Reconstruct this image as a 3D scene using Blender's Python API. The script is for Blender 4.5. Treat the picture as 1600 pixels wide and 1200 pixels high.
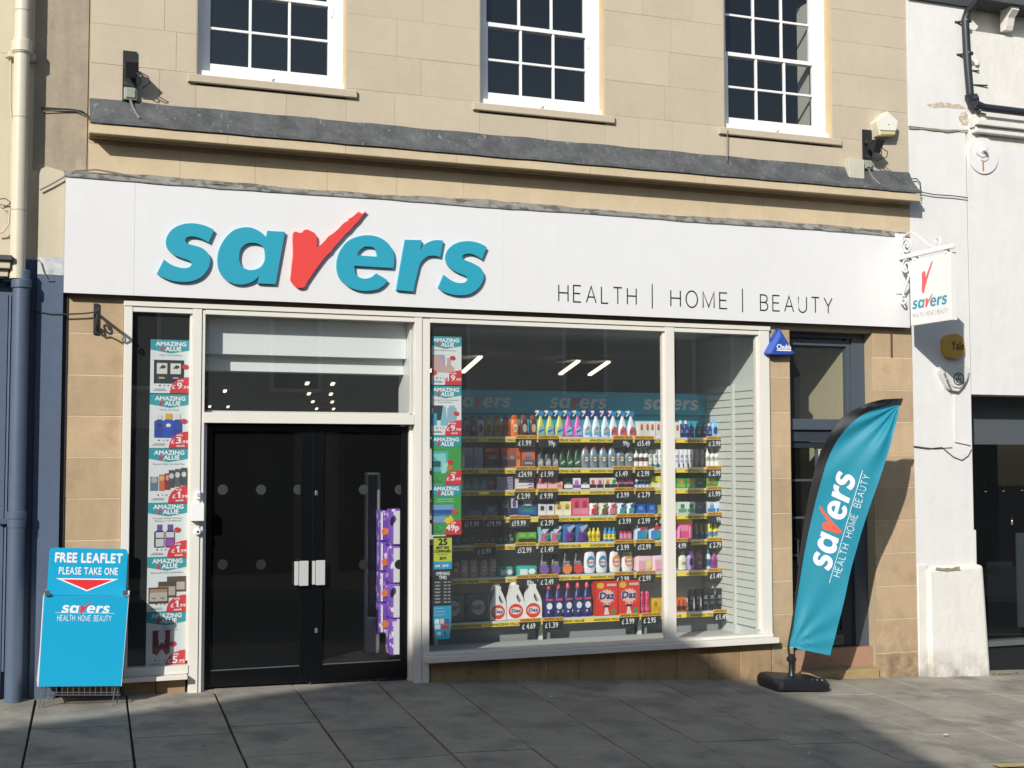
import bpy, math, random
from mathutils import Vector, Matrix
from mathutils.geometry import tessellate_polygon
rnd = random.Random(7)
S = bpy.context.scene
COL = S.collection
for o in list(bpy.data.objects): bpy.data.objects.remove(o)

# ---------------------------------------------------------------- camera
FPX, YAW, PIT, ROL = 2055.67, .362102555, .0569977276, -.000985443799
DIST, HC = 11.063075, 1.935663
def _basis():
    cy, sy, cp, sp = math.cos(YAW), math.sin(YAW), math.cos(PIT), math.sin(PIT)
    f = Vector((sy*cp, cy*cp, sp)); r = Vector((cy, -sy, 0)); u = r.cross(f)
    c, s = math.cos(ROL), math.sin(ROL)
    return c*r+s*u, -s*r+c*u, f
RT, UP, FW = _basis()
cam = bpy.data.cameras.new('camera'); camo = bpy.data.objects.new('camera', cam); COL.objects.link(camo)
cam.sensor_width = 36; cam.lens = FPX/1600*36; cam.clip_start = .05; cam.clip_end = 600
camo.matrix_world = Matrix(((RT.x, UP.x, -FW.x, 0), (RT.y, UP.y, -FW.y, -DIST), (RT.z, UP.z, -FW.z, HC), (0, 0, 0, 1)))
S.camera = camo
# ---------------------------------------------------------------- light
SUN_TA, SUN_T = .92, .705          # sideways and downward travel of a ray for each metre it goes towards the wall
world = bpy.data.worlds.new('World'); S.world = world; world.use_nodes = True
nt = world.node_tree; bg = nt.nodes['Background']
sky = nt.nodes.new('ShaderNodeTexSky'); sky.sky_type = 'NISHITA'; sky.sun_disc = False
el = math.atan2(SUN_T, math.hypot(1, SUN_TA)); az = math.atan2(-SUN_TA, -1)
sky.sun_elevation = el; sky.sun_rotation = az % (2*math.pi)
nt.links.new(sky.outputs[0], bg.inputs[0]); bg.inputs[1].default_value = .12
sun = bpy.data.lights.new('sun', 'SUN'); sun.energy = 4.6; sun.angle = math.radians(.53); sun.color = (1, .96, .90)
suno = bpy.data.objects.new('sun', sun); COL.objects.link(suno)
suno.rotation_euler = Vector((-SUN_TA, -1, SUN_T)).to_track_quat('Z', 'Y').to_euler()
suno.location = (-9, -11, 12)
S.view_settings.view_transform = 'Standard'; S.view_settings.look = 'None'
S.view_settings.exposure = 0.06; S.view_settings.gamma = 1; S.view_settings.use_curve_mapping = False
try:
    S.cycles.max_bounces = 8; S.cycles.transparent_max_bounces = 16
    S.cycles.caustics_reflective = False; S.cycles.caustics_refractive = False
    S.cycles.use_denoising = True
    S.cycles.sample_clamp_indirect = 4
except Exception: pass

# ---------------------------------------------------------------- helpers
def ray(px, py):
    return RT*((px-800)/FPX) - UP*((py-600)/FPX) + FW
def W(px, py, y=0.):               # point of the plane at depth y that the photo shows at px, py
    r = ray(px, py); t = (DIST+y)/r.y
    return Vector((r.x*t, y, HC+r.z*t))
def X(px, y=0., py=600): return W(px, py, y).x
def Z(px, py, y=0.): return W(px, py, y).z
def WX(px, py, x):
    r = ray(px, py); t = x/r.x
    return Vector((x, r.y*t-DIST, HC+r.z*t))
def WP(px, py, p, n):
    r = ray(px, py); c = Vector((0, -DIST, HC)); t = (p-c).dot(n)/r.dot(n)
    return c+r*t
def pxy(p):
    d = Vector(p)-Vector((0, -DIST, HC)); z = d.dot(FW)
    return 800+FPX*d.dot(RT)/z, 600-FPX*d.dot(UP)/z
def lin(h):
    h = h.lstrip('#'); c = [int(h[i:i+2], 16)/255 for i in (0, 2, 4)]
    return tuple(x/12.92 if x <= .04045 else ((x+.055)/1.055)**2.4 for x in c)
XA, ZA, YA = Vector((1, 0, 0)), Vector((0, 0, 1)), Vector((0, -1, 0))

class MB:
    def __init__(s): s.v = []; s.f = []; s.mi = []; s.cur = 0
    def add(s, vs, fs):
        n = len(s.v); s.v += [tuple(v) for v in vs]; s.f += [tuple(i+n for i in f) for f in fs]; s.mi += [s.cur]*len(fs); return s
    def box(s, x0, x1, y0, y1, z0, z1):
        if x0 > x1: x0, x1 = x1, x0
        if y0 > y1: y0, y1 = y1, y0
        if z0 > z1: z0, z1 = z1, z0
        return s.add([(x0,y0,z0),(x1,y0,z0),(x1,y1,z0),(x0,y1,z0),(x0,y0,z1),(x1,y0,z1),(x1,y1,z1),(x0,y1,z1)],
                     [(0,3,2,1),(4,5,6,7),(0,1,5,4),(1,2,6,5),(2,3,7,6),(3,0,4,7)])
    def cbox(s, x0, x1, y0, y1, z0, z1, c=.004):   # front edges chamfered
        return s.add([(x0+c,y0,z0+c),(x1-c,y0,z0+c),(x1-c,y0,z1-c),(x0+c,y0,z1-c),(x0,y0+c,z0),(x1,y0+c,z0),(x1,y0+c,z1),(x0,y0+c,z1),
                      (x0,y1,z0),(x1,y1,z0),(x1,y1,z1),(x0,y1,z1)],
                     [(0,1,2,3),(4,5,1,0),(5,6,2,1),(6,7,3,2),(7,4,0,3),(8,9,5,4),(9,10,6,5),(10,11,7,6),(11,8,4,7)])
    def quad(s, a, b, c, d): return s.add([a, b, c, d], [(0,1,2,3)])
    def hexa(s, p): return s.add(p, [(0,3,2,1),(4,5,6,7),(0,1,5,4),(1,2,6,5),(2,3,7,6),(3,0,4,7)])
    def lathe(s, prof, c=(0,0,0), n=14, fx=1., fy=1.):
        vs = []; fs = []
        for r, z in prof:
            for k in range(n):
                a = 2*math.pi*k/n; vs.append((c[0]+r*fx*math.cos(a), c[1]+r*fy*math.sin(a), c[2]+z))
        m = len(prof)
        for i in range(m-1):
            for k in range(n):
                k2 = (k+1) % n; fs.append((i*n+k, i*n+k2, (i+1)*n+k2, (i+1)*n+k))
        fs.append(tuple(range(n-1, -1, -1))); fs.append(tuple((m-1)*n+k for k in range(n)))
        return s.add(vs, fs)
    def tube(s, pts, r, n=6, closed=False):
        pts = [Vector(p) for p in pts]; vs = []; fs = []; m = len(pts); up = None
        for i, p in enumerate(pts):
            a = pts[max(i-1, 0)]; b = pts[min(i+1, m-1)]; d = (b-a).normalized()
            if up is None: up = d.orthogonal().normalized()
            up = (up-d*up.dot(d)); up = up.normalized() if up.length > 1e-6 else d.orthogonal().normalized()
            w = d.cross(up); rr = r[i] if isinstance(r, (list, tuple)) else r
            for k in range(n):
                t = 2*math.pi*k/n; vs.append(p+up*(rr*math.cos(t))+w*(rr*math.sin(t)))
        for i in range(m-1):
            for k in range(n):
                k2 = (k+1) % n; fs.append((i*n+k, i*n+k2, (i+1)*n+k2, (i+1)*n+k))
        fs.append(tuple(range(n-1, -1, -1))); fs.append(tuple((m-1)*n+k for k in range(n)))
        return s.add(vs, fs)
    def flat(s, g, O, U=XA, V=ZA, N=YA, sx=1., sy=1., off=0.):
        vs, fs = g
        return s.add([O+U*(a*sx)+V*(b*sy)+N*off for a, b in vs], fs)
    def solid(s, loops, O, U=XA, V=ZA, N=YA, sc=1., d0=0., d1=.01):   # outline pushed out from d0 to d1 along N
        vs, fs = tess(loops)
        A = [O+U*(a*sc)+V*(b*sc) for a, b in vs]
        s.add([p+N*d1 for p in A], fs); s.add([p+N*d0 for p in A], [f[::-1] for f in fs])
        for lp in loops:
            n = len(lp); q = [O+U*(a*sc)+V*(b*sc) for a, b in lp]
            s.add([p+N*d0 for p in q]+[p+N*d1 for p in q], [(i, (i+1) % n, (i+1) % n+n, i+n) for i in range(n)])
        return s
    def mesh(s, name, mats, smooth=False):
        me = bpy.data.meshes.new(name); me.from_pydata(s.v, [], s.f)
        for m in (mats if isinstance(mats, (list, tuple)) else [mats]): me.materials.append(m)
        me.polygons.foreach_set('material_index', s.mi)
        if smooth:
            me.polygons.foreach_set('use_smooth', [True]*len(me.polygons))
            try: me.set_sharp_from_angle(angle=math.radians(38))
            except Exception: pass
        me.update(); return me
    def obj(s, name, mats, parent=None, smooth=False, bev=0., label=None):
        if parent is not None:
            L = ORG[parent.name]; s.v = [(a-L.x, b-L.y, c-L.z) for a, b, c in s.v]
        o = bpy.data.objects.new(name, s.mesh(name, mats, smooth)); COL.objects.link(o)
        if parent is not None: o.parent = parent; ORG[o.name] = ORG[parent.name]
        else: ORG[o.name] = Vector((0, 0, 0))
        if bev:
            b = o.modifiers.new('bevel', 'BEVEL'); b.width = bev; b.segments = 2; b.limit_method = 'ANGLE'
        if label: o['label'] = label
        return o
ORG = {}
def tess(loops):
    vs = [p for l in loops for p in l]
    tr = tessellate_polygon([[Vector((a, b, 0)) for a, b in l] for l in loops])
    out = []
    for t in tr:
        a, b, c = (vs[i] for i in t)
        ar = (b[0]-a[0])*(c[1]-a[1])-(c[0]-a[0])*(b[1]-a[1])
        if abs(ar) < 1e-12: continue
        out.append(tuple(t) if ar > 0 else tuple(reversed(t)))
    return vs, out
def smooth_loop(pts, k=3):
    n = len(pts); out = []
    for i in range(n):
        p0, p1, p2, p3 = pts[i-1], pts[i], pts[(i+1) % n], pts[(i+2) % n]
        c1, c2 = len(p1) > 2, len(p2) > 2
        m1 = ((0, 0) if c1 else ((p2[0]-p0[0])/2, (p2[1]-p0[1])/2)); m2 = ((0, 0) if c2 else ((p3[0]-p1[0])/2, (p3[1]-p1[1])/2))
        if c1: m1 = ((p2[0]-p1[0])*.9, (p2[1]-p1[1])*.9) if c2 else ((p2[0]-p1[0])*1.2-m2[0]*.4, (p2[1]-p1[1])*1.2-m2[1]*.4)
        if c2 and not c1: m2 = ((p2[0]-p1[0])*1.2-m1[0]*.4, (p2[1]-p1[1])*1.2-m1[1]*.4)
        if c1 and c2: out.append((p1[0], p1[1])); continue
        for j in range(k):
            t = j/k; t2 = t*t; t3 = t2*t
            out.append(tuple((2*t3-3*t2+1)*p1[d]+(t3-2*t2+t)*m1[d]+(-2*t3+3*t2)*p2[d]+(t3-t2)*m2[d] for d in (0, 1)))
    return out
def ell(cx, cz, rx, rz, n=20, a0=0, a1=360):
    return [(cx+rx*math.cos(math.radians(a0+(a1-a0)*i/n)), cz+rz*math.sin(math.radians(a0+(a1-a0)*i/n))) for i in range(n if a1-a0 == 360 else n+1)]
def rect(x0, z0, x1, z1): return [(x0, z0), (x1, z0), (x1, z1), (x0, z1)]
def rrect(x0, z0, x1, z1, r, n=4):
    out = []
    for cx, cz, a in ((x1-r, z0+r, -90), (x1-r, z1-r, 0), (x0+r, z1-r, 90), (x0+r, z0+r, 180)):
        out += [(cx+r*math.cos(math.radians(a+90*i/n)), cz+r*math.sin(math.radians(a+90*i/n))) for i in range(n+1)]
    return out
_T = {}
def text(s, bold=0.):            # letters one unit high, left end at 0, as (vertices, faces)
    k = (s, bold)
    if k not in _T:
        c = bpy.data.curves.new('lettering', 'FONT'); c.body = s; c.size = 1.44; c.resolution_u = 2
        o = bpy.data.objects.new('lettering', c); COL.objects.link(o)
        bpy.context.view_layer.update()
        me = bpy.data.meshes.new_from_object(o.evaluated_get(bpy.context.evaluated_depsgraph_get()))
        vs = [(v.co.x, v.co.y) for v in me.vertices]; fs = [tuple(p.vertices) for p in me.polygons]
        bpy.data.objects.remove(o); bpy.data.curves.remove(c); bpy.data.meshes.remove(me)
        x0 = min(a for a, b in vs); vs = [(a-x0, b) for a, b in vs]
        if bold:
            V0, F0 = vs, fs; vs, fs = [], []
            for dx, dy in ((-1, 0), (1, 0), (0, 1), (0, -1), (0, 0)):
                n = len(vs); vs += [(a+dx*bold, b+dy*bold) for a, b in V0]; fs += [tuple(i+n for i in f) for f in F0]
        _T[k] = (vs, fs, max(a for a, b in vs))
    return _T[k]
def put_text(mb, s, O, w=None, h=.1, bold=0., U=XA, V=ZA, N=YA, off=0., center=False, shear=0.):
    vs, fs, tw = text(s, bold); sx = h if w is None else w/tw
    if center: O = O-U*(tw*sx/2)
    n = len(fs)//5 if bold else len(fs); nv = len(vs)//5 if bold else len(vs)
    g = []
    for q in range(5 if bold else 1):
        vv = vs[q*nv:(q+1)*nv]; ff = [tuple(i-q*nv for i in f) for f in fs[q*n:(q+1)*n]]
        mb.flat(([(a+b*shear, b) for a, b in vv], ff), O, U, V, N, sx, h, off+q*.00025)
    return tw*sx

def link(me, name, parent=None, loc=(0, 0, 0), rz=0):
    o = bpy.data.objects.new(name, me); COL.objects.link(o); o.parent = parent
    o.location = Vector(loc)-(ORG[parent.name] if parent is not None else Vector((0, 0, 0)))
    if rz: o.rotation_euler.z = rz
    ORG[o.name] = Vector(loc) if parent is None else Vector(loc)
    return o
def tag(o, label, cat, group=None):
    o['label'] = label; o['category'] = cat
    if group: o['group'] = group
    return o
def thing(name, label, cat, loc=(0, 0, 0), group=None):
    o = bpy.data.objects.new(name, None); COL.objects.link(o); o.location = loc; o.empty_display_size = .1
    ORG[o.name] = Vector(loc); return tag(o, label, cat, group)
def struct(o): o['kind'] = 'structure'; return o

# ---------------------------------------------------------------- materials
_M = {}
def mat(name, col, rough=.6, metal=0., spec=.5, var=0., vscale=8., bump=0., bscale=60., obj=0., streak=0., gum=0, patch=None, coat=0., emit=0., dirt=None):
    """plain procedural paint / stone: base colour, mottling (var), per-piece tone (obj), run marks (streak), relief (bump)"""
    if name in _M: return _M[name]
    m = bpy.data.materials.new(name); m.use_nodes = True; t = m.node_tree; N = t.nodes; L = t.links
    b = N['Principled BSDF']; c = lin(col) if isinstance(col, str) else col
    b.inputs['Base Color'].default_value = (*c, 1); b.inputs['Roughness'].default_value = rough
    b.inputs['Metallic'].default_value = metal; b.inputs['Specular IOR Level'].default_value = spec
    if coat: b.inputs['Coat Weight'].default_value = coat
    if emit:
        b.inputs['Emission Color'].default_value = (*c, 1); b.inputs['Emission Strength'].default_value = emit
    geo = None
    def pos():
        nonlocal geo
        if geo is None: geo = N.new('ShaderNodeNewGeometry')
        return geo.outputs['Position']
    def noise(sc, det=5, stretch=None, rough_=.6):
        n = N.new('ShaderNodeTexNoise'); n.inputs['Scale'].default_value = sc; n.inputs['Detail'].default_value = det; n.inputs['Roughness'].default_value = rough_
        if stretch:
            mp = N.new('ShaderNodeVectorMath'); mp.operation = 'MULTIPLY'; mp.inputs[1].default_value = stretch
            L.new(pos(), mp.inputs[0]); L.new(mp.outputs[0], n.inputs['Vector'])
        else: L.new(pos(), n.inputs['Vector'])
        return n.outputs['Fac']
    def rng(sock, a, b_, c_, d):
        r = N.new('ShaderNodeMapRange'); L.new(sock, r.inputs[0])
        for i, v in enumerate((a, b_, c_, d)): r.inputs[i+1].default_value = v
        return r.outputs[0]
    def mulv(x, y):
        q = N.new('ShaderNodeMath'); q.operation = 'MULTIPLY'; L.new(x, q.inputs[0]); L.new(y, q.inputs[1]); return q.outputs[0]
    fac = None
    if var: fac = rng(noise(vscale), .3, .7, 1-var, 1+var); fac = mulv(fac, rng(noise(vscale*7, 3), .3, .7, 1-var*.5, 1+var*.5))
    if obj:
        oi = N.new('ShaderNodeObjectInfo'); q = rng(oi.outputs['Random'], 0, 1, 1-obj, 1+obj); fac = mulv(fac, q) if fac else q
    if streak: q = rng(noise(3, 4, (2.6, 2.6, .5)), .45, .75, 1, 1-streak); fac = mulv(fac, q) if fac else q
    cur = None
    if fac:
        vm = N.new('ShaderNodeVectorMath'); vm.operation = 'SCALE'; vm.inputs[0].default_value = c; L.new(fac, vm.inputs['Scale']); cur = vm.outputs[0]
    if patch:      # (colour, scale, low, high[, stretch])
        mx = N.new('ShaderNodeMix'); mx.data_type = 'RGBA'; mx.inputs[7].default_value = (*lin(patch[0]), 1)
        if cur: L.new(cur, mx.inputs[6])
        else: mx.inputs[6].default_value = (*c, 1)
        L.new(rng(noise(patch[1], 6, patch[4] if len(patch) > 4 else None), patch[2], patch[3], 0, 1), mx.inputs[0]); cur = mx.outputs[2]
    if dirt:       # (colour, z low, z high): grime near the ground that the building really carries
        sx = N.new('ShaderNodeSeparateXYZ'); L.new(pos(), sx.inputs[0])
        q = mulv(rng(sx.outputs[2], dirt[1], dirt[2], 1, 0), rng(noise(5, 6), .35, .62, 0, 1))
        mx = N.new('ShaderNodeMix'); mx.data_type = 'RGBA'; mx.inputs[7].default_value = (*lin(dirt[0]), 1)
        if cur: L.new(cur, mx.inputs[6])
        else: mx.inputs[6].default_value = (*c, 1)
        L.new(q, mx.inputs[0]); cur = mx.outputs[2]
    if gum:        # trodden-in spots
        vo = N.new('ShaderNodeTexVoronoi'); vo.inputs['Scale'].default_value = 2.6; L.new(pos(), vo.inputs['Vector'])
        mx = N.new('ShaderNodeMix'); mx.data_type = 'RGBA'; mx.inputs[7].default_value = (*lin('#4A4742'), 1); L.new(cur, mx.inputs[6])
        L.new(rng(vo.outputs['Distance'], .035, .055, gum, 0), mx.inputs[0]); cur = mx.outputs[2]
    if cur: L.new(cur, b.inputs['Base Color'])
    if bump:
        bp = N.new('ShaderNodeBump'); bp.inputs['Strength'].default_value = 1; bp.inputs['Distance'].default_value = bump
        L.new(noise(bscale, 6), bp.inputs['Height']); L.new(bp.outputs[0], b.inputs['Normal'])
    _M[name] = m; return m
def paint(h, rough=.45, **k): return mat('paint_'+h+('_%g' % rough), h, rough, **k)
def glass(name, tint=(.9, .93, .92), refl=1., wob=0., base=.085, veil=0.):
    if name in _M: return _M[name]
    m = bpy.data.materials.new(name); m.use_nodes = True; t = m.node_tree; N = t.nodes; L = t.links
    N.remove(N['Principled BSDF']); out = N['Material Output']
    tr = N.new('ShaderNodeBsdfTransparent'); tr.inputs[0].default_value = (*tint, 1)
    gl = N.new('ShaderNodeBsdfGlossy'); gl.inputs['Roughness'].default_value = .01; gl.inputs[0].default_value = (refl, refl, refl, 1)
    fr = N.new('ShaderNodeLayerWeight'); fr.inputs[0].default_value = .5
    pw = N.new('ShaderNodeMath'); pw.operation = 'POWER'; pw.inputs[1].default_value = 4.5; L.new(fr.outputs['Facing'], pw.inputs[0])
    ma = N.new('ShaderNodeMath'); ma.operation = 'MULTIPLY_ADD'; ma.inputs[1].default_value = .92; ma.inputs[2].default_value = base; L.new(pw.outputs[0], ma.inputs[0])
    mx = N.new('ShaderNodeMixShader'); L.new(ma.outputs[0], mx.inputs[0]); L.new(tr.outputs[0], mx.inputs[1]); L.new(gl.outputs[0], mx.inputs[2])
    if wob:
        n = N.new('ShaderNodeTexNoise'); n.inputs['Scale'].default_value = 2.5; g = N.new('ShaderNodeNewGeometry'); L.new(g.outputs['Position'], n.inputs['Vector'])
        bp = N.new('ShaderNodeBump'); bp.inputs['Distance'].default_value = wob; L.new(n.outputs[0], bp.inputs['Height']); L.new(bp.outputs[0], gl.inputs['Normal'])
    res = mx.outputs[0]
    if veil:     # pale diffuse haze mixed into the pane to lift the dark interior
        df = N.new('ShaderNodeBsdfDiffuse'); df.inputs[0].default_value = (.70, .75, .77, 1); m2 = N.new('ShaderNodeMixShader'); m2.inputs[0].default_value = veil
        L.new(res, m2.inputs[1]); L.new(df.outputs[0], m2.inputs[2]); res = m2.outputs[0]
    L.new(res, out.inputs[0]); _M[name] = m; return m
STONE = mat('ashlar_stone', '#BCAF9A', .9, spec=.2, var=.04, vscale=3, bump=.0014, bscale=45, obj=.03, streak=.03)
STONE_J = mat('stone_joint', '#B4A287', .95, spec=.1, var=.06, bump=.002)
STONE_C = mat('cornice_stone', '#C6B597', .9, spec=.2, var=.06, vscale=4, bump=.0016, streak=.05, patch=('#AE9880', 2.6, .66, .78))
PIL = mat('pilaster_stone', '#B8A081', .88, spec=.2, var=.07, vscale=4, bump=.0012, bscale=50, obj=.10, streak=.10, patch=('#9A8468', 3.2, .55, .8), dirt=('#6A5A46', -.3, .45))
PIL_J = mat('pilaster_mortar', '#CFC0A2', .95, spec=.1, var=.06, bump=.002)
PLINTH = mat('plinth_stone', '#9C8465', .9, spec=.2, var=.1, vscale=5, bump=.002, bscale=40, obj=.12, streak=.22, patch=('#6B5C49', 3, .55, .75))
LEAD2 = mat('old_grey_lead', '#86847F', .75, var=.2, vscale=9, bump=.003, bscale=20, patch=('#5A5A58', 12, .5, .6))
LEAD = mat('weathered_lead', '#585A5B', .7, .05, var=.28, vscale=5, bump=.003, bscale=14, streak=.35, patch=('#8C8E8D', 11, .6, .74, (3, 3, .5)))
WHITE = mat('white_fascia_panel', '#DCDCDB', .38, var=.012, vscale=2, streak=.02)
CREAM = mat('cream_frame', '#DCD8CE', .35, var=.02, vscale=3)
SASH = mat('white_sash_paint', '#E8E8E8', .4, var=.02)
TEAL = mat('teal_letter', '#2A9AB2', .45)
RED = mat('red_check', '#DE4540', .5)
BLACK = mat('black_vinyl', '#1C1D20', .4)
RENDW = mat('white_render', '#DAD9D6', .8, spec=.2, streak=.05, var=.03, vscale=2, bump=.004, bscale=9, patch=('#B9B4A8', 4.5, .70, .80))
RENDW2 = mat('white_render_old', '#DAD7D0', .85, spec=.2, streak=.06, var=.03, vscale=3, bump=.006, bscale=14, patch=('#9D9588', 7, .70, .76), dirt=('#8C8675', -.3, .05))
RENDC = mat('cream_render', '#C8BEA6', .85, spec=.2, var=.03, vscale=2, bump=.003, bscale=12, streak=.06)
BLUEW = mat('slate_blue_masonry_paint', '#566377', .7, spec=.3, var=.05, vscale=2, bump=.003, bscale=10)
DARKG = mat('dark_grey_joinery', '#4A525C', .45, var=.03)
DARK = mat('near_black', '#16181B', .5)
IRON = mat('black_iron', '#26282D', .5, var=.1)
GREYST = mat('grey_stained_render', '#A59885', .92, spec=.1, var=.1, vscale=4, bump=.003, bscale=20, streak=.2, patch=('#B3A48D', 5, .62, .72))
SLAB = mat('paving_stone', '#9A9487', .85, spec=.3, var=.12, vscale=3.5, bump=.004, bscale=22, gum=.6, obj=.11, patch=('#7C7871', 2.2, .48, .66))
JOINT = mat('paving_joint_grit', '#221F1B', .95, var=.2, vscale=12, bump=.004)
INT = mat('shop_interior_wall', '#4A4C4C', .8, var=.03)
GL = glass('window_glass', wob=.002, base=.07, veil=.008); GLS = glass('shop_glass', (.96, .975, .965), base=.11, veil=.028); GLO = glass('clear_door_glass', (.93, .95, .94), base=.07, veil=.008)
GLD = glass('door_glass_tinted', (.62, .66, .66))

LOGO={'s1':[[(159,151,1),(137,161),(112,166),(87,166),(62,159),(40,145),(27,125),(24,105),(30,88),(44,74),(64,66),(84,60),(96,54),(97,47),(90,39),(74,35),(54,38),(36,45),(19,57,1),(0,16,1),(15,7),(40,-2),(72,-5),(99,-1),(124,12),(141,33),(148,53),(148,71),(139,86),(123,97),(100,103),(83,107),(77,115),(80,123),(90,128),(108,128),(128,122),(144,114,1)]],
'a':[[(314,158,1),(366,158,1),(339,1,1),(287,1,1),(290,22,1),(271,5),(245,-4),(222,-4),(197,6),(179,27),(171,52),(171,78),(178,104),(193,131),(213,152),(236,162),(261,165),(282,159),(298,150),(311,138,1)],[(304,108),(308,90),(307,69),(297,52),(281,42),(260,39),(242,47),(233,63),(232,81),(236,99),(249,114),(267,120),(288,118)]],
'v':[[(391,157,1),(398,161),(407,158),(417,159),(422,166),(432,169),(443,165),(454,160),(461,149),(461,135),(460,117,1),(469,122),(484,136),(499,154),(512,163),(531,181),(544,196),(563,206,1),(558,209,1),(570,216),(583,228),(589,229,1),(588,233,1),(600,227,1),(611,236,1),(612,235,1),(600,221),(588,204),(575,191),(562,174),(548,162),(533,143),(510,116),(505,106,1),(492,95),(479,79),(463,57),(451,39),(441,24),(430,6),(426,-3),(414,-7),(403,-5),(395,1),(388,10),(384,18),(386,36),(388,62),(391,87),(391,113),(390,133)]],
'e':[[(697,67,1),(576,68,1),(578,49),(586,37),(603,30),(623,33),(634,39),(644,48,1),(680,29,1),(668,13),(646,-1),(613,-7),(581,-4),(552,9),(531,31),(523,59),(525,88),(536,116),(558,143),(587,157),(619,163),(651,159),(677,145),(694,125),(700,103),(700,84)],[(648,99,1),(584,100,1),(590,113),(603,125),(617,129),(634,127),(644,118)]],
'r':[[(735,156,1),(787,158,1),(783,125,1),(796,144),(816,156),(836,161),(857,160,1),(847,109,1),(831,112),(810,110),(793,99),(781,82),(775,59),(767,27),(762,-2,1),(708,0,1)]],
's2':[[(1000,148,1),(979,158),(955,163),(931,163),(904,157),(880,141),(867,119),(867,99),(877,80),(897,67),(921,58),(935,52),(938,44),(930,35),(911,31),(887,36),(859,54,1),(842,14,1),(857,3),(884,-5),(914,-7),(945,-1),(972,18),(988,44),(990,65),(976,84),(948,97),(926,104),(919,112),(923,120),(942,125),(962,121),(984,110,1)]],
}

# ================================================================ ground
GX = [-14, -.06, 1.5, 3.26, 4.8, 6.8, 8.57, 9.9, 20]; GZ = [.6, .083, .039, .011, -.065, -.167, -.252, -.296, -.7]
def zb(x):
    for i in range(len(GX)-1):
        if x <= GX[i+1]:
            t = max(0, (x-GX[i])/(GX[i+1]-GX[i])); return GZ[i]+t*(GZ[i+1]-GZ[i])
    return GZ[-1]
def zg(x, y): return zb(x)+.0315*y
def sheet(name, x0, x1, y0, y1, dz, m, n=30, k=6):
    mb = MB(); vs = []; fs = []
    for j in range(k+1):
        for i in range(n+1):
            x = x0+(x1-x0)*i/n; y = y0+(y1-y0)*j/k; vs.append((x, y, zg(x, y)+dz))
    for j in range(k):
        for i in range(n):
            a = j*(n+1)+i; fs.append((a, a+1, a+n+2, a+n+1))
    return struct(mb.add(vs, fs).obj(name, m))
YK = -3.42
gp = sheet('pavement', -14, 20, YK, .3, -.024, JOINT)
ASPH = mat('asphalt', '#3E3E40', .9, var=.2, vscale=20, bump=.006, bscale=120)
road = sheet('road', -14, 20, -10.6, YK-.12, -.03, ASPH)
sheet('far_pavement', -14, 20, -13.3, -10.6, .0, SLAB)
bigg = MB(); bigg.quad((-150, -150, -2.2), (150, -150, -2.2), (150, 150, -2.2), (-150, 150, -2.2))
struct(bigg.obj('ground', ASPH))
kb = sheet('kerb_channel', -14, 20, YK-.12, YK, -.006, mat('granite_setts', '#77736C', .85, var=.15, vscale=10, bump=.004), k=1)
yl = sheet('yellow_road_line', 6.62, 20, YK+.02, YK+.11, .006, mat('yellow_road_paint', '#B9A36C', .7, var=.12, vscale=14, patch=('#8A8168', 9, .55, .7)), k=1)
# slabs: columns run out from the wall, cross joints where the photo has them, regular beyond
JX = [-2.9, -2.2, -1.5, -.62, .207, .888, 1.58, 2.24, 2.958, 3.561, 4.218, 4.871, 5.595, 6.186, 6.919, 7.5, 8.15, 8.8, 9.45, 10.1, 10.8, 11.5]
CR = {3: [1147], 4: [1136, 1192], 5: [1114, 1149], 6: [1132, 1178], 7: [1099, 1139, 1185], 8: [1086, 1123, 1172], 9: [1104, 1135], 10: [1095, 1135, 1177],
      11: [1090, 1157], 12: [1083, 1161], 13: [1083, 1142], 14: [1085, 1122], 15: [1086, 1140], 16: [1086, 1118, 1165], 17: [1086, 1110, 1160]}
def ypix(xc, py):
    a, b = -6., 0.
    for _ in range(30):
        m = (a+b)/2; q = pxy((xc+.0545*m, m, zg(xc, m)))[1]
        if q > py: a = m
        else: b = m
    return (a+b)/2
for i in range(len(JX)-1):
    xc = (JX[i]+JX[i+1])/2; ys = [.28]+[ypix(xc, p) for p in CR.get(i, [])]
    if len(ys) == 1: ys.append(-.25-.5*rnd.random())
    while ys[-1] > YK: ys.append(ys[-1]-rnd.uniform(.55, .95))
    ys = [y for y in ys if y > YK+.2]+[YK+.004]
    for a, b in zip(ys[:-1], ys[1:]):
        g = .005 if i > 8 else .0075; c = .0025; t = rnd.uniform(-.0025, .0025); tt = rnd.uniform(-.003, .003)
        P = []
        for (y, s) in ((b+g, 1), (a-g, -1)):
            pass
        def P3(x, y, dz): return (x+.0545*y, y, zg(x, y)+dz)
        x0, x1, y0, y1 = JX[i]+g+rnd.uniform(-.002, .003), JX[i+1]-g+rnd.uniform(-.003, .002), b+g+rnd.uniform(-.002, .003), a-g
        mb = MB(); vs = [P3(x0, y0, -.03), P3(x1, y0, -.03), P3(x1, y1, -.03), P3(x0, y1, -.03),
                         P3(x0, y0, -c+t), P3(x1, y0, -c+t), P3(x1, y1, -c+tt), P3(x0, y1, -c+tt),
                         P3(x0+c, y0+c, t), P3(x1-c, y0+c, t), P3(x1-c, y1-c, tt), P3(x0+c, y1-c, tt)]
        mb.add(vs, [(8, 9, 10, 11), (4, 5, 9, 8), (5, 6, 10, 9), (6, 7, 11, 10), (7, 4, 8, 11), (0, 1, 5, 4), (1, 2, 6, 5), (2, 3, 7, 6), (3, 0, 4, 7)])
        mb.obj('paving_slab', SLAB, gp)

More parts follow.
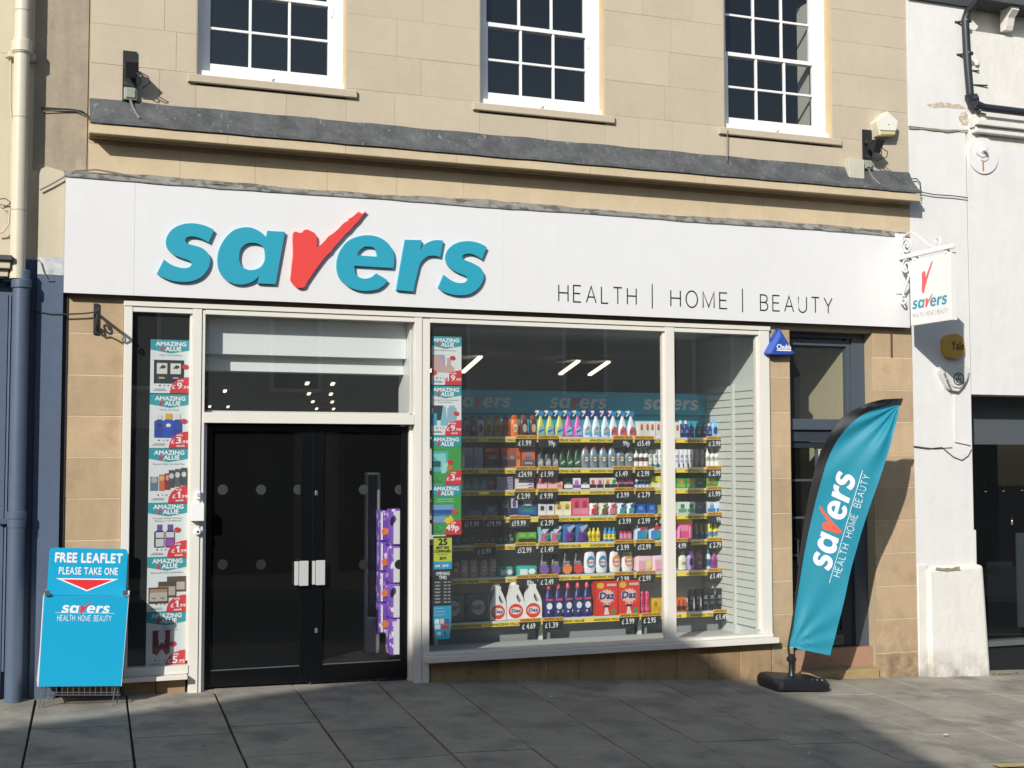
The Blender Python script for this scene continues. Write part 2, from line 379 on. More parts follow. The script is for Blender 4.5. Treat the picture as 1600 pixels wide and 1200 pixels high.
# ================================================================ shop building
bld = thing('shop_building', 'tan ashlar stone building with three white sash windows above the shopfront', 'building', (4.5, .3, 0))
XL, XR = .53, 8.555
WIN = [(X(307, 0, 80), X(541.5, 0, 80)), (X(749.5, 0, 100), X(945, 0, 120)), (X(1131, 0, 120), X(1300, 0, 150))]
WZ0, WZ1 = 5.15, 6.86
ZT = 7.6
core = MB()
c0, c1 = .008, .42
LINT = 3.2
core.box(XL-.43, XR, c0, c1, LINT, WZ0-.1)
xs = [XL-.43]+[v for w in WIN for v in w]+[XR]
for a, b in zip(xs[::2], xs[1::2]): core.box(a, b, c0, c1, WZ0-.1, WZ1)
core.box(XL-.43, XR, c0, c1, WZ1, ZT)
PL = (X(103, 0, 650), X(191, 0, 650)); PN = (X(1205, 0, 800), X(1237, 0, 800)); PR = (X(1367, 0, 800), X(1430, 0, 800))
for a, b in (PL, PN, PR): core.box(a+.003, b-.003, .0035, c1, -.6, LINT)
core.obj('wall', STONE_J, bld)
MB().box(XL-.43, XR, c1, 10, ZT, ZT+.1).obj('roof', DARK, bld)
mb = MB(); mb.box(XL-.43, XL-.02, -.002, .014, 4.24, ZT); mb.obj('rendered_strip', GREYST, bld)
def course(x0, x1, z0, z1, avg, mt, holes=(), name='stone_block', g=.0010, yf=0., cuts=None, dep=.03):
    segs = [(x0, x1)]
    for h0, h1, hz0, hz1 in holes:
        if z1 <= hz0+.01 or z0 >= hz1-.01: continue
        ns = []
        for a, b in segs:
            if h1 <= a or h0 >= b: ns.append((a, b)); continue
            if h0 > a: ns.append((a, h0))
            if h1 < b: ns.append((h1, b))
        segs = ns
    for a, b in segs:
        pts = [a]
        if cuts is not None: pts += [c for c in cuts if a+.1 < c < b-.1]
        else:
            while b-pts[-1] > avg*1.45: pts.append(pts[-1]+avg*rnd.uniform(.62, 1.32))
        pts.append(b)
        for p, q in zip(pts[:-1], pts[1:]):
            if q-p < .02: continue
            o = yf+rnd.uniform(-.0012, .0012)
            MB().cbox(p+g, q-g, o, o+dep, z0+g*.6, z1-g*.6, .0011).obj(name, mt, bld)
holes = [(a, b, WZ0-.1, WZ1) for a, b in WIN]
zc = 4.86; k = 0
HZ = [4.862, 5.06+.1, 5.49, 5.825, 6.155, 6.48, 6.86, 7.2, 7.6]
for k in range(len(HZ)-1):
    course(XL, XR, HZ[k], HZ[k+1], .56, STONE, holes)
course(XL, XR, 4.2, 4.49, .62, STONE_C, cuts=[XL+.72+.62*i for i in range(13)])
for a, b in WIN:   # stones under each sill
    m_ = a+(b-a)*rnd.uniform(.4, .6)
    for p, q in ((a, m_), (m_, b)): MB().cbox(p+.001, q-.001, 0, .03, 4.863, WZ0-.09, .0011).obj('stone_block', STONE, bld)
for a, b in WIN:   # reveals lined in stone
    for s, xx in ((0, a), (1, b)):
        mb = MB(); mb.box(xx-.0005 if s == 0 else xx-.006, xx+.006 if s == 0 else xx+.0005, .004, .2, WZ0-.06, WZ1); mb.obj('window_reveal', mat('reveal_stone', '#C6B28C', .9, var=.04), bld)
# cornice: stone moulding in lengths, lead dressed over it
CZ = 4.60
prof = [(0, 4.535), (-.022, 4.54), (-.022, 4.547), (-.05, 4.54), (-.055, 4.55), (-.07, 4.555), (-.187, 4.537), (-.19, 4.541), (-.19, 4.61), (0, 4.63)]
cx = [XL-.01]
while cx[-1] < XR-1: cx.append(cx[-1]+rnd.uniform(.9, 1.3))
cx.append(XR-.015)
for a, b in zip(cx[:-1], cx[1:]):
    mb = MB(); a += .0015; b -= .0015; n = len(prof)
    vs = [(a, y, z) for y, z in prof]+[(b, y, z) for y, z in prof]
    mb.add(vs, [(i, i+1, i+1+n, i+n) for i in range(n-1)]+[tuple(range(n-1, -1, -1)), tuple(range(n, 2*n))])
    mb.obj('cornice_stone', STONE_C, bld)
lx = [XL-.005]
while lx[-1] < XR-1.6: lx.append(lx[-1]+rnd.uniform(1.5, 2.1))
lx.append(XR-.005)
for a, b in zip(lx[:-1], lx[1:]):
    mb = MB(); n = 14; rows = [(-.004, 4.868), (-.014, 4.852), (-.055, 4.775), (-.15, 4.672), (-.185, 4.652), (-.205, 4.646), (-.207, 4.620), (-.18, 4.616)]
    vs = []; fs = []
    for i in range(n+1):
        x = a+(b-a)*i/n
        for j, (y, z) in enumerate(rows):
            w = .0018*math.sin(x*9+j)+rnd.uniform(-.0012, .0012); vs.append((x+(.004 if i == n else 0), y-abs(w) if j else y, z+w*(1.2 if j else 2)))
    m = len(rows)
    for i in range(n):
        for j in range(m-1): fs.append((i*m+j, i*m+j+1, (i+1)*m+j+1, (i+1)*m+j))
    mb.add(vs, fs).obj('lead_flashing', LEAD, bld, smooth=True)
    if a > XL+.1: MB().tube([(a, -.015, 4.855), (a, -.056, 4.777), (a, -.151, 4.674), (a, -.208, 4.644)], .004).obj('lead_roll', LEAD, bld, smooth=True)
# windows
def window(i, x0, x1):
    y = .115; fr = MB(); fw = .085
    fo = MB()
    zt = WZ1
    fr.box(x0+.004, x0+fw, y, y+.10, WZ0+.06, zt); fr.box(x1-fw, x1-.004, y, y+.10, WZ0+.06, zt); fr.box(x0+fw, x1-fw, y, y+.10, zt-.09, zt)
    fr.box(x0+.004, x1-.004, y-.06, y+.10, WZ0-.01, WZ0+.058)
    w = fr.obj('window', SASH, bld, bev=.004)
    sx0, sx1 = x0+fw+.001, x1-fw-.001; mr = 5.955
    for nm, z0, z1, yy in (('lower_sash', WZ0+.062, mr, y+.028), ('upper_sash', mr-.035, zt-.09, y+.072)):
        sb = MB(); st = .045; bt = .085 if nm == 'lower_sash' else .045; tp = .04
        sb.box(sx0, sx0+st, yy, yy+.04, z0, z1); sb.box(sx1-st, sx1, yy, yy+.04, z0, z1)
        sb.box(sx0+st, sx1-st, yy, yy+.04, z0, z0+bt); sb.box(sx0+st, sx1-st, yy, yy+.04, z1-tp, z1)
        sb.obj(nm, SASH, w, bev=.003)
        gx0, gx1, gz0, gz1 = sx0+st, sx1-st, z0+bt, z1-tp; pw = (gx1-gx0)/3; ph = (gz1-gz0)/2; bw = .011
        for c in (1, 2): MB().box(gx0+pw*c-bw, gx0+pw*c+bw, yy+.006, yy+.036, gz0, gz1).obj('glazing_bar', SASH, w, bev=.003)
        for c in range(3):
            MB().box(gx0+pw*c+(bw if c else 0), gx0+pw*(c+1)-(bw if c < 2 else 0), yy+.006, yy+.036, gz0+ph-bw, gz0+ph+bw).obj('glazing_bar', SASH, w, bev=.003)
        for c in range(3):
            for r in range(2):
                t1, t2 = rnd.uniform(-.0012, .0012), rnd.uniform(-.0012, .0012)
                MB().quad((gx0+pw*c, yy+.022+t1, gz0+ph*r), (gx0+pw*(c+1), yy+.022+t2, gz0+ph*r), (gx0+pw*(c+1), yy+.022-t1, gz0+ph*(r+1)), (gx0+pw*c, yy+.022-t2, gz0+ph*(r+1))).obj('pane', GL, w)
    # sash horn and lift
    hb = MB(); hb.box(sx1-.04, sx1-.006, y+.022, y+.066, mr-.12, mr-.034); hb.lathe([(.004, -.02), (.016, 0), (.004, .02)], (sx1-.022, y+.03, mr-.13), 8); hb.obj('sash_horn', SASH, w)
    MB().tube([((x0+x1)/2-.02, y-.064, WZ0+.045), ((x0+x1)/2, y-.075, WZ0+.03), ((x0+x1)/2+.02, y-.064, WZ0+.045)], .005).obj('sash_lift', SASH, w)
    MB().cbox(x0-.07, x1+.09, -.035, .2, WZ0-.075, WZ0-.008, .006).obj('window_sill', STONE, bld)
    # room behind: lining, ceiling, floor, dark back
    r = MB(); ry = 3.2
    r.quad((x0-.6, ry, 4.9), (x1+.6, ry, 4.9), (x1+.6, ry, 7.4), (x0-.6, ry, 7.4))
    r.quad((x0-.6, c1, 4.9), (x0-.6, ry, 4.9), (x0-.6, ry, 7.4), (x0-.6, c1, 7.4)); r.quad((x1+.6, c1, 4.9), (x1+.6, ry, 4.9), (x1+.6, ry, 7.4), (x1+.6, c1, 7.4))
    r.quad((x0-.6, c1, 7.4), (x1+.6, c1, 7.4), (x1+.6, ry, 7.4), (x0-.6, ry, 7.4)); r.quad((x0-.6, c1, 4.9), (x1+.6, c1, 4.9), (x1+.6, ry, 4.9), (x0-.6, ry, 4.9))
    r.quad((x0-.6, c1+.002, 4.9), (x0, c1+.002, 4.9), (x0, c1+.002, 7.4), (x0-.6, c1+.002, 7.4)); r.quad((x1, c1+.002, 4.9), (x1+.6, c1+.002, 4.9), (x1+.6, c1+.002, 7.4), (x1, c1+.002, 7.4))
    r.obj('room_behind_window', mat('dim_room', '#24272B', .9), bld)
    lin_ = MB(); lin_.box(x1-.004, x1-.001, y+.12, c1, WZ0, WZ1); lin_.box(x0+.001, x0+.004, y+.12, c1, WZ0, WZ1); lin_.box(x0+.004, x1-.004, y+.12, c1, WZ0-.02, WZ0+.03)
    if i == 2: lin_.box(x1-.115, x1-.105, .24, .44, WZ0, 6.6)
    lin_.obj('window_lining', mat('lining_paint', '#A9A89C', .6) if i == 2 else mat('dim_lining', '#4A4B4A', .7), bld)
for i, (a, b) in enumerate(WIN): window(i, a, b)

# pilasters: coursed blocks
def pil(x0, x1, pys, pxr, yf=0., mt=PIL, zbot=None):
    MB().box(x0+.001, x1-.001, .0012, .019, zb(x0)-.05, LINT).obj('mortar', PIL_J, bld)
    zs = sorted([Z(pxr, p) for p in pys]+[LINT+.1], reverse=True); zs.append(zbot if zbot is not None else zb(x0)-.05)
    for a, b in zip(zs[1:], zs[:-1]):
        if b-a < .03: continue
        o = yf+rnd.uniform(-.001, .001); MB().cbox(x0, x1, o-.0015, o+.018, a+.0035, b-.0035, .002).obj('stone_block', mt, bld)
pil(PL[0], PL[1], [521, 586.5, 650, 714, 779, 844, 909, 974, 1036], 150)
pil(PN[0]-.01, PN[1], [559, 589, 644, 696, 747, 802, 856, 908, 960, 1013], 1220)
pil(PR[0], PR[1], [559, 609.5, 659.6, 710.7, 761.7, 812.5, 864, 915.5, 967.5, 1020], 1395)
# plinth blocks below the main window and the small one
px_ = [672, 780, 857, 905, 960, 1008, 1058, 1108, 1157, 1206]
for a, b in zip(px_[:-1], px_[1:]):
    x0, x1 = X(a, 0, 1045), X(b, 0, 1045)
    MB().cbox(x0+.003, x1-.003, rnd.uniform(-.002, .002), .06, zb((x0+x1)/2)-.08, .168, .005).obj('stone_block', PLINTH, bld)
MB().box(X(672, 0, 1045), X(1206, 0, 1045), .012, .3, -.5, .165).obj('plinth_core', PIL_J, bld)
for a, b in ((193, 243), (243, 290)):
    MB().cbox(X(a, 0, 1070)+.002, X(b, 0, 1070)-.002, .0, .25, -.03, .178, .005).obj('stone_block', PLINTH, bld)

# ---------------------------------------------------------------- shopfront frame
FY = -.03
xA0, xA1 = X(191, FY, 700), X(204, FY, 700)
xB0, xB1 = X(298, FY, 750), X(319, FY, 700)
xC0, xC1 = X(648, FY, 700), X(672, FY, 760)
xD0, xD1 = X(1041, FY, 700), X(1055, FY, 700)
xE0, xE1 = X(1188, FY, 700), X(1204, FY, 700)
zTop = Z(600, 480, FY); zH = Z(900, 512.5, FY)
zT0, zT1 = Z(485, 662, FY), Z(485, 646, FY)
zS = .262; zSb = Z(900, 1021.5, -.10)
def fr(x0, x1, z0, z1, y0=FY, y1=.06, m=CREAM, nm='frame_member', bev=.003): return MB().box(x0, x1, y0, y1, z0, z1).obj(nm, m, bld, bev=bev)
zLow = -.04
fr(xA0-.005, xE1+.01, zH+.045, LINT+.02, FY-.008, .10, nm='frame_header')
fr(xA0, xA1, .24, zH+.043); fr(xB0, xB0+.075, -.02, zH+.043); fr(xB0+.077, xB1, -.02, zH+.043, FY+.012)
fr(xC0, xC0+.065, -.03, zH+.043); fr(xC0+.067, xC1, -.03, zH+.043, FY+.01)
fr(xD0, xD1, zS, zH+.043); fr(xE0, xE1, zS, zH+.043)
fr(xA1+.001, xB0-.001, zH, zH+.043, FY+.006); fr(xB1+.001, xC0-.001, zH, zH+.043, FY+.006); fr(xC1+.001, xD0-.001, zH, zH+.043, FY+.006); fr(xD1+.001, xE0-.001, zH, zH+.043, FY+.006)
fr(xB1+.001, xC0-.001, zT0, zT1)
fr(xC1+.001, xE1, zSb+.045, zS, FY-.012, .06, nm='bottom_rail'); fr(xA0, xB0-.001, .20, .238+.03, FY-.008, .06, nm='bottom_rail')
fr(xC1-.04, xE1+.02, zSb-.008, zSb+.043, -.115, .05, nm='sill'); fr(xA0-.01, X(293, -.1, 1060), .165, .198, -.11, .05, nm='sill')
# cream inner stops (seen lit on right-hand sides)
for a in (xB0-.001, xD0-.001, xE0-.001): MB().box(a-.016, a, .0, .05, .3, zH).obj('glazing_stop', CREAM, bld)
gy = .022
for nm, a, b, z0, z1 in (('shop_window', xA1, xB0, .26, zH), ('shop_window', xC1, xD0, zS, zH), ('shop_window', xD1, xE0, zS, zH), ('transom_window', xB1, xC0, zT1, zH)):
    MB().quad((a, gy, z0), (b, gy, z0), (b, gy, z1), (a, gy, z1)).obj(nm, GLS, bld)

# ---------------------------------------------------------------- doors
DZ0 = .035; dy = .075
MB().box(xB1+.001, xB1+.028, .02, dy+.03, DZ0-.02, zT0-.001).obj('door_jamb', CREAM, bld)
MB().box(xC0-.028, xC0-.001, .045, dy+.06, DZ0-.03, zT0-.001).obj('door_jamb', CREAM, bld)
MB().hexa([(xB1, -.02, -.02), (xC0, -.02, -.03), (xC0, .3, -.03), (xB1, .3, -.02), (xB1, -.02, .04), (xC0, -.02, .014), (xC0, .3, .014), (xB1, .3, .04)]).obj('door_threshold', SLAB, bld)
DOORM = mat('black_door_frame', '#090B0D', .3)
dx0, dx1, dm = xB1+.03, xC0-.03, X(487.3, dy, 800)
for nm, a, b in (('left', dx0, dm-.003), ('right', dm+.003, dx1)):
    f = MB(); st = .075; zt = zT0-.015
    zl = zb(a)+.02; 
    f.box(a, a+(.05 if nm == 'left' else st+.02), dy, dy+.05, zl, zt); f.box(b-(st+.02 if nm == 'left' else .058), b, dy, dy+.05, zl, zt); f.box(a+.05, b-.05, dy+.001, dy+.049, zl, .19); f.box(a+.05, b-.05, dy+.001, dy+.049, zt-.05, zt)
    d = f.obj('door', DOORM, bld, bev=.003)
    ga, gb = (a+.05, b-st-.02) if nm == 'left' else (a+st+.02, b-.058)
    MB().quad((ga, dy+.025, .19), (gb, dy+.025, .19), (gb, dy+.025, zt-.05), (ga, dy+.025, zt-.05)).obj('glass', GLO, d)
    MB().box(ga, gb, dy+.012, dy+.02, .19, .197).obj('glazing_bead', mat('grey_bead', '#5B6064', .4), d)
    cxs = (348, 408, 466) if nm == 'left' else (568, 624)
    for zz, mm in ((765, mat('frosted_dot', '#2C3231', .7)), (882, mat('faint_frosted_dot', '#121516', .8))):
        for p in cxs:
            q = W(p, zz, dy+.02); MB().flat(tess([ell(q.x, q.z, .043, .043, 18)]), Vector((0, q.y, 0))).obj('frosted_dot', mm, d)
    # push plates
    pc = W(474, 896, dy-.045) if nm == 'left' else W(500, 895, dy-.045)
    p = MB(); hw = .06; p.box(pc.x-hw*.55, pc.x+hw*.55+.012, pc.y, pc.y+.014, pc.z-.105, pc.z+.105); p.box(pc.x-hw-.01, pc.x-hw*.55-.004, pc.y+.008, dy, pc.z-.10, pc.z+.10) if nm == 'left' else p.box(pc.x-hw, pc.x-hw*.6, pc.y+.012, dy, pc.z-.10, pc.z+.10)
    p.obj('push_plate', mat('satin_white_handle', '#B8BAB8', .4), d, bev=.004)
    if nm == 'left':
        pass
    else:
        for zz in (770, 985): 
            q = W(490.5, zz, dy); MB().lathe([(.014, -.02), (.014, .0), (.009, .02)], (q.x+.02, dy-.006, q.z), 10, 1, .4).obj('lock', mat('steel', '#9FA3A5', .3, .8), d)
MB().box(dm-.003, dm+.003, dy+.01, dy+.03, .03, zT0-.015).obj('meeting_stile_gap', mat('dull_edge', '#4C5256', .4), bld)

# inside linings of the shopfront
MB().box(xC0-.02, xC0, .065, .42, zT1+.01, zH).obj('transom_lining', WHITE, bld)
MB().box(xB1+.002, xC0-.021, .17, .20, Z(485, 557, .17), 3.19).obj('shutter_box', mat('shutter_box_white', '#E4E8E6', .5), bld, bev=.004)
MB().box(xB1+.002, xC0-.021, .255, .42, Z(485, 582.5, .255), 3.0).obj('shutter_box', mat('shutter_box_white', '#D3D8D6', .5), bld, bev=.004)
MB().box(xB1+.002, xC0-.021, .065, .11, zT1, zT1+.018).obj('transom_ledge', CREAM, bld)
MB().box(xC0-.001, xC1-.005, .065, .42, -.03, 3.19).obj('inner_pier', mat('inner_pier_dark', '#3A3D3E', .6), bld)
MB().box(xA0-.02, xE1+.10, c1, c1+.02, LINT, 3.4).obj('inner_lintel', INT, bld)
# recess bulkhead above display
MB().box(xC1, 6.79, .065, 2.2, 3.2, 3.25).obj('window_ceiling', mat('window_bay_ceiling', '#B9BDBC', .8), bld)
# shop room
r = MB(); ry = 30; fz = .02
r.quad((-.3, .4, 3.3), (9.5, .4, 3.3), (9.5, ry, 3.3), (-.3, ry, 3.3)); r.quad((-.3, ry, 0), (9.5, ry, 0), (9.5, ry, 3.3), (-.3, ry, 3.3))
r.quad((-.3, .4, 0), (-.3, ry, 0), (-.3, ry, 3.3), (-.3, .4, 3.3)); r.quad((9.5, .4, 0), (9.5, ry, 0), (9.5, ry, 3.3), (9.5, .4, 3.3))
r.obj('interior_wall', mat('dim_shop', '#7E8282', .9), bld)
MB().quad((-.3, .1, fz), (9.5, .1, fz), (9.5, ry, fz), (-.3, ry, fz)).obj('shop_floor', mat('dark_shop_floor', '#1A1613', .75, var=.1), bld)
rt = MB(); XW = 6.80
rt.box(XW, XW+.08, .065, 2.2, .1, 3.25); rt.obj('return_wall', mat('return_wall_white', '#CBCFC8', .7, var=.01), bld)
MB().box(xC1-.005, XW-.001, .062, .79, .13, .2).obj('window_bed', mat('window_bed_grey', '#C4C7C3', .6), bld)  # pale bay floor, added to bounce sunlight up onto the shelves
MB().box(.55, xA0+.02, .06, .4, 0, 3.2).obj('inner_pier', INT, bld)
MB().quad((xA0+.02, .9, 0), (xB1, .9, 0), (xB1, .9, 3.2), (xA0+.02, .9, 3.2)).obj('window_backing', mat('dark_backing', '#14171A', .7), bld)  # dark board added so the small window behind the posters stays dark
MB().quad((xB1+.01, .07, 0), (xB1+.01, .9, 0), (xB1+.01, .9, 3.2), (xB1+.01, .07, 3.2)).obj('inner_pier', mat('dark_backing', '#2B2F33', .7), bld)

# ---------------------------------------------------------------- side entrance (right)
ex0, ex1 = PN[1], PR[0]; ey = .13; EZ = LINT
f = MB(); xq = X(1333, ey, 700); ztp = Z(1285, 528, ey)
zl = Z(1285, 655, ey); zl2 = Z(1285, 690, ey); zbm = Z(1300, 1012, ey)
f.box(xq, ex1, ey, ey+.08, zbm, EZ); f.box(ex0, ex0+.02, ey, ey+.08, zbm, EZ); f.box(ex0+.02, xq, ey, ey+.08, ztp, EZ)
ef = f.obj('entrance_frame', DARKG, bld, bev=.004)
f = MB(); f.box(xq-.05, xq, ey+.02, ey+.09, zl, ztp); f.box(ex0+.02, xq-.05, ey+.02, ey+.09, Z(1285, 540, ey), Z(1285, 531, ey)); f.obj('entrance_frame', DARKG, bld, bev=.003)
MB().box(ex0+.02, xq, ey-.03, ey+.10, Z(1285, 672, ey), zl).obj('transom_rail', DARKG, bld, bev=.008)
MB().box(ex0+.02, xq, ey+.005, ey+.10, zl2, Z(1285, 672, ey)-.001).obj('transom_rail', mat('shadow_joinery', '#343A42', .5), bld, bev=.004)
MB().quad((ex0+.02, ey+.055, zl), (xq-.05, ey+.055, zl), (xq-.05, ey+.055, ztp), (ex0+.02, ey+.055, ztp)).obj('transom_window', GLS, bld)
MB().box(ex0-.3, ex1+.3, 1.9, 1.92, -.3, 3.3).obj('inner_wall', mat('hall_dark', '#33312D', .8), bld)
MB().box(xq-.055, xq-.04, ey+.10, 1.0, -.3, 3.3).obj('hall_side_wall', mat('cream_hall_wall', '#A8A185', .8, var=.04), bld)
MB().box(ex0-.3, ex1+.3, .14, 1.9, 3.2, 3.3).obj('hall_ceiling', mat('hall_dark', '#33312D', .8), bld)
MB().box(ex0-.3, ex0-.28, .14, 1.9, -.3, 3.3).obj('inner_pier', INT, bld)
# the door leaf with glazing grid
d0, d1 = ex0+.022, xq-.002; dz1 = zl2-.004; dz0 = zbm; dyy = ey+.03
xm0, xm1 = X(1262, dyy, 800), X(1331, dyy, 800)
f = MB(); gz = [Z(1300, p, dyy) for p in (985, 924, 866, 808, 750, 700)]
stl = .075
f.box(d0, d0+.05, dyy, dyy+.045, dz0, dz1); f.box(d1-.14, d1, dyy, dyy+.045, dz0, dz1); f.box(d0+.05, d1-.14, dyy, dyy+.045, dz0, gz[0]); f.box(d0+.05, d1-.14, dyy, dyy+.045, gz[-1], dz1)
dr = f.obj('entrance_door', mat('charcoal_door', '#2B3038', .4), bld, bev=.004)
gx0, gx1 = d0+.05, d1-.14; gm = X(1278, dyy, 750)
for z in gz[1:-1]: MB().box(gx0, gx1, dyy+.008, dyy+.036, z-.011, z+.011).obj('glazing_bar', DARKG, dr)
MB().box(gm-.011, gm+.011, dyy+.007, dyy+.037, gz[0], gz[-1]).obj('glazing_bar', DARKG, dr)
for za, zbb in zip(gz[:-1], gz[1:]):
    for a, b in ((gx0, gm), (gm, gx1)): MB().quad((a, dyy+.02, za), (b, dyy+.02, za), (b, dyy+.02, zbb), (a, dyy+.02, zbb)).obj('pane', GL, dr)
q = W(1283, 714, dyy+.015); MB().quad((q.x-.04, dyy+.018, gz[-2]+.012), (q.x+.12, dyy+.018, gz[-2]+.012), (q.x+.12, dyy+.018, gz[-1]), (q.x-.04, dyy+.018, gz[-1])).obj('number_card', mat('number_card', '#B9B29A', .6), dr)
mb = MB(); put_text(mb, '5', Vector((q.x-.012, dyy+.016, q.z-.05)), h=.12, bold=.05); mb.obj('house_number', BLACK, dr)
q = W(1245, 862, dyy-.03); mb = MB(); mb.tube([(q.x, dyy, q.z+.125), (q.x, dyy-.05, q.z+.12), (q.x, dyy-.05, q.z-.12), (q.x, dyy, q.z-.125)], .011, 8); mb.obj('door_handle', mat('chrome', '#C8CDD0', .15, 1.), dr, smooth=True)
q = W(1306, 1000, dyy); q.z = max(q.z, dz0+.055); MB().box(q.x-.09, q.x+.09, dyy-.008, dyy, q.z-.05, q.z+.05).obj('letter_plate', mat('dull_brass', '#6E6A60', .4, .5), dr, bev=.004)
MB().box(q.x-.07, q.x+.07, dyy-.012, dyy-.008, q.z-.02, q.z+.022).obj('letter_flap', DARKG, dr)
MB().box(ex0+.005, ex1-.005, ey-.055, ey+.1, zb(7.5)-.05, zbm-.001).obj('threshold_panel', mat('terracotta_panel', '#A58068', .8, var=.08, vscale=6, patch=('#8A5C44', 8, .6, .7)), bld)
zt_ = Z(1310, 1046, ey-.06)
MB().hexa([(ex0+.005, -.05, zb(7)-.1), (ex1-.01, -.05, zb(8)-.1), (ex1-.01, ey-.056, zb(8)-.1), (ex0+.005, ey-.056, zb(7)-.1), (ex0+.005, -.05, zb(7.1)+.045), (ex1-.01, -.05, zb(7.1)+.045), (ex1-.01, ey-.056, zb(7.1)+.055), (ex0+.005, ey-.056, zb(7.1)+.055)]).obj('door_step', mat('worn_step', '#A08A60', .9, var=.12, bump=.003), bld, bev=.01)

# ================================================================ neighbours
nl = thing('cream_and_blue_building', 'neighbouring wall painted cream above and slate blue below, behind the downpipe', 'building', (-.5, .2, 0))
zsp = Z(80, 407, 0); xw = X(69, 0, 150)
MB().box(-8, xw, .0, .4, zsp, 7.6).obj('wall', RENDC, nl)
MB().box(-8, xw, .0005, .4, -.2, zsp-.001).obj('lower_wall', BLUEW, nl)
xp0, xp1 = X(57, -.045, 500), X(99.5, -.045, 450); zpt = Z(75, 262, -.045)
mb = MB(); mb.solid([[(xp0, zsp+.02), (xp1, zsp+.02), (xp1, zpt-.05), (xp1-.02, zpt-.02), (xp0+.05, zpt+.01), (xp0+.012, zpt-.015), (xp0, zpt-.06)]], Vector((0, 0, 0)), d0=-.3, d1=.047); mb.obj('pilaster', RENDC, nl, bev=.006)
mb = MB(); mb.box(xp0, xp1, -.0465, .3, zsp-.12, zsp+.0195); mb.obj('pilaster', mat('patchy_blue_white_paint', '#CFCFCB', .8, var=.05, patch=('#8F99A8', 7, .48, .7), bump=.003), nl)
MB().box(xp0, xp1-.003, -.046, .3, zb(0)-.1, zsp-.121).obj('pilaster', BLUEW, nl)
MB().box(xp1-.003, PL[0], -.012, .3, zb(.3)-.1, 3.25).obj('pilaster_edge', mat('dark_seam', '#3A342F', .9), nl)
# far-left shopfront edge: cornice ends and blue box
for k, (p0, p1, m_, yy) in enumerate(((398, 406, 'dark', .22), (407, 419, 'cr', .19), (421, 432, 'cr', .15))):
    MB().box(-3, X(19-k*3, -yy, 420), -yy, 0, Z(8, p1, -yy), Z(8, p0, -yy)).obj('cornice', mat('dark_lead_cap', '#4A4A4A', .7) if m_ == 'dark' else RENDC, nl, bev=.006)
MB().box(-3, X(12, -.03, 500), -.04, 0, -.2, Z(8, 460, -.03)).obj('shopfront_panel', BLUEW, nl)
MB().tube([(X(16, -.03, 500), -.05, Z(16, 462, -.03)), (X(16, -.03, 500), -.05, .3), ], .012).obj('cable_pipe', BLUEW, nl)

nr = thing('white_rendered_building', 'white rendered building to the right with dark shop opening and black gutter', 'building', (9.3, .2, 0))
XN = XR+.002; xs2 = X(1513, 0, 400)
MB().box(XN, xs2-.004, .0, .4, zb(8.6)-.1, Z(1460, 202, 0)).obj('wall', RENDW, nr)
MB().box(XN, xs2+.02, -.012, .4, Z(1460, 202, 0)+.004, 7.6).obj('wall', RENDW, nr)
MB().box(xs2+.004, 16, -.008, .4, Z(1560, 617, 0), 5.25).obj('wall', RENDW, nr)
MB().box(xs2+.0205, 16, -.006, .4, 5.25, 6.45).obj('wall', RENDW2, nr)
MB().box(xs2+.004, 16, .1, .4, 6.45, 7.6).obj('wall', RENDW2, nr)
MB().box(xs2-.003, xs2+.003, .004, .3, zb(9.2)+.8, 5.1).obj('wall_joint', mat('joint_dark', '#4A4742', .9), nr)
xo = X(1517, 0, 800)
MB().box(xs2-.004, X(1527, 0, 880), .002, .3, zb(9.2)-.1, Z(1520, 828, 0)).obj('wall', RENDW2, nr, bev=.01)
MB().box(XN, X(1452, 0, 960), .001, .0012, 0, .1)
# buttress block, worn and rounded
mb = MB(); b0, b1 = X(1452, -.05, 960), X(1540, -.05, 900); b1b = X(1545, -.05, 1040); zt_ = Z(1490, 884, -.05); zz = zb(9.2)-.08
mb.hexa([(b0, -.055, zz), (b1b+.03, -.055, zz), (b1b+.03, .3, zz), (b0, .3, zz), (b0, -.05, zt_-.02), (b1-.02, -.05, zt_), (b1-.02, .3, zt_), (b0, .3, zt_-.02)])
mb.obj('buttress', RENDW2, nr, bev=.035)
MB().box(XN, b0+.02, -.02, .2, zb(8.6)-.1, zt_+.02).obj('plinth', RENDW2, nr, bev=.01)
# dark shop opening
zo = Z(1560, 617, 0); zo2 = Z(1560, 690, .3)
MB().box(xo-.2, 16, .34, .36, zo2-.03, zo+.1).obj('fascia_panel', mat('grey_fascia', '#50565A', .6), nr)
MB().box(xo+.14, xo+.16, .33, .338, zo2-.03, zo+.1).obj('fascia_joint', DARK, nr)
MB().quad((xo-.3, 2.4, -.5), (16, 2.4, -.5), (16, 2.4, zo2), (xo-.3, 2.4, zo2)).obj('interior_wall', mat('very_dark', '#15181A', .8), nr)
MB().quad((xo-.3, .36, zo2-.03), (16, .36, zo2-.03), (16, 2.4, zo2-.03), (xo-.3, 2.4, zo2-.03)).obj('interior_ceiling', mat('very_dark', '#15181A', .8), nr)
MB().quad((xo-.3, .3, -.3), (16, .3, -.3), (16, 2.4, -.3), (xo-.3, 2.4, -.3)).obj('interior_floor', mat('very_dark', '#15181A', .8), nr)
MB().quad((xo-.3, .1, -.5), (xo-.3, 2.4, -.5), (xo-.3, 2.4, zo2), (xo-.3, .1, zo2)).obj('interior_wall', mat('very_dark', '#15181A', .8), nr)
MB().box(xo-.05, 16, .2, .3, zb(9.5)-.1, Z(1570, 1008, .2)).obj('stall_riser', mat('black_stall_riser', '#1B1E20', .5), nr)
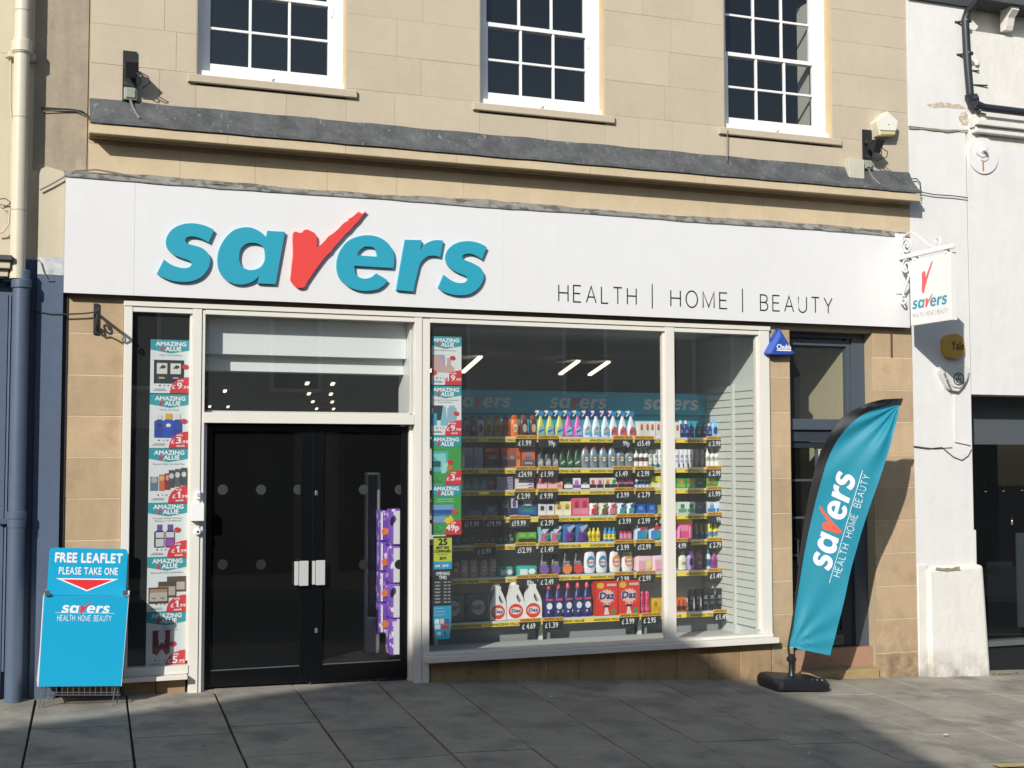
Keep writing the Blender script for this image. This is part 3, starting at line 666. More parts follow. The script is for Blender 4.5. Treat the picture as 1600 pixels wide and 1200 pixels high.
MB().box(xo-.05, 16, .16, .32, Z(1570, 1008, .2), Z(1570, 1000, .2)).obj('window_ledge', mat('grey_ledge', '#5C6062', .5), nr)
MB().quad((xo-.1, .26, Z(1570, 1000, .2)), (16, .26, Z(1570, 1000, .2)), (16, .26, zo2-.03), (xo-.1, .26, zo2-.03)).obj('shop_window', GLD, nr)
MB().box(X(1590, .5, 900), X(1590, .5, 900)+.5, .5, .52, .1, Z(1590, 833, .5)).obj('display_board', mat('grey_display', '#53585C', .6), nr)
for p, q_ in ((1540, 764), (1568, 763), (1581, 815), (1597, 762)):
    w_ = W(p, q_, 1.6); mb = MB(); mb.lathe([(.003, .10), (.006, .03), (.026, -.02), (.030, -.03), (.002, -.03)], tuple(w_), 10); mb.obj('pendant_lamp', mat('lamp_shade_chrome', '#8E8C86', .2, .9), nr, smooth=True)
    MB().lathe([(.012, 0), (.014, .012), (.004, .02)], (w_.x, w_.y, w_.z-.032), 8).obj('bulb', mat('warm_bulb', '#FFDFA8', .5, emit=3), nr)
# eaves, bracket, gutter shelf
mb = MB(); e = [(X(1440, -.45, 3), 6.62), (16, 6.62)]
ez = Z(1545, 1, -.2)
MB().box(X(1512, 0, 10), 16, -.22, .11, ez, ez+.3).obj('eaves_soffit', mat('dark_soffit', '#4B4E52', .8, var=.08), nr)
MB().box(XN, X(1512, 0, 10)-.002, -.05, .0, Z(1480, 5, -.05), 7.6).obj('eaves_gutter', mat('dark_soffit2', '#3E4145', .8, var=.08), nr)
x_ = X(1581, -.12, 20); mb = MB(); bz = ez-.001; pr = [(0, bz), (-.17, bz), (-.18, bz-.04), (-.15, bz-.07), (-.11, bz-.11), (-.09, bz-.19), (-.07, bz-.235), (0, bz-.235)]
n = len(pr); mb.add([(x_-.05, y, z) for y, z in pr]+[(x_+.05, y, z) for y, z in pr], [(i, i+1, i+1+n, i+n) for i in range(n-1)]+[tuple(range(n-1, -1, -1)), tuple(range(n, 2*n))]); mb.obj('eaves_bracket', RENDW2, nr, bev=.006)
g0 = X(1524, -.1, 180); zg_ = Z(1560, 190, -.1)
MB().box(g0, 16, -.13, 0, zg_-.06, zg_).obj('string_course', RENDW2, nr, bev=.006)
MB().box(g0+.02, 16, -.085, 0, zg_-.13, zg_-.062).obj('string_course', RENDW2, nr, bev=.01)
mb = MB(); q = W(1527, 184, -.06); mb.solid([[(q.x-.06, q.z-.11), (q.x+.03, q.z-.03), (q.x+.1, q.z-.02), (q.x+.1, q.z+.05), (q.x-.0, q.z+.06), (q.x-.08, q.z-.0)]], Vector((0, 0, 0)), d0=0, d1=.08); mb.obj('string_course_end', RENDW2, nr, bev=.01)
mb = MB(); mb.tube([(q.x-.09, -.14, q.z+.12), (q.x+.02, -.14, q.z+.09), (16, -.14, q.z+.06)], .042, 10); mb.obj('gutter_pipe', mat('black_gutter', '#2A2E35', .4), nr, smooth=True)

def blotch(pts, name, m, y):   # irregular flake of lost paint
    P_ = []
    for i, (a, b) in enumerate(pts):
        c, d = pts[(i+1) % len(pts)]
        for t in (0, .33, .66): P_.append(((a+(c-a)*t+rnd.uniform(-1, 1)*1.3), (b+(d-b)*t+rnd.uniform(-1, 1)*1.1)))
    lp = [(X(a, y, b), Z(a, b, y)) for a, b in P_][::-1]
    MB().flat(tess([lp]), Vector((0, y, 0))).obj(name, m, nr)
PEEL = mat('bare_render_patch', '#B5A894', .95, var=.2, vscale=14, bump=.003, patch=('#CFCBC0', 16, .5, .6))
blotch([(1448, 163), (1470, 160), (1500, 163), (1512, 170), (1500, 171), (1476, 168), (1452, 168)], 'peeled_patch', PEEL, -.0135)
blotch([(1500, 178), (1510, 174), (1513, 184), (1511, 196), (1503, 196), (1499, 188)], 'peeled_patch', PEEL, -.0135)
blotch([(1420, 201), (1450, 203), (1480, 206), (1512, 205), (1512, 202), (1480, 203), (1450, 200), (1420, 197)], 'crack_line', mat('crack_grey', '#8B8578', .95, var=.2, vscale=30), -.0135)  # seam in the render drawn as a thin grey-brown line
blotch([(1462, 887), (1480, 888), (1500, 886), (1500, 890), (1480, 892), (1462, 890)], 'peeled_patch', mat('mossy_patch', '#8F8C74', .95, var=.3, vscale=30), -.061)

# ================================================================ logo
for k_ in LOGO: LOGO[k_] = [smooth_loop([(p[0]/1000, p[1]/1000)+((1,) if len(p) > 2 else ()) for p in l]) for l in LOGO[k_]]
def logo(O, w, m_let, m_v, parent, U=XA, V=ZA, N=YA, d0=0., d1=.001, split=False, nm='lettering'):
    if split:
        for k_ in ('s1', 'a', 'v', 'e', 'r', 's2'):
            mb = MB(); mb.solid(LOGO[k_], O, U, V, N, w, d0, d1); mb.obj('check_mark' if k_ == 'v' else 'letter', m_v if k_ == 'v' else m_let, parent)
        return
    if w > .4:
        for k_ in ('s1', 'a', 'e', 'r', 's2'): MB().flat(tess(LOGO[k_]), O, U, V, N, w, w, d1).obj('letter', m_let, parent)
    else:
        mb = MB()
        for k_ in ('s1', 'a', 'e', 'r', 's2'): mb.flat(tess(LOGO[k_]), O, U, V, N, w, w, d1)
        mb.obj(nm, m_let, parent)['kind'] = 'stuff'
    mb = MB(); mb.flat(tess(LOGO['v']), O, U, V, N, w, w, d1+.0005); mb.obj('check_mark', m_v, parent)
def spaced(mb, s, O, w, h, U=XA, V=ZA, N=YA, off=0., bold=0., narrow=.95, parent=None, m=None, d=0.):
    """separate letters spread evenly over width w; with parent each letter is an object"""
    ws = [text(c, bold)[2]*h*narrow if c != ' ' else h*.5 for c in s]
    k = min(1., (w-h*.16*(len(s)-1))/sum(ws)); ws = [a*k for a in ws]
    gap = (w-sum(ws))/max(1, len(s)-1); x = 0
    for c, cw in zip(s, ws):
        if c != ' ':
            t = MB() if parent is not None else mb
            put_text(t, c, O+U*x, cw, h, bold, U, V, N, off)
            if parent is not None: t.obj('letter', m, parent)
        x += cw+gap

# thin sign-writer's capitals drawn as strokes
_e = lambda cx, cy, rx, ry, a0, a1, n=14: [(cx+rx*math.cos(math.radians(a0+(a1-a0)*i/n)), cy+ry*math.sin(math.radians(a0+(a1-a0)*i/n))) for i in range(n+1)]
STK = dict(H=(.70, [[(0, 0), (0, 1)], [(.70, 0), (.70, 1)], [(0, .52), (.70, .52)]]), E=(.56, [[(.56, 0), (0, 0), (0, 1), (.56, 1)], [(0, .52), (.50, .52)]]),
 A=(.74, [[(0, 0), (.37, 1), (.74, 0)], [(.13, .34), (.61, .34)]]), L=(.52, [[(0, 1), (0, 0), (.52, 0)]]), T=(.66, [[(0, 1), (.66, 1)], [(.33, 1), (.33, 0)]]),
 O=(.84, [_e(.42, .5, .42, .52, 0, 360, 22)]), M=(.82, [[(0, 0), (0, 1), (.41, .06), (.82, 1), (.82, 0)]]), B=(.60, [[(.30, 0), (0, 0), (0, 1), (.30, 1)]+_e(.32, .76, .24, .24, 90, -90, 8)+[(0, .52)], [(.30, .52)]+_e(.32, .26, .28, .26, 90, -90, 8)+[(.3, 0)]]),
 U=(.68, [[(0, 1), (0, .32)]+_e(.34, .32, .34, .34, 180, 360, 10)+[(.68, 1)]]), Y=(.68, [[(0, 1), (.34, .46), (.68, 1)], [(.34, .46), (.34, 0)]]))
STK['|'] = (.02, [[(.01, -.12), (.01, 1.25)]])
def stroke_g(c, th):
    vs = []; fs_ = []
    for pl in STK[c][1]:
        n = len(pl)
        for i in range(n):
            a = pl[max(i-1, 0)]; b = pl[min(i+1, n-1)]; p = pl[i]
            def nrm(u, v): L_ = math.hypot(v[0]-u[0], v[1]-u[1]) or 1; return (-(v[1]-u[1])/L_, (v[0]-u[0])/L_)
            n1 = nrm(a, p) if i else nrm(p, b); n2 = nrm(p, b) if i < n-1 else n1
            if i == 0: n1 = n2
            m = (n1[0]+n2[0], n1[1]+n2[1]); ml = math.hypot(*m) or 1; m = (m[0]/ml, m[1]/ml); k = min(2.2, 1/max(.3, m[0]*n1[0]+m[1]*n1[1]))*th/2
            vs += [(p[0]-m[0]*k, p[1]-m[1]*k), (p[0]+m[0]*k, p[1]+m[1]*k)]
        s0 = len(vs)-2*n
        for i in range(n-1): a = s0+2*i; fs_.append((a, a+2, a+3, a+1))
    return vs, fs_
def thin_line(s, O, w, h, place, th=.085, gap=.42, word=1.1):
    """lay thin capitals evenly over width w; place(geometry, x offset, x scale, y scale) adds one letter"""
    ws = [STK[c][0]*h if c != ' ' else 0 for c in s]; ng = len(s)-1
    gp_ = [0]*len(s)
    for i in range(ng): gp_[i] = word*h*.5 if (s[i] == ' ' or s[i+1] == ' ') else gap*h
    k = w/(sum(ws)+sum(gp_)); x = 0
    for c, cw, g_ in zip(s, ws, gp_):
        if c != ' ': place(stroke_g(c, th), x*k, h*k, h)
        x += cw+g_

# ================================================================ fascia sign
PF = -.09
fs = thing('fascia_sign', 'long white shop fascia sign with raised teal lettering and a red check mark', 'shop sign', (4.4, PF, 3.3))
fz0 = Z(760, 484.5, PF); fz1 = Z(560, 309, PF); fx0, fx1 = X(100.3, PF, 400), X(1421.5, PF, 480)
ends = [fx0, X(210, PF, 380), X(786, PF, 400), fx1]
for a, b in zip(ends[:-1], ends[1:]): MB().box(a+.0006, b-.0006, PF, PF+.02, fz0, fz1).obj('sign_panel', WHITE, fs)
MB().box(fx0, fx1, PF+.021, .0, fz0+.002, fz1-.002).obj('backing_box', mat('sign_underside', '#50524F', .7), fs)
logo(Vector((1.0644, PF, 3.3974)), 2.8417, TEAL, RED, fs, d0=.0005, d1=.033, split=True)
h_ = Z(900, 446, PF)-Z(900, 471.5, PF)
a_, b_ = W(873, 470.5, PF), W(993.5, 474, PF); zt_ = a_.z
for s_, p0, p1 in (('HEALTH', 873, 994), ('HOME', 1048, 1136), ('BEAUTY', 1188, 1300)):
    x0, x1 = X(p0, PF, 470), X(p1, PF, 475); thin_line(s_, None, x1-x0, h_, lambda g_, x, sx, sy: MB().flat(g_, Vector((x0+x, PF, zt_)), sx=sx, sy=sy, off=.002).obj('letter', BLACK, fs))
for p in (1019, 1160):
    x = X(p, PF, 465); MB().box(x-.005, x+.005, PF-.002, PF-.0005, Z(p, 482 if p < 1100 else 488, PF), Z(p, 444 if p < 1100 else 451, PF)).obj('divider_line', BLACK, fs)
mb = MB(); n = 60; vs = []; fcs = []
for i in range(n+1):
    t = i/n; x = fx0-.01+(fx1-fx0+.02)*t; w1 = rnd.uniform(-.006, .006)+.010*math.sin(t*17); w0 = rnd.uniform(-.004, .004)+.006*math.sin(t*23+1)
    for y, z in ((0.0, fz1+.072+w1), (-.03, fz1+.062+w1*.7), (PF-.004, fz1+.016+w0), (PF-.012, fz1+.004+w0), (PF-.010, fz1-.004+w0*.8)): vs.append((x, y, z))
for i in range(n):
    for j in range(4): a = i*5+j; fcs.append((a, a+1, a+6, a+5))
mb.add(vs, fcs).obj('lead_flashing', LEAD2, fs, smooth=True)

def cable(name, label, pts, r=.006, m=None, cat='cable', group=None, sag=0.):
    o = MB().tube(pts, r, 6).obj(name, m or BLACKC, smooth=True); return tag(o, label, cat, group)
BLACKC = mat('old_black_cable', '#35322E', .7); GREYC = mat('grey_cable', '#77746C', .7)
def PW(lst, y): return [W(a, b, y) for a, b in lst]
cable('cable', 'thin wavering cable running along the lead above the fascia sign', [W(a, b, -.075) for a, b in ((62, 297), (80, 288), (101, 276), (118, 267), (150, 265), (180, 270), (240, 282), (300, 290), (340, 287), (420, 299), (500, 305), (560, 310), (640, 317), (760, 330), (805, 327), (880, 342), (960, 343), (1060, 351), (1180, 358), (1240, 362), (1340, 360), (1346, 357), (1390, 368), (1415, 371))], .006, GREYC)
cable('cable', 'dark pair of wires looping across the stained render strip to the cornice end', [W(a, b, -.02) for a, b in ((64, 168), (90, 170), (112, 171), (128, 174), (140, 183))], .007)
cable('cable', 'pale wires looping across the stained strip just below the dark pair', [W(a, b, -.02) for a, b in ((66, 174), (95, 173), (118, 173), (133, 180), (141, 187))], .004, GREYC)
cable('cable', 'horizontal wire from the blue wall to the iron bracket', [W(a, b, -.05) for a, b in ((52, 486), (80, 491), (104, 491), (130, 490), (148, 488))], .006)
cable('cable', 'wire hanging in a loop from the white patch beside the fascia end', [W(a, b, -.06) for a, b in ((55, 402), (64, 410), (68, 424), (75, 438), (84, 438))], .004, GREYC)
cable('cable', 'wire wandering from the cornice end across the white wall', [W(a, b, -.03) for a, b in ((1419, 280), (1432, 279), (1438, 286), (1438, 300), (1460, 304), (1490, 306), (1512, 309))], .006)
cable('cable', 'small wire loop under the right end of the cornice', [W(a, b, -.03) for a, b in ((1431, 303), (1439, 306), (1440, 313), (1436, 313), (1434, 307), (1442, 305))], .004)
cable('cable', 'thin sagging wires across the white wall beside the dark shop opening', [W(a, b, -.012) for a, b in ((1428, 698), (1450, 701), (1472, 699), (1478, 704), (1490, 714), (1503, 719), (1513, 712), (1518, 702))], .004)
cable('cable', 'thin straight wire above the sagging one on the white wall', [W(a, b, -.012) for a, b in ((1428, 697), (1460, 701), (1488, 699))], .003)
cable('conduit', 'thin white conduit dropping from the shield alarm to the opening edge', [W(a, b, -.014) for a, b in ((1492, 618), (1492, 665), (1493, 690), (1516, 695))], .008, RENDW2, 'conduit')
cable('cable', 'white cable rising up the wall right beside the first cream downpipe', [W(a, b, -.04) for a, b in ((18, 60), (17, 82), (2, 82))], .006, RENDC)
cable('cable', 'cream cable clipped down the wall left of the downpipe', [W(a, b, -.05) for a, b in ((19, 66), (17, 90), (16, 160), (19, 190), (18, 240), (17, 300), (14, 350), (4, 363), (-6, 364))], .007, RENDC)
cable('cable', 'tangled black wires beside the downpipe above the cornice', [W(a, b, -.06) for a, b in ((-6, 312), (8, 310), (17, 316), (10, 322), (-4, 318), (4, 326), (16, 322))], .004)
cable('cable', 'wire from window sill down over the lead cornice', [W(1137, 203, -.05), W(1136, 215, -.05), W(1136, 240, -.05), W(1136, 252, -.09)], .005, GREYC)

# ================================================================ downpipes
def ring(mb, x, y, z, r, h): mb.lathe([(r*.9, -h/2), (r, -h/2+.006), (r, h/2-.006), (r*.9, h/2)], (x, y, z), 18)
PY = -.12
CPM = mat('cream_gloss_pipe', '#CBC3AE', .4, var=.03); BPM = mat('blue_gloss_pipe', '#526073', .38, var=.05)
dp = thing('downpipe', 'thick round downpipe, cream above and slate blue below, at the left edge', 'downpipe', (X(30, PY, 1090), PY, .0))
pa = W(34.5, 0, PY).x; 
r1 = (X(47, PY, 60)-X(22, PY, 60))/2; pxx = X(34.7, PY, 60); zsplit = Z(34, 432, PY)
MB().lathe([(r1, zsplit-.02), (r1, 7.3)], (pxx, PY, 0), 20).obj('upper_pipe', CPM, dp, smooth=True)
mb = MB(); ring(mb, pxx, PY, Z(34, 73, PY), r1+.018, .10); ring(mb, pxx, PY, Z(34, 80, PY), r1+.010, .05); mb.obj('collar', CPM, dp, smooth=True)
for p in (17, 184, 329): MB().lathe([(r1+.002, -.004), (r1+.002, .004)], (pxx, PY, Z(34, p, PY)), 20).obj('joint', mat('darker_cream', '#AFA78F', .6), dp)  # joint rings in a darker cream than the pipe
r2 = (X(40.5, PY, 600)-X(13, PY, 600))/2; px2 = X(27, PY, 600)+.015
MB().lathe([(r2, .0), (r2, zsplit-.05)], (px2, PY, 0), 20).obj('lower_pipe', BPM, dp, smooth=True)
mb = MB(); ring(mb, px2, PY, zsplit-.06, r2+.012, .07); ring(mb, px2+.012, PY, zsplit-.0, r2-.012, .10); mb.obj('socket', BPM, dp, smooth=True)
mb = MB(); ring(mb, px2, PY, Z(27, 805, PY), r2+.010, .06); ring(mb, px2, PY, Z(27, 815, PY), r2+.004, .1); mb.obj('socket', BPM, dp, smooth=True)
for zz, mm in ((Z(34, 85, PY), CPM), (zsplit-.02, BPM), (Z(27, 815, PY), BPM)):
    MB().box(pxx+r1*.5, pxx+r1+.045, PY+.02, -.002, zz-.02, zz+.02).obj('pipe_bracket', mm, dp, bev=.004); MB().box(pxx-r1-.045, pxx-r1*.5, PY+.02, -.002, zz-.02, zz+.02).obj('pipe_bracket', mm, dp, bev=.004)
# right: black pipe with swan neck
dq = thing('black_downpipe', 'black cast downpipe with swan neck joining a gutter on the white wall', 'downpipe', tuple(W(1520, 100, -.08)))
GUT = mat('black_gutter', '#2A2E35', .4)
mb = MB(); mb.tube([W(1532, -12, -.25), W(1524, 6, -.2), W(1512, 18, -.1), W(1508, 30, -.08), W(1511, 90, -.08), W(1516, 150, -.08), W(1517, 158, -.08), W(1527, 170, -.10), W(1532, 174, -.12)], .041, 12); mb.obj('pipe', GUT, dq, smooth=True)
for p, q_ in ((1510, 33), (1513, 84)):
    a = W(p, q_, -.08); MB().lathe([(.05, -.012), (.053, 0), (.05, .012)], tuple(a), 14).obj('clamp', GUT, dq, smooth=True)
    MB().tube([a+Vector((-.03, .02, 0)), a+Vector((-.07, .07, 0)), a+Vector((-.09, .078, 0))], [.012, .014, .02], 8).obj('wall_bolt', GUT, dq, smooth=True)
a = W(1517, 153, -.08); MB().tube([a+Vector((-.02, 0, .04)), a+Vector((.0, 0, -.02)), a+Vector((.06, -.02, -.0))], .052, 12).obj('shoe', GUT, dq, smooth=True)

for p0, p1, lab in (((1518, 110.5), (1530, 110.5), 'short iron pin sticking out beside the black downpipe'), ((1519, 132.5), (1543, 133.5), 'longer iron pin below the short one beside the black downpipe')):
    a, b = W(*p0, -.004), W(*p1, -.03); tag(MB().tube([a, b], .008).obj('iron_pin', IRON), lab, 'iron pin')
mb = MB(); a = W(1526, 98, -.02); mb.lathe([(.02, -.03), (.03, 0), (.02, .03)], tuple(a), 10); mb.box(a.x-.01, a.x+.02, a.y, .0, a.z+.0, a.z+.03); tag(mb.obj('old_insulator', RENDW2, smooth=True), 'small white painted insulator lump right of the black downpipe', 'insulator')
# round pattress plate
a = W(1536, 243, -.02); pt = thing('wall_tie_plate', 'round white wall tie plate with a rust streak beside the gutter', 'wall plate', tuple(a))
def disc(cx, cy, cz, r0, r1, d): # facing -Y
    mb = MB(); n = 32; prof = [(r1, 0), (r1*.985, -d*.6), (r0+.01, -d*.62), (r0, -d), (0.001, -d)]
    vs = [(cx+r*math.cos(2*math.pi*k/n), cy+y, cz+r*math.sin(2*math.pi*k/n)) for r, y in prof for k in range(n)]
    return mb.add(vs, [(i*n+k, i*n+(k+1) % n, (i+1)*n+(k+1) % n, (i+1)*n+k) for i in range(len(prof)-1) for k in range(n)])
rr = (Z(1536, 218, 0)-Z(1536, 267, 0))/2*1.18
disc(a.x, -.008, a.z-.0, .06, rr, .03).obj('plate', RENDW, pt, smooth=True)
disc(a.x-.03, -.03, a.z+.05, .03, .075, .03).obj('boss', RENDW, pt, smooth=True)
mb = MB(); mb.tube([(a.x-.03, -.05, a.z+.05), (a.x-.02, -.11, a.z+.045)], .02, 8); mb.obj('bolt', RENDW2, pt)
mb = MB(); mb.solid([[(a.x-.02, a.z-.03), (a.x+.0, a.z-.03), (a.x+.006, a.z-.17), (a.x-.016, a.z-.17)]], Vector((0, 0, 0)), d0=.026, d1=.0275); mb.obj('rust_streak', mat('rust_run', '#B9803C', .9, var=.2, vscale=20), pt)

# ================================================================ floodlights, alarm boxes
def junction(x, z, s, parent, y=-.05):
    MB().box(x-s, x+s, y, 0, z-s, z+s).obj('junction_box', mat('grey_green_plastic', '#8E9688', .5), parent, bev=.008)
    MB().box(x-s*.72, x+s*.72, y-.012, y, z-s*.72, z+s*.72).obj('box_lid', mat('grey_green_plastic', '#8E9688', .5), parent, bev=.008)
def flood(lab, pl0, pl1, pyt, pyb, jx, jz, js, side):
    yb = -.02; x0, x1 = X(pl0, yb, pyt), X(pl1, yb, pyt); z1, z0 = Z(pl0, pyt, yb), Z(pl0, pyb, yb)
    r = thing('floodlight', lab, 'floodlight', ((x0+x1)/2, 0, (z0+z1)/2))
    MB().box(x0, x1, yb, -.0005, z0, z1).obj('back_plate', mat('sooty_black', '#1D1E20', .7, var=.1), r)
    xm = (x0+x1)/2
    # arms and wedge lamp head thrown forward
    for s in (-1, 1): MB().tube([(xm+s*.04, yb, z1-.14), (xm+s*.045, -.12, z1-.15), (xm+s*.045, -.16, z1-.16)], .009).obj('arm', IRON, r)
    mb = MB(); a = z1-.15; mb.hexa([(x0+.01, -.17, a-.12), (x1-.01, -.17, a-.12), (x1-.015, -.06, a-.05), (x0+.015, -.06, a-.05), (x0-.0, -.24, a-.0), (x1+.0, -.24, a-.0), (x1, -.09, a+.02), (x0, -.09, a+.02)])
    mb.obj('lamp_head', mat('sooty_black', '#1D1E20', .7, var=.1), r, bev=.006)
    for dz in (.12, .27): MB().tube([(xm+.04*math.cos(t/6*math.pi), yb-.03-.012*math.sin(t/6*math.pi), z1-dz-.022*math.sin(t/6*math.pi)) for t in range(7)], .0035, 5).obj('cable_loop', mat('worn_metal', '#7B7C7B', .4, .6), r, smooth=True)
    junction(jx, jz, js, r)
    mb = MB(); mb.tube([(jx, -.04, jz-js), (jx+.02, -.05, jz-js-.06), (jx+.05, -.09, jz-js-.13), (jx+.07, -.13, jz-js-.17)], .011, 6); mb.obj('cable', GREYC, r, smooth=True)
    for q in (0, 1): MB().tube([(jx+js*.6+q*.06, -.05, jz+js), (jx+js+.02+q*.07, -.16, jz+js+.02), (jx+js+.0+q*.07, -.2, jz+js+.06), (jx+.02, -.19, jz+.16)], .005, 5).obj('cable', BLACKC, r, smooth=True)
    return r
flood('black floodlight on a tall back plate above the left end of the cornice', 192.5, 214, 78.5, 158, X(204, -.05, 146), Z(204, 146, -.05), .052, 1)
flood('black floodlight beside the pentagonal box above the right end of the cornice', 1348.5, 1362, 202, 252, X(1358, -.05, 257), Z(1358, 257, -.05), .045, 1)
b = W(1337, 268, -.06); ab = thing('cable_box', 'pale weathered cable box standing on the lead cornice at right', 'cable box', tuple(b))
MB().box(X(1325, -.06, 270), X(1349, -.06, 270), -.08, 0, Z(1337, 283, -.06), Z(1337, 249, -.06)).obj('case', mat('yellowed_plastic', '#C3BFAC', .6, var=.04, streak=.2), ab, bev=.006)
# pentagonal box
q = W(1386, 195, -.10); pb = thing('alarm_box', 'cream pentagonal alarm box above the right end of the cornice', 'alarm box', (q.x, 0, q.z))
P5 = [(1387, 173), (1404, 189), (1399, 211), (1375, 211), (1370, 189)]
yy = -.11; pts = [(X(a, yy, b), Z(a, b, yy)) for a, b in P5][::-1]
mb = MB(); mb.solid([pts], Vector((0, 0, 0)), d0=.001, d1=.10); mb.obj('case', mat('cream_plastic', '#D8D3BC', .5, var=.03), pb, bev=.006)
f5 = [((x-q.x)*.93+q.x, (z-q.z)*.93+q.z) for x, z in pts]; zc_ = pts[0][1]+.05
fp = [p for p in pts]; 
mb = MB(); top = [(1387, 174.5), (1402.5, 189), (1400, 204), (1375.5, 203), (1371.5, 189)]; mb.solid([[(X(a, yy, b), Z(a, b, yy)) for a, b in top][::-1]], Vector((0, 0, 0)), d0=.1, d1=.112); mb.obj('cover', mat('white_plastic', '#DEDDD2', .45), pb, bev=.005)
mb = MB(); mb.solid([[(X(a, yy, b), Z(a, b, yy)) for a, b in ((1376, 205), (1399.5, 206), (1398.3, 210), (1376.5, 209.6))][::-1]], Vector((0, 0, 0)), d0=.1, d1=.108); mb.obj('strobe_lens', mat('yellowed_lens', '#C9BC84', .3), pb, bev=.003)
MB().flat(tess([ell(q.x+.01, q.z, .007, .007, 8)]), Vector((0, -.1125, 0))).obj('screw', DARK, pb)
# triangle alarm
tq = W(1221, 535, -.1); tr_ = thing('alarm_box', 'blue triangular alarm box on the narrow stone pilaster', 'alarm box', (tq.x, 0, tq.z))
yy = -.09; o = [(1219.5, 512.5), (1242.5, 551), (1241, 553.5), (1199, 553.5), (1198, 551)]
oP = [(X(a, yy, b), Z(a, b, yy)) for a, b in o][::-1]; cxm = sum(p[0] for p in oP)/5; czm = sum(p[1] for p in oP)/5
BLUE = mat('blue_plastic', '#2A4FA6', .3, coat=.3)
mb = MB(); n = 5; back = [(x, -.001, z) for x, z in oP]; mid = [(x, -.075, z) for x, z in oP]; frt = [(cxm+(x-cxm)*.72, -.10, czm-.02+(z-czm)*.72) for x, z in oP]
mb.add(back+mid+frt, [(i, (i+1) % n, (i+1) % n+n, i+n) for i in range(n)]+[(i+n, (i+1) % n+n, (i+1) % n+2*n, i+2*n) for i in range(n)]+[tuple(range(2*n, 3*n))]); mb.obj('case', BLUE, tr_, bev=.006)
a = W(1214, 547, -.102); mb = MB(); put_text(mb, 'Chubb', Vector((a.x, -.1, a.z+.012)), X(1236, -.1, 540)-a.x, .045, .05, off=.001); mb.obj('lettering', mat('white_print', '#E8E8E8', .5), tr_)
MB().box(a.x, X(1236, -.1, 540), -.102, -.1005, a.z-.006, a.z+.006).obj('underline', mat('white_print', '#E8E8E8', .5), tr_)
# round yellow alarm
ry_ = W(1490, 541, -.05); ya = thing('alarm_box', 'round ochre yellow alarm box on the white wall', 'alarm box', (ry_.x, 0, ry_.z)); rad = (Z(1490, 522, -.05)-Z(1490, 560, -.05))/2
mb = MB(); lp = rrect(ry_.x-rad*1.0, ry_.z-rad, ry_.x+rad*1.0, ry_.z+rad, rad*.82, 6); mb.solid([lp], Vector((0, 0, 0)), d0=.001, d1=.07); mb.obj('case', mat('ochre_plastic', '#C39A3A', .35), ya, smooth=True, bev=.015)
mb = MB(); put_text(mb, 'Yale', Vector((ry_.x-rad*.35, -.07, ry_.z-.035)), rad*1.3, .085, .03, off=.0015); mb.obj('lettering', mat('dark_print', '#3A3730', .5), ya)
# shield alarm
sh = W(1493, 592, -.06); sa = thing('alarm_box', 'white shield shaped alarm box under the round yellow one', 'alarm box', (sh.x, 0, sh.z))
pts = [(1473, 572), (1512, 573), (1515, 583), (1511, 596), (1501, 609), (1497, 611), (1484, 608), (1480, 602), (1470, 583), (1470, 576)]
lp = [(X(a, -.06, b), Z(a, b, -.06)) for a, b in pts][::-1]; mb = MB(); mb.solid([smooth_loop(lp, 2)], Vector((0, 0, 0)), d0=.001, d1=.05); mb.obj('case', mat('white_alarm_plastic', '#CFCFC8', .45), sa, smooth=True, bev=.01)
lp2 = [((x-sh.x)*.72+sh.x+.02, (z-sh.z)*.72+sh.z) for x, z in lp]; mb = MB(); mb.solid([smooth_loop(lp2, 2)], Vector((0, 0, 0)), d0=.05, d1=.065); mb.obj('raised_face', mat('white_alarm_plastic', '#CFCFC8', .45), sa, smooth=True, bev=.008)
mb = MB(); cx_, cz_ = sh.x+.035, sh.z-.0
ro, ri = .068, .056; mb.solid([ell(cx_, cz_, ro, ro, 24), ell(cx_, cz_, ri, ri, 24)], Vector((0, 0, 0)), d0=.066, d1=.067)
mb.box(cx_-.03, cx_-.021, -.068, -.0662, cz_-.038, cz_+.02); mb.box(cx_+.021, cx_+.03, -.068, -.0662, cz_-.038, cz_+.02); mb.box(cx_-.021, cx_+.021, -.068, -.0662, cz_-.012, cz_-.003); mb.box(cx_-.0045, cx_+.0045, -.068, -.0662, cz_-.003, cz_+.04); mb.box(cx_-.03, cx_+.03, -.068, -.0662, cz_+.036, cz_+.045)
mb.obj('emblem', mat('dark_grey_print', '#3C4248', .5), sa)
mb = MB(); u = Vector((.42, 0, -.9)).normalized(); put_text(mb, 'TH WHITE', W(1473.5, 583, -.056), .2, .026, .04, U=u, V=Vector((.9, 0, .42)).normalized(), off=.002); mb.obj('lettering', mat('dark_grey_print', '#3C4248', .5), sa)['kind'] = 'stuff'
# bell push, call box, key switch on the door frame
for lab, cat_, (p, q_), (hw, hh), d_ in (('small white bell push above the white box by the doors', 'bell push', (310, 773.5), (.016, .034), .02), ('square white control box on the cream frame beside the doors', 'control box', (308, 800), (.052, .072), .06), ):
    a = W(p, q_, FY-.02); b_ = thing('control_box' if hw > .03 else 'bell_push', lab, cat_, tuple(a)); MB().box(a.x-hw, a.x+hw, FY-d_, FY-.0005, a.z-hh, a.z+hh).obj('case', SASH, b_, bev=.004)
    if hw < .03: disc(a.x, FY-d_-.0005, a.z, .006, .009, .004).obj('button', mat('pale_blue_button', '#AEB6CF', .4), b_)
    else: MB().box(a.x+hw-.006, a.x+hw+.004, FY-.05, FY-.02, a.z-.02, a.z).obj('lock_tab', mat('steel', '#9FA3A5', .3, .8), b_)
a = W(309, 831, FY-.02); ks = thing('key_switch', 'round white key switch under the white control box', 'key switch', tuple(a))
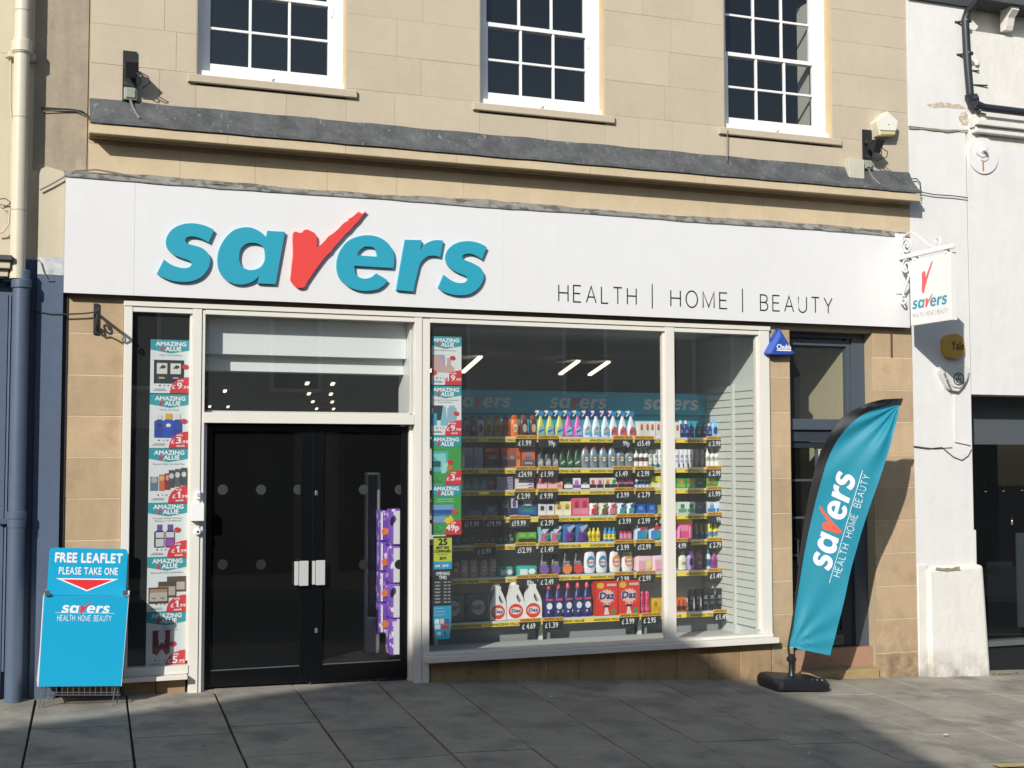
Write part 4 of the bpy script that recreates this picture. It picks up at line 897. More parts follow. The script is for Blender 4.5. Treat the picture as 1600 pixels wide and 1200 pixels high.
disc(a.x, FY-.001, a.z, .02, .028, .03).obj('case', SASH, ks, smooth=True); MB().flat(tess([ell(a.x, a.z, .010, .010, 10)]), Vector((0, FY-.0325, 0))).obj('keyhole', DARK, ks)

# ================================================================ wrought iron bracket (left)
ib = W(150, 502, -.02); br = thing('iron_bracket', 'black wrought iron sign bracket without a sign on the left stone pilaster', 'bracket', (ib.x, 0, ib.z))
bx = ib.x; zt_, zb_ = Z(150, 474, -.02), Z(150, 522, -.02)
MB().box(bx-.02, bx+.02, -.022, -.0005, zb_, zt_).obj('wall_bar', IRON, br, bev=.003)
def spiral(cy, cz, r0, r1, a0, a1, n=20): return [(bx, cy+(r0+(r1-r0)*i/n)*math.cos(a0+(a1-a0)*i/n), cz+(r0+(r1-r0)*i/n)*math.sin(a0+(a1-a0)*i/n)) for i in range(n+1)]
za = zt_-.075
MB().box(bx-.009, bx+.009, -.34, -.022, za-.009, za+.009).obj('arm', IRON, br)
MB().tube(spiral(-.365, za-.03, .03, .012, math.pi/2, math.pi*2.2), .007).obj('scroll', IRON, br)
MB().tube(spiral(-.10, za-.055, .045, .014, math.pi*.4, math.pi*3), .008).obj('scroll', IRON, br)
MB().tube(spiral(-.25, za-.045, .035, .012, math.pi*.5, math.pi*2.6), .006).obj('scroll', IRON, br)
MB().tube([(bx, -.022, zb_+.04), (bx, -.09, zb_+.035), (bx, -.13, zb_+.07), (bx, -.18, zb_+.085), (bx, -.23, za-.08), (bx, -.29, za-.06), (bx, -.33, za-.01)], .008).obj('brace', IRON, br)
MB().tube(spiral(-.06, zb_+.05, .03, .01, 0, math.pi*2.2), .009).obj('scroll', IRON, br)
# ================================================================ projecting sign
hs = thing('projecting_sign', 'white box sign hanging from a white scroll bracket at the right end of the fascia', 'hanging sign', (8.38, -.3, 3.5))
HX = 8.35; WP_ = mat('white_gloss_metal', '#E2E2E0', .3, coat=.2)
za = .5*(WX(1470, 389, HX).z+WX(1430, 397, HX).z); yo = WX(1491, 384, HX).y; zt_, zb_ = WX(1398, 370, HX).z+.02, WX(1398, 461, HX).z
MB().box(HX-.055, HX+.065, PF-.012, PF-.0005, zb_, zt_).obj('wall_plate', WP_, hs, bev=.002)
MB().box(HX-.02, HX+.02, yo, PF-.013, za-.022, za+.022).obj('arm', WP_, hs, bev=.003)
bx = HX
def sp(cy, cz, r0, r1, a0, a1, n=24): return spiral(cy, cz, r0, r1, a0, a1, n)
MB().tube(sp(-.21, za+.10, .095, .02, -math.pi*.55, math.pi*3.2, 40), .011, 8).obj('scroll', WP_, hs, smooth=True)
MB().tube([(bx, PF-.02, za+.13), (bx, -.16, za+.21), (bx, -.28, za+.235), (bx, -.42, za+.16), (bx, -.55, za+.06), (bx, -.62, za+.03)]+sp(-.68, za+.075, .06, .018, -math.pi*.4, -math.pi*2.3, 20)[1:], .010, 8).obj('scroll', WP_, hs, smooth=True)
MB().tube(sp(-.20, za-.10, .075, .018, math.pi*.6, -math.pi*2.4, 34), .011, 8).obj('scroll', WP_, hs, smooth=True)
MB().tube([(bx, -.26, za-.06), (bx, -.26, za-.16), (bx, -.18, za-.30), (bx, -.13, za-.40)]+sp(-.15, za-.44, .05, .015, math.pi*.6, -math.pi*1.8, 16), .010, 8).obj('scroll', WP_, hs, smooth=True)
ys0, ys1 = -.25, -.86; pz0, pz1 = WX(1455, 504.5, HX).z, WX(1450, 401, HX).z
for yy in (-.33, -.80): MB().box(HX-.006, HX+.03, yy-.02, yy+.02, pz1-.01, za-.02).obj('hanger', WP_, hs, bev=.003)
MB().box(HX, HX+.07, ys1, ys0, pz0, pz1).obj('sign_box', mat('white_sign_face', '#E0E0DE', .35), hs, bev=.003)
U_, N_ = Vector((0, -1, 0)), Vector((-1, 0, 0)); O_ = Vector((HX, ys0, pz0))
g = WX(1425.5, 483, HX); g2 = WX(1480, 472, HX)
logo(Vector((HX, g.y, g.z-.003)), abs(g2.y-g.y), mat('teal_print', '#2D8FA0', .5), mat('red_print', '#E0585A', .5), hs, U=U_, N=N_, d1=.0012)
v = LOGO['v'][0]; cy_ = sum(p[0] for p in v)/len(v); cz_ = min(p[1] for p in v); hh = WX(1452, 408, HX).z-WX(1442, 459, HX).z; sc = hh/(max(p[1] for p in v)-cz_); a = WX(1440.5, 459, HX)
mb = MB(); x_0 = min(p[0] for p in v); mb.flat(tess([[((p[0]-x_0)*.62, p[1]-cz_) for p in v]]), Vector((HX, a.y, a.z)), U_, ZA, N_, sc, sc, .0012); mb.obj('check_mark', mat('red_print', '#E0585A', .5), hs)
mb = MB(); a, b_ = WX(1426.5, 496.5, HX), WX(1481, 492, HX); thin_line('HEALTH | HOME | BEAUTY', None, abs(b_.y-a.y), .040, lambda g_, x, sx, sy: mb.flat(g_, a+U_*x, U_, ZA, N_, sx, sy, .0012), th=.10); mb.obj('lettering', mat('grey_print', '#77787A', .5), hs)['kind'] = 'stuff'

# ================================================================ leaflet stand
SB = mat('cyan_board', '#1BA2CC', .32, coat=.3); WHT = mat('white_board_core', '#DADBDB', .4); WIRE = mat('chrome_wire', '#7C8084', .35, .6)
lsx, lsy = X(128, -.3, 1095), -.33
ls = thing('leaflet_stand', 'cyan leaflet dispenser stand with header card on wire legs, standing on the pavement', 'leaflet stand', (lsx, lsy, zg(lsx, lsy)))
def tilt(px, py, y): return W(px, py, y)
yF = -.42; yB = -.09
A_, B_, C_, D_ = tilt(60, 1073, yF), tilt(190, 1072, yF), tilt(201.5, 932, yF+.03), tilt(69, 931, yF+.03)
off = Vector((.0, .012, 0)); mb = MB(); mb.hexa([A_, B_, B_+off, A_+off, D_, C_, C_+off, D_+off]); mb.obj('front_panel', SB, ls, bev=.003)
U_ = (B_-A_).normalized(); V_ = (D_-A_).normalized(); N_ = U_.cross(V_).normalized()
a = tilt(97, 957.5, yF+.02); b_ = tilt(174, 958, yF+.02)
O_ = A_+V_*((D_-A_).length*.815)+U_*((B_-A_).length*.215)
logo(O_, (B_-A_).length*.585, mat('white_print', '#E8E8E8', .5), mat('red_print2', '#D8303A', .5), ls, U=U_, V=V_, N=N_, d1=.0012)
mb = MB(); O2 = A_+V_*((D_-A_).length*.728)+U_*((B_-A_).length*.175)
thin_line('HEALTH HOME BEAUTY', None, (B_-A_).length*.65, .040, lambda g_, x, sx, sy: mb.flat(g_, O2+U_*x, U_, V_, N_, sx, sy, .0012), th=.13, gap=.3); mb.obj('lettering', mat('white_print', '#E8E8E8', .5), ls)['kind'] = 'stuff'; MB().flat(tess([rect(-.02, .058, (B_-A_).length*.69, .0605)]), O2, U_, V_, N_, 1, 1, .0012).obj('thin_line', mat('white_print', '#E8E8E8', .5), ls)
# pocket: sides, back, bottom
Ab, Bb = Vector((A_.x, yB, A_.z)), Vector((B_.x+.01, yB, B_.z)); Db, Cb = tilt(73, 921, yB+.0), tilt(203, 923, yB+.0)
for p, q_, r_, s_ in ((A_, Ab, Db, D_), (B_, Bb, Cb, C_)): o_ = Vector((-.008, 0, 0)); MB().hexa([p, p+o_, q_+o_, q_, s_, s_+o_, r_+o_, r_]).obj('side_panel', WHT, ls)
mb = MB(); o_ = Vector((0, .008, 0)); mb.hexa([Ab, Bb, Bb+o_, Ab+o_, Db, Cb, Cb+o_, Db+o_]); mb.obj('back_panel', WHT, ls)
MB().quad(A_, B_, Bb, Ab).obj('base_panel', WHT, ls)
yh = -.11; h0, h1, h2, h3 = tilt(73, 930, yh), tilt(196, 931, yh), tilt(199.5, 858, yh+.01), tilt(77.5, 855.5, yh+.01)
U2 = (h1-h0).normalized(); V2 = (h3-h0).normalized(); N2 = U2.cross(V2).normalized(); hw = (h1-h0).length; hh = (h3-h0).length
lp = rrect(0, 0, hw, hh, .03); lp = [(x+y*.0, y) for x, y in lp]; mb = MB(); mb.solid([[(0, 0), (hw, 0)]+[p for p in lp if p[1] > hh*.5]], h0, U2, V2, N2, 1, -.01, 0); mb.obj('header_card', SB, ls)
W_ = mat('white_print', '#E8E8E8', .5); 
def letters(s, O, w, h, bold, U, V, N, off, m, parent):
    ws = [text(c, bold)[2]*h if c != ' ' else h*.35 for c in s]; k = (w-h*.09*(len(s)-1))/sum(ws); x = 0
    for c, cw in zip(s, ws):
        if c != ' ': t = MB(); put_text(t, c, O+U*x, cw*k, h, bold, U, V, N, off); t.obj('letter', m, parent)
        x += cw*k+h*.09
letters('FREE LEAFLET', h0+U2*hw*.08+V2*hh*.70, hw*.86, hh*.195, .055, U2, V2, N2, .001, W_, ls); letters('PLEASE TAKE ONE', h0+U2*hw*.135+V2*hh*.445, hw*.75, hh*.15, .03, U2, V2, N2, .001, W_, ls); mb = MB(); mb.flat(tess([[(hw*.10, hh*.36), (hw*.5, hh*.09), (hw*.90, hh*.36)]]), h0, U2, V2, N2, 1, 1, .001); mb.obj('arrow_border', W_, ls)
mb = MB(); mb.flat(tess([[(hw*.18, hh*.335), (hw*.5, hh*.12), (hw*.82, hh*.335)]]), h0, U2, V2, N2, 1, 1, .002); mb.obj('arrow', mat('red_print3', '#D6282F', .5), ls)
for k_ in range(4):
    y_ = yF+.07+.03*k_; mb = MB(); a = D_+Vector((.03, y_-yF, -.02)); b_ = C_+Vector((-.03, y_-yF, -.02)); mb.hexa([a-Vector((0, 0, .3)), b_-Vector((0, 0, .3)), b_-Vector((0, -.02, .3)), a-Vector((0, -.02, .3)), a, b_, b_+Vector((0, .02, 0)), a+Vector((0, .02, 0))]); mb.obj('leaflet_bundle', mat('leaflet_paper', '#E4E4E2', .6), ls)
for p in (74, 196): a = tilt(p, 926, yF+.02); MB().box(a.x-.018, a.x+.018, a.y-.015, a.y+.03, a.z-.02, a.z+.015).obj('clip', mat('steel', '#9FA3A5', .3, .8), ls)
def leg(px, y): a = tilt(px, 1073, y); g_ = Vector((a.x-.02, y, zg(a.x, y)+.002)); return a, g_
legs = [(66, yF+.02), (72, yF+.04), (180, yF+.02), (187, yF+.06), (80, yB), (192, yB)]
for p, y in legs: a, g_ = leg(p, y); MB().tube([a+Vector((0, 0, .25)), a, g_], .0045, 6).obj('leg', WIRE, ls)
a, b_ = tilt(66, 1086, yF+.02), tilt(188, 1086, yF+.02)
MB().tube([a, b_], .004).obj('basket_rail', WIRE, ls)
for i in range(14): t = a.lerp(b_, (i+.5)/14); MB().tube([t, t+Vector((0, 0, .09))], .003, 5).obj('basket_wire', WIRE, ls)
for y_ in (yF+.02, yB): a, b_ = tilt(68, 1082, y_), tilt(186, 1082, y_); MB().tube([a, b_], .004).obj('basket_rail', WIRE, ls)
for p in (72, 186): a = tilt(p, 1083, yF+.02); MB().tube([a, Vector((a.x, yB, a.z))], .004).obj('basket_rail', WIRE, ls)
a = Vector((X(128, yB, 1080), yB, zg(.6, yB))); 

# ================================================================ feather flag
FLP = Vector((X(1237, -.45, 1060), -.45, 0)); FLD = Vector((1., -.42, 0)).normalized(); FLN = Vector((-.42, -1., 0)).normalized()
ff = thing('feather_flag', 'tall teal feather flag with black sleeve and white lettering, leaning over its black base', 'feather flag', (FLP.x, FLP.y, zg(FLP.x, FLP.y)))
def F2(px, py): p = WP(px, py, FLP, FLN); return ((p-FLP).dot(FLD), p.z)
def ripple(u, v):
    return .014*math.sin(u*9+v*3.1)+.02*math.sin(v*2.3+u*4)*min(1, u*3)+.028*math.sin(u*11-v*13)*max(0, min(1, (v-1.75)*1.6))+.008*math.sin(u*14-v*1.5)*max(0, min(1, (.6-v)*2.5))
TIP = F2(1407, 632); LOW = F2(1236, 1008)
def crease(u, v):
    d = math.hypot(TIP[0]-u, TIP[1]-v); a = math.atan2(TIP[1]-v, TIP[0]-u); e = math.hypot(u-LOW[0], v-LOW[1]); b_ = math.atan2(v-LOW[1], u-LOW[0])
    return .020*math.sin(a*19)*math.exp(-d*1.5)*min(1, d*5)+.014*math.sin(b_*13)*math.exp(-e*2.2)*min(1, e*6)
def F3(u, v, off=0.): return FLP+FLD*u+Vector((0, 0, v))+FLN*(ripple(u, v)+crease(u, v)+off)
def interp(tab, t):
    for (t0, a), (t1, b) in zip(tab[:-1], tab[1:]):
        if t <= t1: s = (t-t0)/(t1-t0); return (a[0]+(b[0]-a[0])*s, a[1]+(b[1]-a[1])*s)
    return tab[-1][1]
def curve_(pts, n):
    P_ = [F2(*p) for p in pts]; d = [0]
    for a, b in zip(P_[:-1], P_[1:]): d.append(d[-1]+math.hypot(b[0]-a[0], b[1]-a[1]))
    # catmull-rom through the points
    out = []
    for i in range(n+1):
        t = d[-1]*i/n; k_ = max(j for j in range(len(d)) if d[j] <= t+1e-9); k_ = min(k_, len(P_)-2)
        s = (t-d[k_])/(d[k_+1]-d[k_]); p0, p1, p2, p3 = P_[max(k_-1, 0)], P_[k_], P_[k_+1], P_[min(k_+2, len(P_)-1)]
        out.append(tuple(.5*((2*p1[q])+(-p0[q]+p2[q])*s+(2*p0[q]-5*p1[q]+4*p2[q]-p3[q])*s*s+(-p0[q]+3*p1[q]-3*p2[q]+p3[q])*s**3) for q in (0, 1)))
    return out
n = 84
inner = curve_([(1233, 1010), (1241, 960), (1250, 905), (1258, 860), (1268, 812), (1279, 765), (1292, 722), (1308, 688), (1328, 662), (1352, 645), (1380, 636), (1406, 632)], n)
outer = curve_([(1232, 1012), (1240, 958), (1247, 905), (1252, 860), (1259, 810), (1267, 765), (1278, 720), (1294, 682), (1314, 655), (1342, 636), (1376, 625), (1411.5, 622.5)], n)
right = curve_([(1297, 1024), (1309, 980), (1320, 935), (1330, 890), (1343, 845), (1357, 800), (1370, 760), (1382, 722), (1391, 692), (1399, 664), (1406, 640), (1407.5, 633)], n)
def strip(L1, L2, m_, name, k_=10, off=0., par=None):
    vs = []; fs_ = []
    for i in range(len(L1)):
        for j in range(k_+1): t = j/k_; vs.append(F3(L1[i][0]+(L2[i][0]-L1[i][0])*t, L1[i][1]+(L2[i][1]-L1[i][1])*t, off))
    for i in range(len(L1)-1):
        for j in range(k_): a = i*(k_+1)+j; fs_.append((a, a+1, a+k_+2, a+k_+1))
    return MB().add(vs, fs_).obj(name, m_, ff, smooth=True)
FT = mat('teal_polyester', '#2E9DB8', .55, var=.03, vscale=5)
_n = FT.node_tree; _tr = _n.nodes.new('ShaderNodeBsdfTranslucent'); _tr.inputs[0].default_value = (*lin('#2FA0BC'), 1); _mx = _n.nodes.new('ShaderNodeMixShader'); _mx.inputs[0].default_value = .38
_n.links.new(_n.nodes['Principled BSDF'].outputs[0], _mx.inputs[1]); _n.links.new(_tr.outputs[0], _mx.inputs[2]); _n.links.new(_mx.outputs[0], _n.nodes['Material Output'].inputs[0])
strip(inner, right, FT, 'flag_cloth', 30)
SLV = mat('black_sleeve', '#17191D', .6)
strip(outer, inner, SLV, 'pole_sleeve', 3, .003)
mb = MB(); mb.tube([F3(*outer[-1], .002), F3(*right[-1], .002)], .012); mb.obj('sleeve_end', SLV, ff)
mb = MB(); mb.tube([Vector((FLP.x, FLP.y, zg(FLP.x, FLP.y)+.1))]+[F3(a, b, -.006) for a, b in outer[::3]], [.012]+[.011-.006*i/19 for i in range(len(outer[::3]))], 8); mb.obj('pole', SLV, ff, smooth=True)
# lettering follows the cloth
def wrap(g, ou, ov, du, dv, sx, sy, off):   # baseline origin, direction along text, letter-up direction in flag (u, v)
    return [F3(ou+du[0]*a*sx+dv[0]*b*sy, ov+du[1]*a*sx+dv[1]*b*sy, off) for a, b in g[0]], g[1]
o0 = F2(1297, 893); o1 = F2(1338, 743); L_ = math.hypot(o1[0]-o0[0], o1[1]-o0[1]); du = ((o1[0]-o0[0])/L_, (o1[1]-o0[1])/L_); dv = (-du[1], du[0])
wl = L_*1.0
for k_ in ('s1', 'a', 'e', 'r', 's2'):
    MB().add(*wrap(tess(LOGO[k_]), o0[0], o0[1], du, dv, wl, wl*1.18, .004)).obj('letter', mat('lilac_white_print', '#DCDCEA', .6), ff)
MB().add(*wrap(tess(LOGO['v']), o0[0], o0[1], du, dv, wl, wl*1.18, .0045)).obj('check_mark', mat('orange_red_print', '#E0563E', .6), ff)
a0, a1 = F2(1296, 911), F2(1347.5, 735); LL = math.hypot(a1[0]-a0[0], a1[1]-a0[1]); e_ = ((a1[0]-a0[0])/LL, (a1[1]-a0[1])/LL); e2 = (-e_[1], e_[0])
mb = MB(); mb.add(*wrap(tess([[(LL*i/20, -.002) for i in range(21)]+[(LL*(20-i)/20, .003) for i in range(21)]]), a0[0], a0[1], e_, e2, 1, 1, .004)); mb.obj('thin_line', mat('white_thin_print', '#D5E4EA', .6), ff); mb = MB()
t0, t1 = F2(1312, 902), F2(1359, 744); LL = math.hypot(t1[0]-t0[0], t1[1]-t0[1]); e_ = ((t1[0]-t0[0])/LL, (t1[1]-t0[1])/LL); e2 = (-e_[1], e_[0])
thin_line('HEALTH HOME BEAUTY', None, LL, .062, lambda g_, x, sx, sy: MB().add(*wrap(g_, t0[0]+e_[0]*x, t0[1]+e_[1]*x, e_, e2, sx, sy, .004)).obj('letter', mat('white_thin_print', '#D5E4EA', .6), ff), th=.10, gap=.34, word=1.3)

# base: water-filled foot
BK = mat('black_moulded_plastic', '#1B1D20', .38, var=.05)
gz_ = zg(FLP.x, FLP.y); bx0, bx1 = FLP.x-.29, FLP.x+.29
lp = rrect(bx0, -.235, bx1, .185, .075, 5); mb = MB(); vs = []; fcs = []; nn = len(lp)
for s_, h_, ins in ((1, .004, .012), (1, .02, 0), (1, .075, 0), (1, .105, .02), (1, .112, .05)):
    for x, y in lp: vs.append((FLP.x+(x-FLP.x)*(1-ins/.29), FLP.y+y*(1-ins/.2), zg(x, FLP.y+y)+h_*(1-.10*(x-FLP.x)/.29)))
for r_ in range(4):
    for k_ in range(nn): fcs.append((r_*nn+k_, r_*nn+(k_+1) % nn, (r_+1)*nn+(k_+1) % nn, (r_+1)*nn+k_))
fcs.append(tuple(range(4*nn, 5*nn)))
mb.add(vs, fcs).obj('base', BK, ff, smooth=True)
for dx in (.11, .165, .22): mb = MB(); mb.lathe([(.03, 0), (.032, .03), (.02, .05), (.002, .055)], (FLP.x+dx, FLP.y-.17, gz_+.05), 12); mb.obj('moulded_lug', BK, ff, smooth=True)
for i in range(7): x = FLP.x-.24+.03*i; MB().box(x, x+.008, FLP.y-.12, FLP.y+.12, gz_+.108, gz_+.119).obj('rib', BK, ff)
mb = MB(); mb.lathe([(.045, .10), (.03, .14), (.026, .2), (.026, .235), (.045, .245), (.045, .275), (.03, .29), (.014, .31)], (FLP.x, FLP.y, gz_), 16); mb.obj('pole_socket', BK, ff, smooth=True)
# slot in the stone above, hinge pin on the right pilaster
a = W(1393, 540, -.006); tag(MB().box(a.x-.008, a.x+.008, -.012, -.002, Z(1393, 558, 0), Z(1393, 521, 0)).obj('iron_strap', mat('rusty_iron', '#5A4030', .9)), 'short rusty iron strap let into the right stone pilaster', 'iron strap')

# ================================================================ posters
PW_ = mat('poster_paper', '#DDE2E2', .5); PTEAL = mat('poster_teal', '#2699A6', .5); PRED = mat('poster_red', '#D32F3C', .5); PTXT = mat('poster_text', '#4D5154', .6); PWHT = mat('poster_white_print', '#EDEFEF', .5)
def bott(x0, z0, x1, z1, neck=.35, sh=.2):
    w = x1-x0; h = z1-z0; a = x0+w*(1-neck)/2; b = x1-w*(1-neck)/2; zs = z1-h*sh
    return [(x0+w*.05, z0), (x1-w*.05, z0), (x1, z0+h*.05), (x1, zs-h*.08), (b, zs), (b, z1), (a, z1), (a, zs), (x0, zs-h*.08), (x0, z0+h*.05)]
def shape_g(k, c):
    if k == 'r': return [rect(*c)]
    if k == 'e': return [ell(*c, 18)]
    if k == 'b': return [bott(*c)]
    if k == 'p': return [list(c)]
def poster(pxl, pxr, pyt, pyb, y, lines, price, sub, art, label, bgc=None, small=False, clip=0., group='price posters stuck inside the windows', head=True):
    a, b = W(pxl, pyt, y), W(pxr, pyb, y); w = b.x-a.x; h = a.z-b.z
    r = thing('poster', label, 'poster', (a.x+w/2, y, b.z), group)
    O = Vector((a.x, y, b.z)); oz = 0.
    MB().box(a.x, b.x, y, y+.001, b.z, a.z).obj('sheet', PW_ if bgc is None else paint(bgc), r)
    cw = w/ (1-clip); x0 = -clip*cw    # art laid out over the full sheet width
    def g(loops, m, off, nm='print'):
        mb = MB(); cl = []
        for l in loops: cl.append([(min(max(x0+p[0]*cw, 0), w), p[1]*h) for p in l])
        mb.flat(tess(cl), O, off=off); return mb.obj(nm, m, r)
    if head:
        g([[(0, 1), (0, .81), (.5, .745), (1, .81), (1, 1)]], PTEAL, .0012, 'heading_band')
        mb = MB(); put_text(mb, 'AMAZING', O+Vector((x0+cw*.13, 0, h*.885)), cw*.76 if clip == 0 else cw*.8, h*.075, .06, off=.002)
        put_text(mb, 'ALUE', O+Vector((x0+cw*.37, 0, h*.79)), cw*.40, h*.08, .06, off=.002); mb.obj('heading', PWHT, r)
        v = LOGO['v'][0]; vx = min(p[0] for p in v); vz = min(p[1] for p in v); sc = h*.135/(max(p[1] for p in v)-vz)
        mb = MB(); mb.flat(tess([[((p[0]-vx), p[1]-vz) for p in v]]), O+Vector((x0+cw*.25, 0, h*.775)), sx=sc*.9, sy=sc, off=.0026); mb.obj('check_mark', PRED, r)
    for i, t in enumerate(lines):
        mb = MB(); lw = min(.8, .032*len(t)); put_text(mb, t, O+Vector((x0+cw*(.5-lw/2), 0, h*(.70-.045*i))), cw*lw, h*.024, off=.002); mb.obj('small_print', PTXT if bgc is None else PWHT, r)
    for i, (k, c, col) in enumerate(art): g(shape_g(k, c), paint(col), .002+.0007*i)
    top = .002+.0007*len(art)+.001
    if price:
        pts = [(1, 0), (1, .31)]+[(1-.52*math.sin(math.radians(t)), .31*math.cos(math.radians(t))) for t in range(0, 91, 10)][1:]
        g([[(1, 0), (1, .31), (.86, .30), (.70, .265), (.58, .20), (.51, .11), (.48, 0)]], PRED, top, 'price_badge')
        mb = MB(); big, sm = price
        if len(big) <= 2 and sm.startswith('.'):
            wb = (.13 if big != '1' else .075)*len(big)+(.0 if len(big) < 2 else -.03); xs_ = .80-wb
            put_text(mb, '£', O+Vector((x0+cw*(xs_-.125), 0, h*.085)), h=h*.07, bold=.02, w=cw*.085, off=top+.001); (mb.flat(tess([[(0, .58), (.20, .72), (.20, 0), (.46, 0), (.46, 1), (.26, 1), (0, .80)]]), O+Vector((x0+cw*(xs_-.01), 0, h*.085)), sx=h*.12, sy=h*.12, off=top+.001) if big == '1' else put_text(mb, big, O+Vector((x0+cw*(xs_), 0, h*.085)), cw*wb, h*.12, .03, off=top+.001))
            put_text(mb, sm, O+Vector((x0+cw*.805, 0, h*.085)), cw*.175, h*.055, .03, off=top+.001)
        else: put_text(mb, big+sm, O+Vector((x0+cw*.53, 0, h*.085)), cw*.40, h*.12, .05, off=top+.001)
        put_text(mb, 'only', O+Vector((x0+cw*.68, 0, h*.225)), cw*.16, h*.035, .05, off=top+.001)
        if sub: put_text(mb, sub, O+Vector((x0+cw*.68, 0, h*.025)), cw*.2, h*.035, .05, off=top+.001)
        mb.obj('price', PWHT, r)
        for fx, col in ((.22, '#3A4450'), (.33, '#6FB0C8'), (.43, '#C06A80')): g([rect(fx, .13, fx+.04, .155)], paint(col), .0022, 'icon')
        g([rect(.08, .05, .40, .06)], PTXT, .0021, 'small_print'); g([rect(.12, .075, .38, .082)], PTXT, .0021, 'small_print')
    return r
yP = .045
def badge(x, z, col='#C8343E'): return ('e', (x, z, .085, .045), col)
LA = [(530, 615), (615.5, 700), (700.5, 785), (785.5, 870), (870.5, 955), (956, 1042)]
def lpx(py): return 235.5-(py-530)*.0155
arts = [
 (['Olay Total Effects'], ('9', '.99'), None, [('r', (.09, .18, .84, .62), '#22252A'), ('r', (.16, .36, .42, .56), '#D9D6CC'), ('r', (.50, .36, .76, .56), '#D9D6CC'), ('p', [(.22, .46), (.30, .53), (.40, .50), (.34, .46)], '#35373A'), ('p', [(.56, .46), (.64, .53), (.74, .50), (.68, .46)], '#35373A'), ('r', (.21, .27, .36, .30), '#B5B46A'), ('r', (.56, .27, .70, .30), '#B49CC0'), badge(.87, .5)], 'top left poster, black gift box with two creams for 9.99'),
 (['Nivea Sun Spray'], ('3', '.99'), 'each', [('b', (.12, .19, .36, .62, .4, .22), '#27449A'), ('b', (.60, .19, .82, .64, .4, .22), '#27449A'), ('b', (.34, .19, .60, .64, .5, .22), '#2A50B0'), ('r', (.18, .53, .31, .62), '#D8D8CE'), ('r', (.39, .53, .56, .64), '#DDA73A'), ('r', (.64, .53, .77, .64), '#D8D8CE'), ('e', (.24, .42, .05, .03), '#1C2B5A'), ('e', (.47, .42, .06, .035), '#DDE6F0'), badge(.86, .5)], 'left window poster, three blue sun spray bottles for 3.99'),
 (['Plus Last Wash Out Hair Fixer'], ('1', '.99'), 'each', [('r', (.04, .22, .24, .48), '#5A7896'), ('e', (.14, .42, .08, .06), '#B9A89C'), ('r', (.26, .22, .40, .52), '#C9683A'), ('e', (.33, .45, .06, .05), '#D9A984'), ('r', (.40, .24, .54, .54), '#8C3038'), ('e', (.47, .46, .05, .05), '#CF9C84'), ('r', (.50, .28, .64, .60), '#4A4C4F'), ('e', (.57, .49, .06, .05), '#C9C9C6'), ('r', (.65, .30, .79, .62), '#5A5C5F'), ('e', (.72, .51, .06, .05), '#CFCFCC'), ('r', (.80, .32, .96, .64), '#46484B'), ('e', (.88, .52, .06, .05), '#CFCFCC')], 'left window poster, row of hair colour boxes for 1.99'),
 (['Provoke Touch Of Silver', 'Shampoo / Conditioner'], ('1', '.99'), 'each', [('b', (.16, .18, .42, .60, .4, .24), '#2C2A38'), ('b', (.44, .18, .68, .60, .4, .24), '#3A3048'), ('r', (.23, .49, .36, .60), '#6A4AA0'), ('r', (.49, .49, .63, .60), '#6A4AA0'), ('r', (.20, .36, .40, .46), '#CFCED4'), ('r', (.46, .36, .66, .46), '#CFCED4'), ('r', (.20, .20, .40, .34), '#C9C9C9'), ('r', (.46, .20, .66, .34), '#9B4FA8'), badge(.74, .5)], 'left window poster, two dark bottles with violet caps for 1.99'),
 (['Eylure Dolly Lashes Limited Edition'], ('1', '.99'), 'each', [('r', (.50, .36, .98, .64), '#55463C'), ('r', (.53, .40, .95, .54), '#B8B0A2'), ('r', (.28, .26, .74, .55), '#4A3D34'), ('r', (.31, .30, .71, .46), '#AEA79A'), ('r', (.04, .16, .54, .45), '#3F342D'), ('r', (.07, .20, .51, .36), '#B5AEA2'), ('r', (.07, .36, .51, .42), '#A57E5A'), ('p', [(.11, .28), (.17, .235), (.25, .27), (.18, .255)], '#26262A'), ('p', [(.31, .28), (.39, .235), (.47, .27), (.39, .255)], '#26262A')], 'left window poster, three packs of false lashes for 1.99'),
 (['Super', 'Smooth Elasticated'], ('5', '.95'), None, [('r', (.16, .26, .32, .66), '#6A2630'), ('r', (.46, .26, .60, .66), '#6A2630'), ('p', [(.18, .30), (.40, .46), (.60, .30), (.52, .22), (.40, .34), (.26, .22)], '#7E2A36'), ('r', (.30, .50, .48, .64), '#C9CCCE'), badge(.68, .42)], 'bottom left poster half in shade, dark red garment for 5.95'),
]
for (a, b), (ln, pr, sub, art, lab) in zip(LA, arts): poster(lpx(a), 297-(a-530)*.0175, a, b, yP, ln, pr, sub, art, lab)
MA = [(525, 602, 1), (602.5, 680, 1), (680.5, 757, 0), (757.5, 835, 0)]
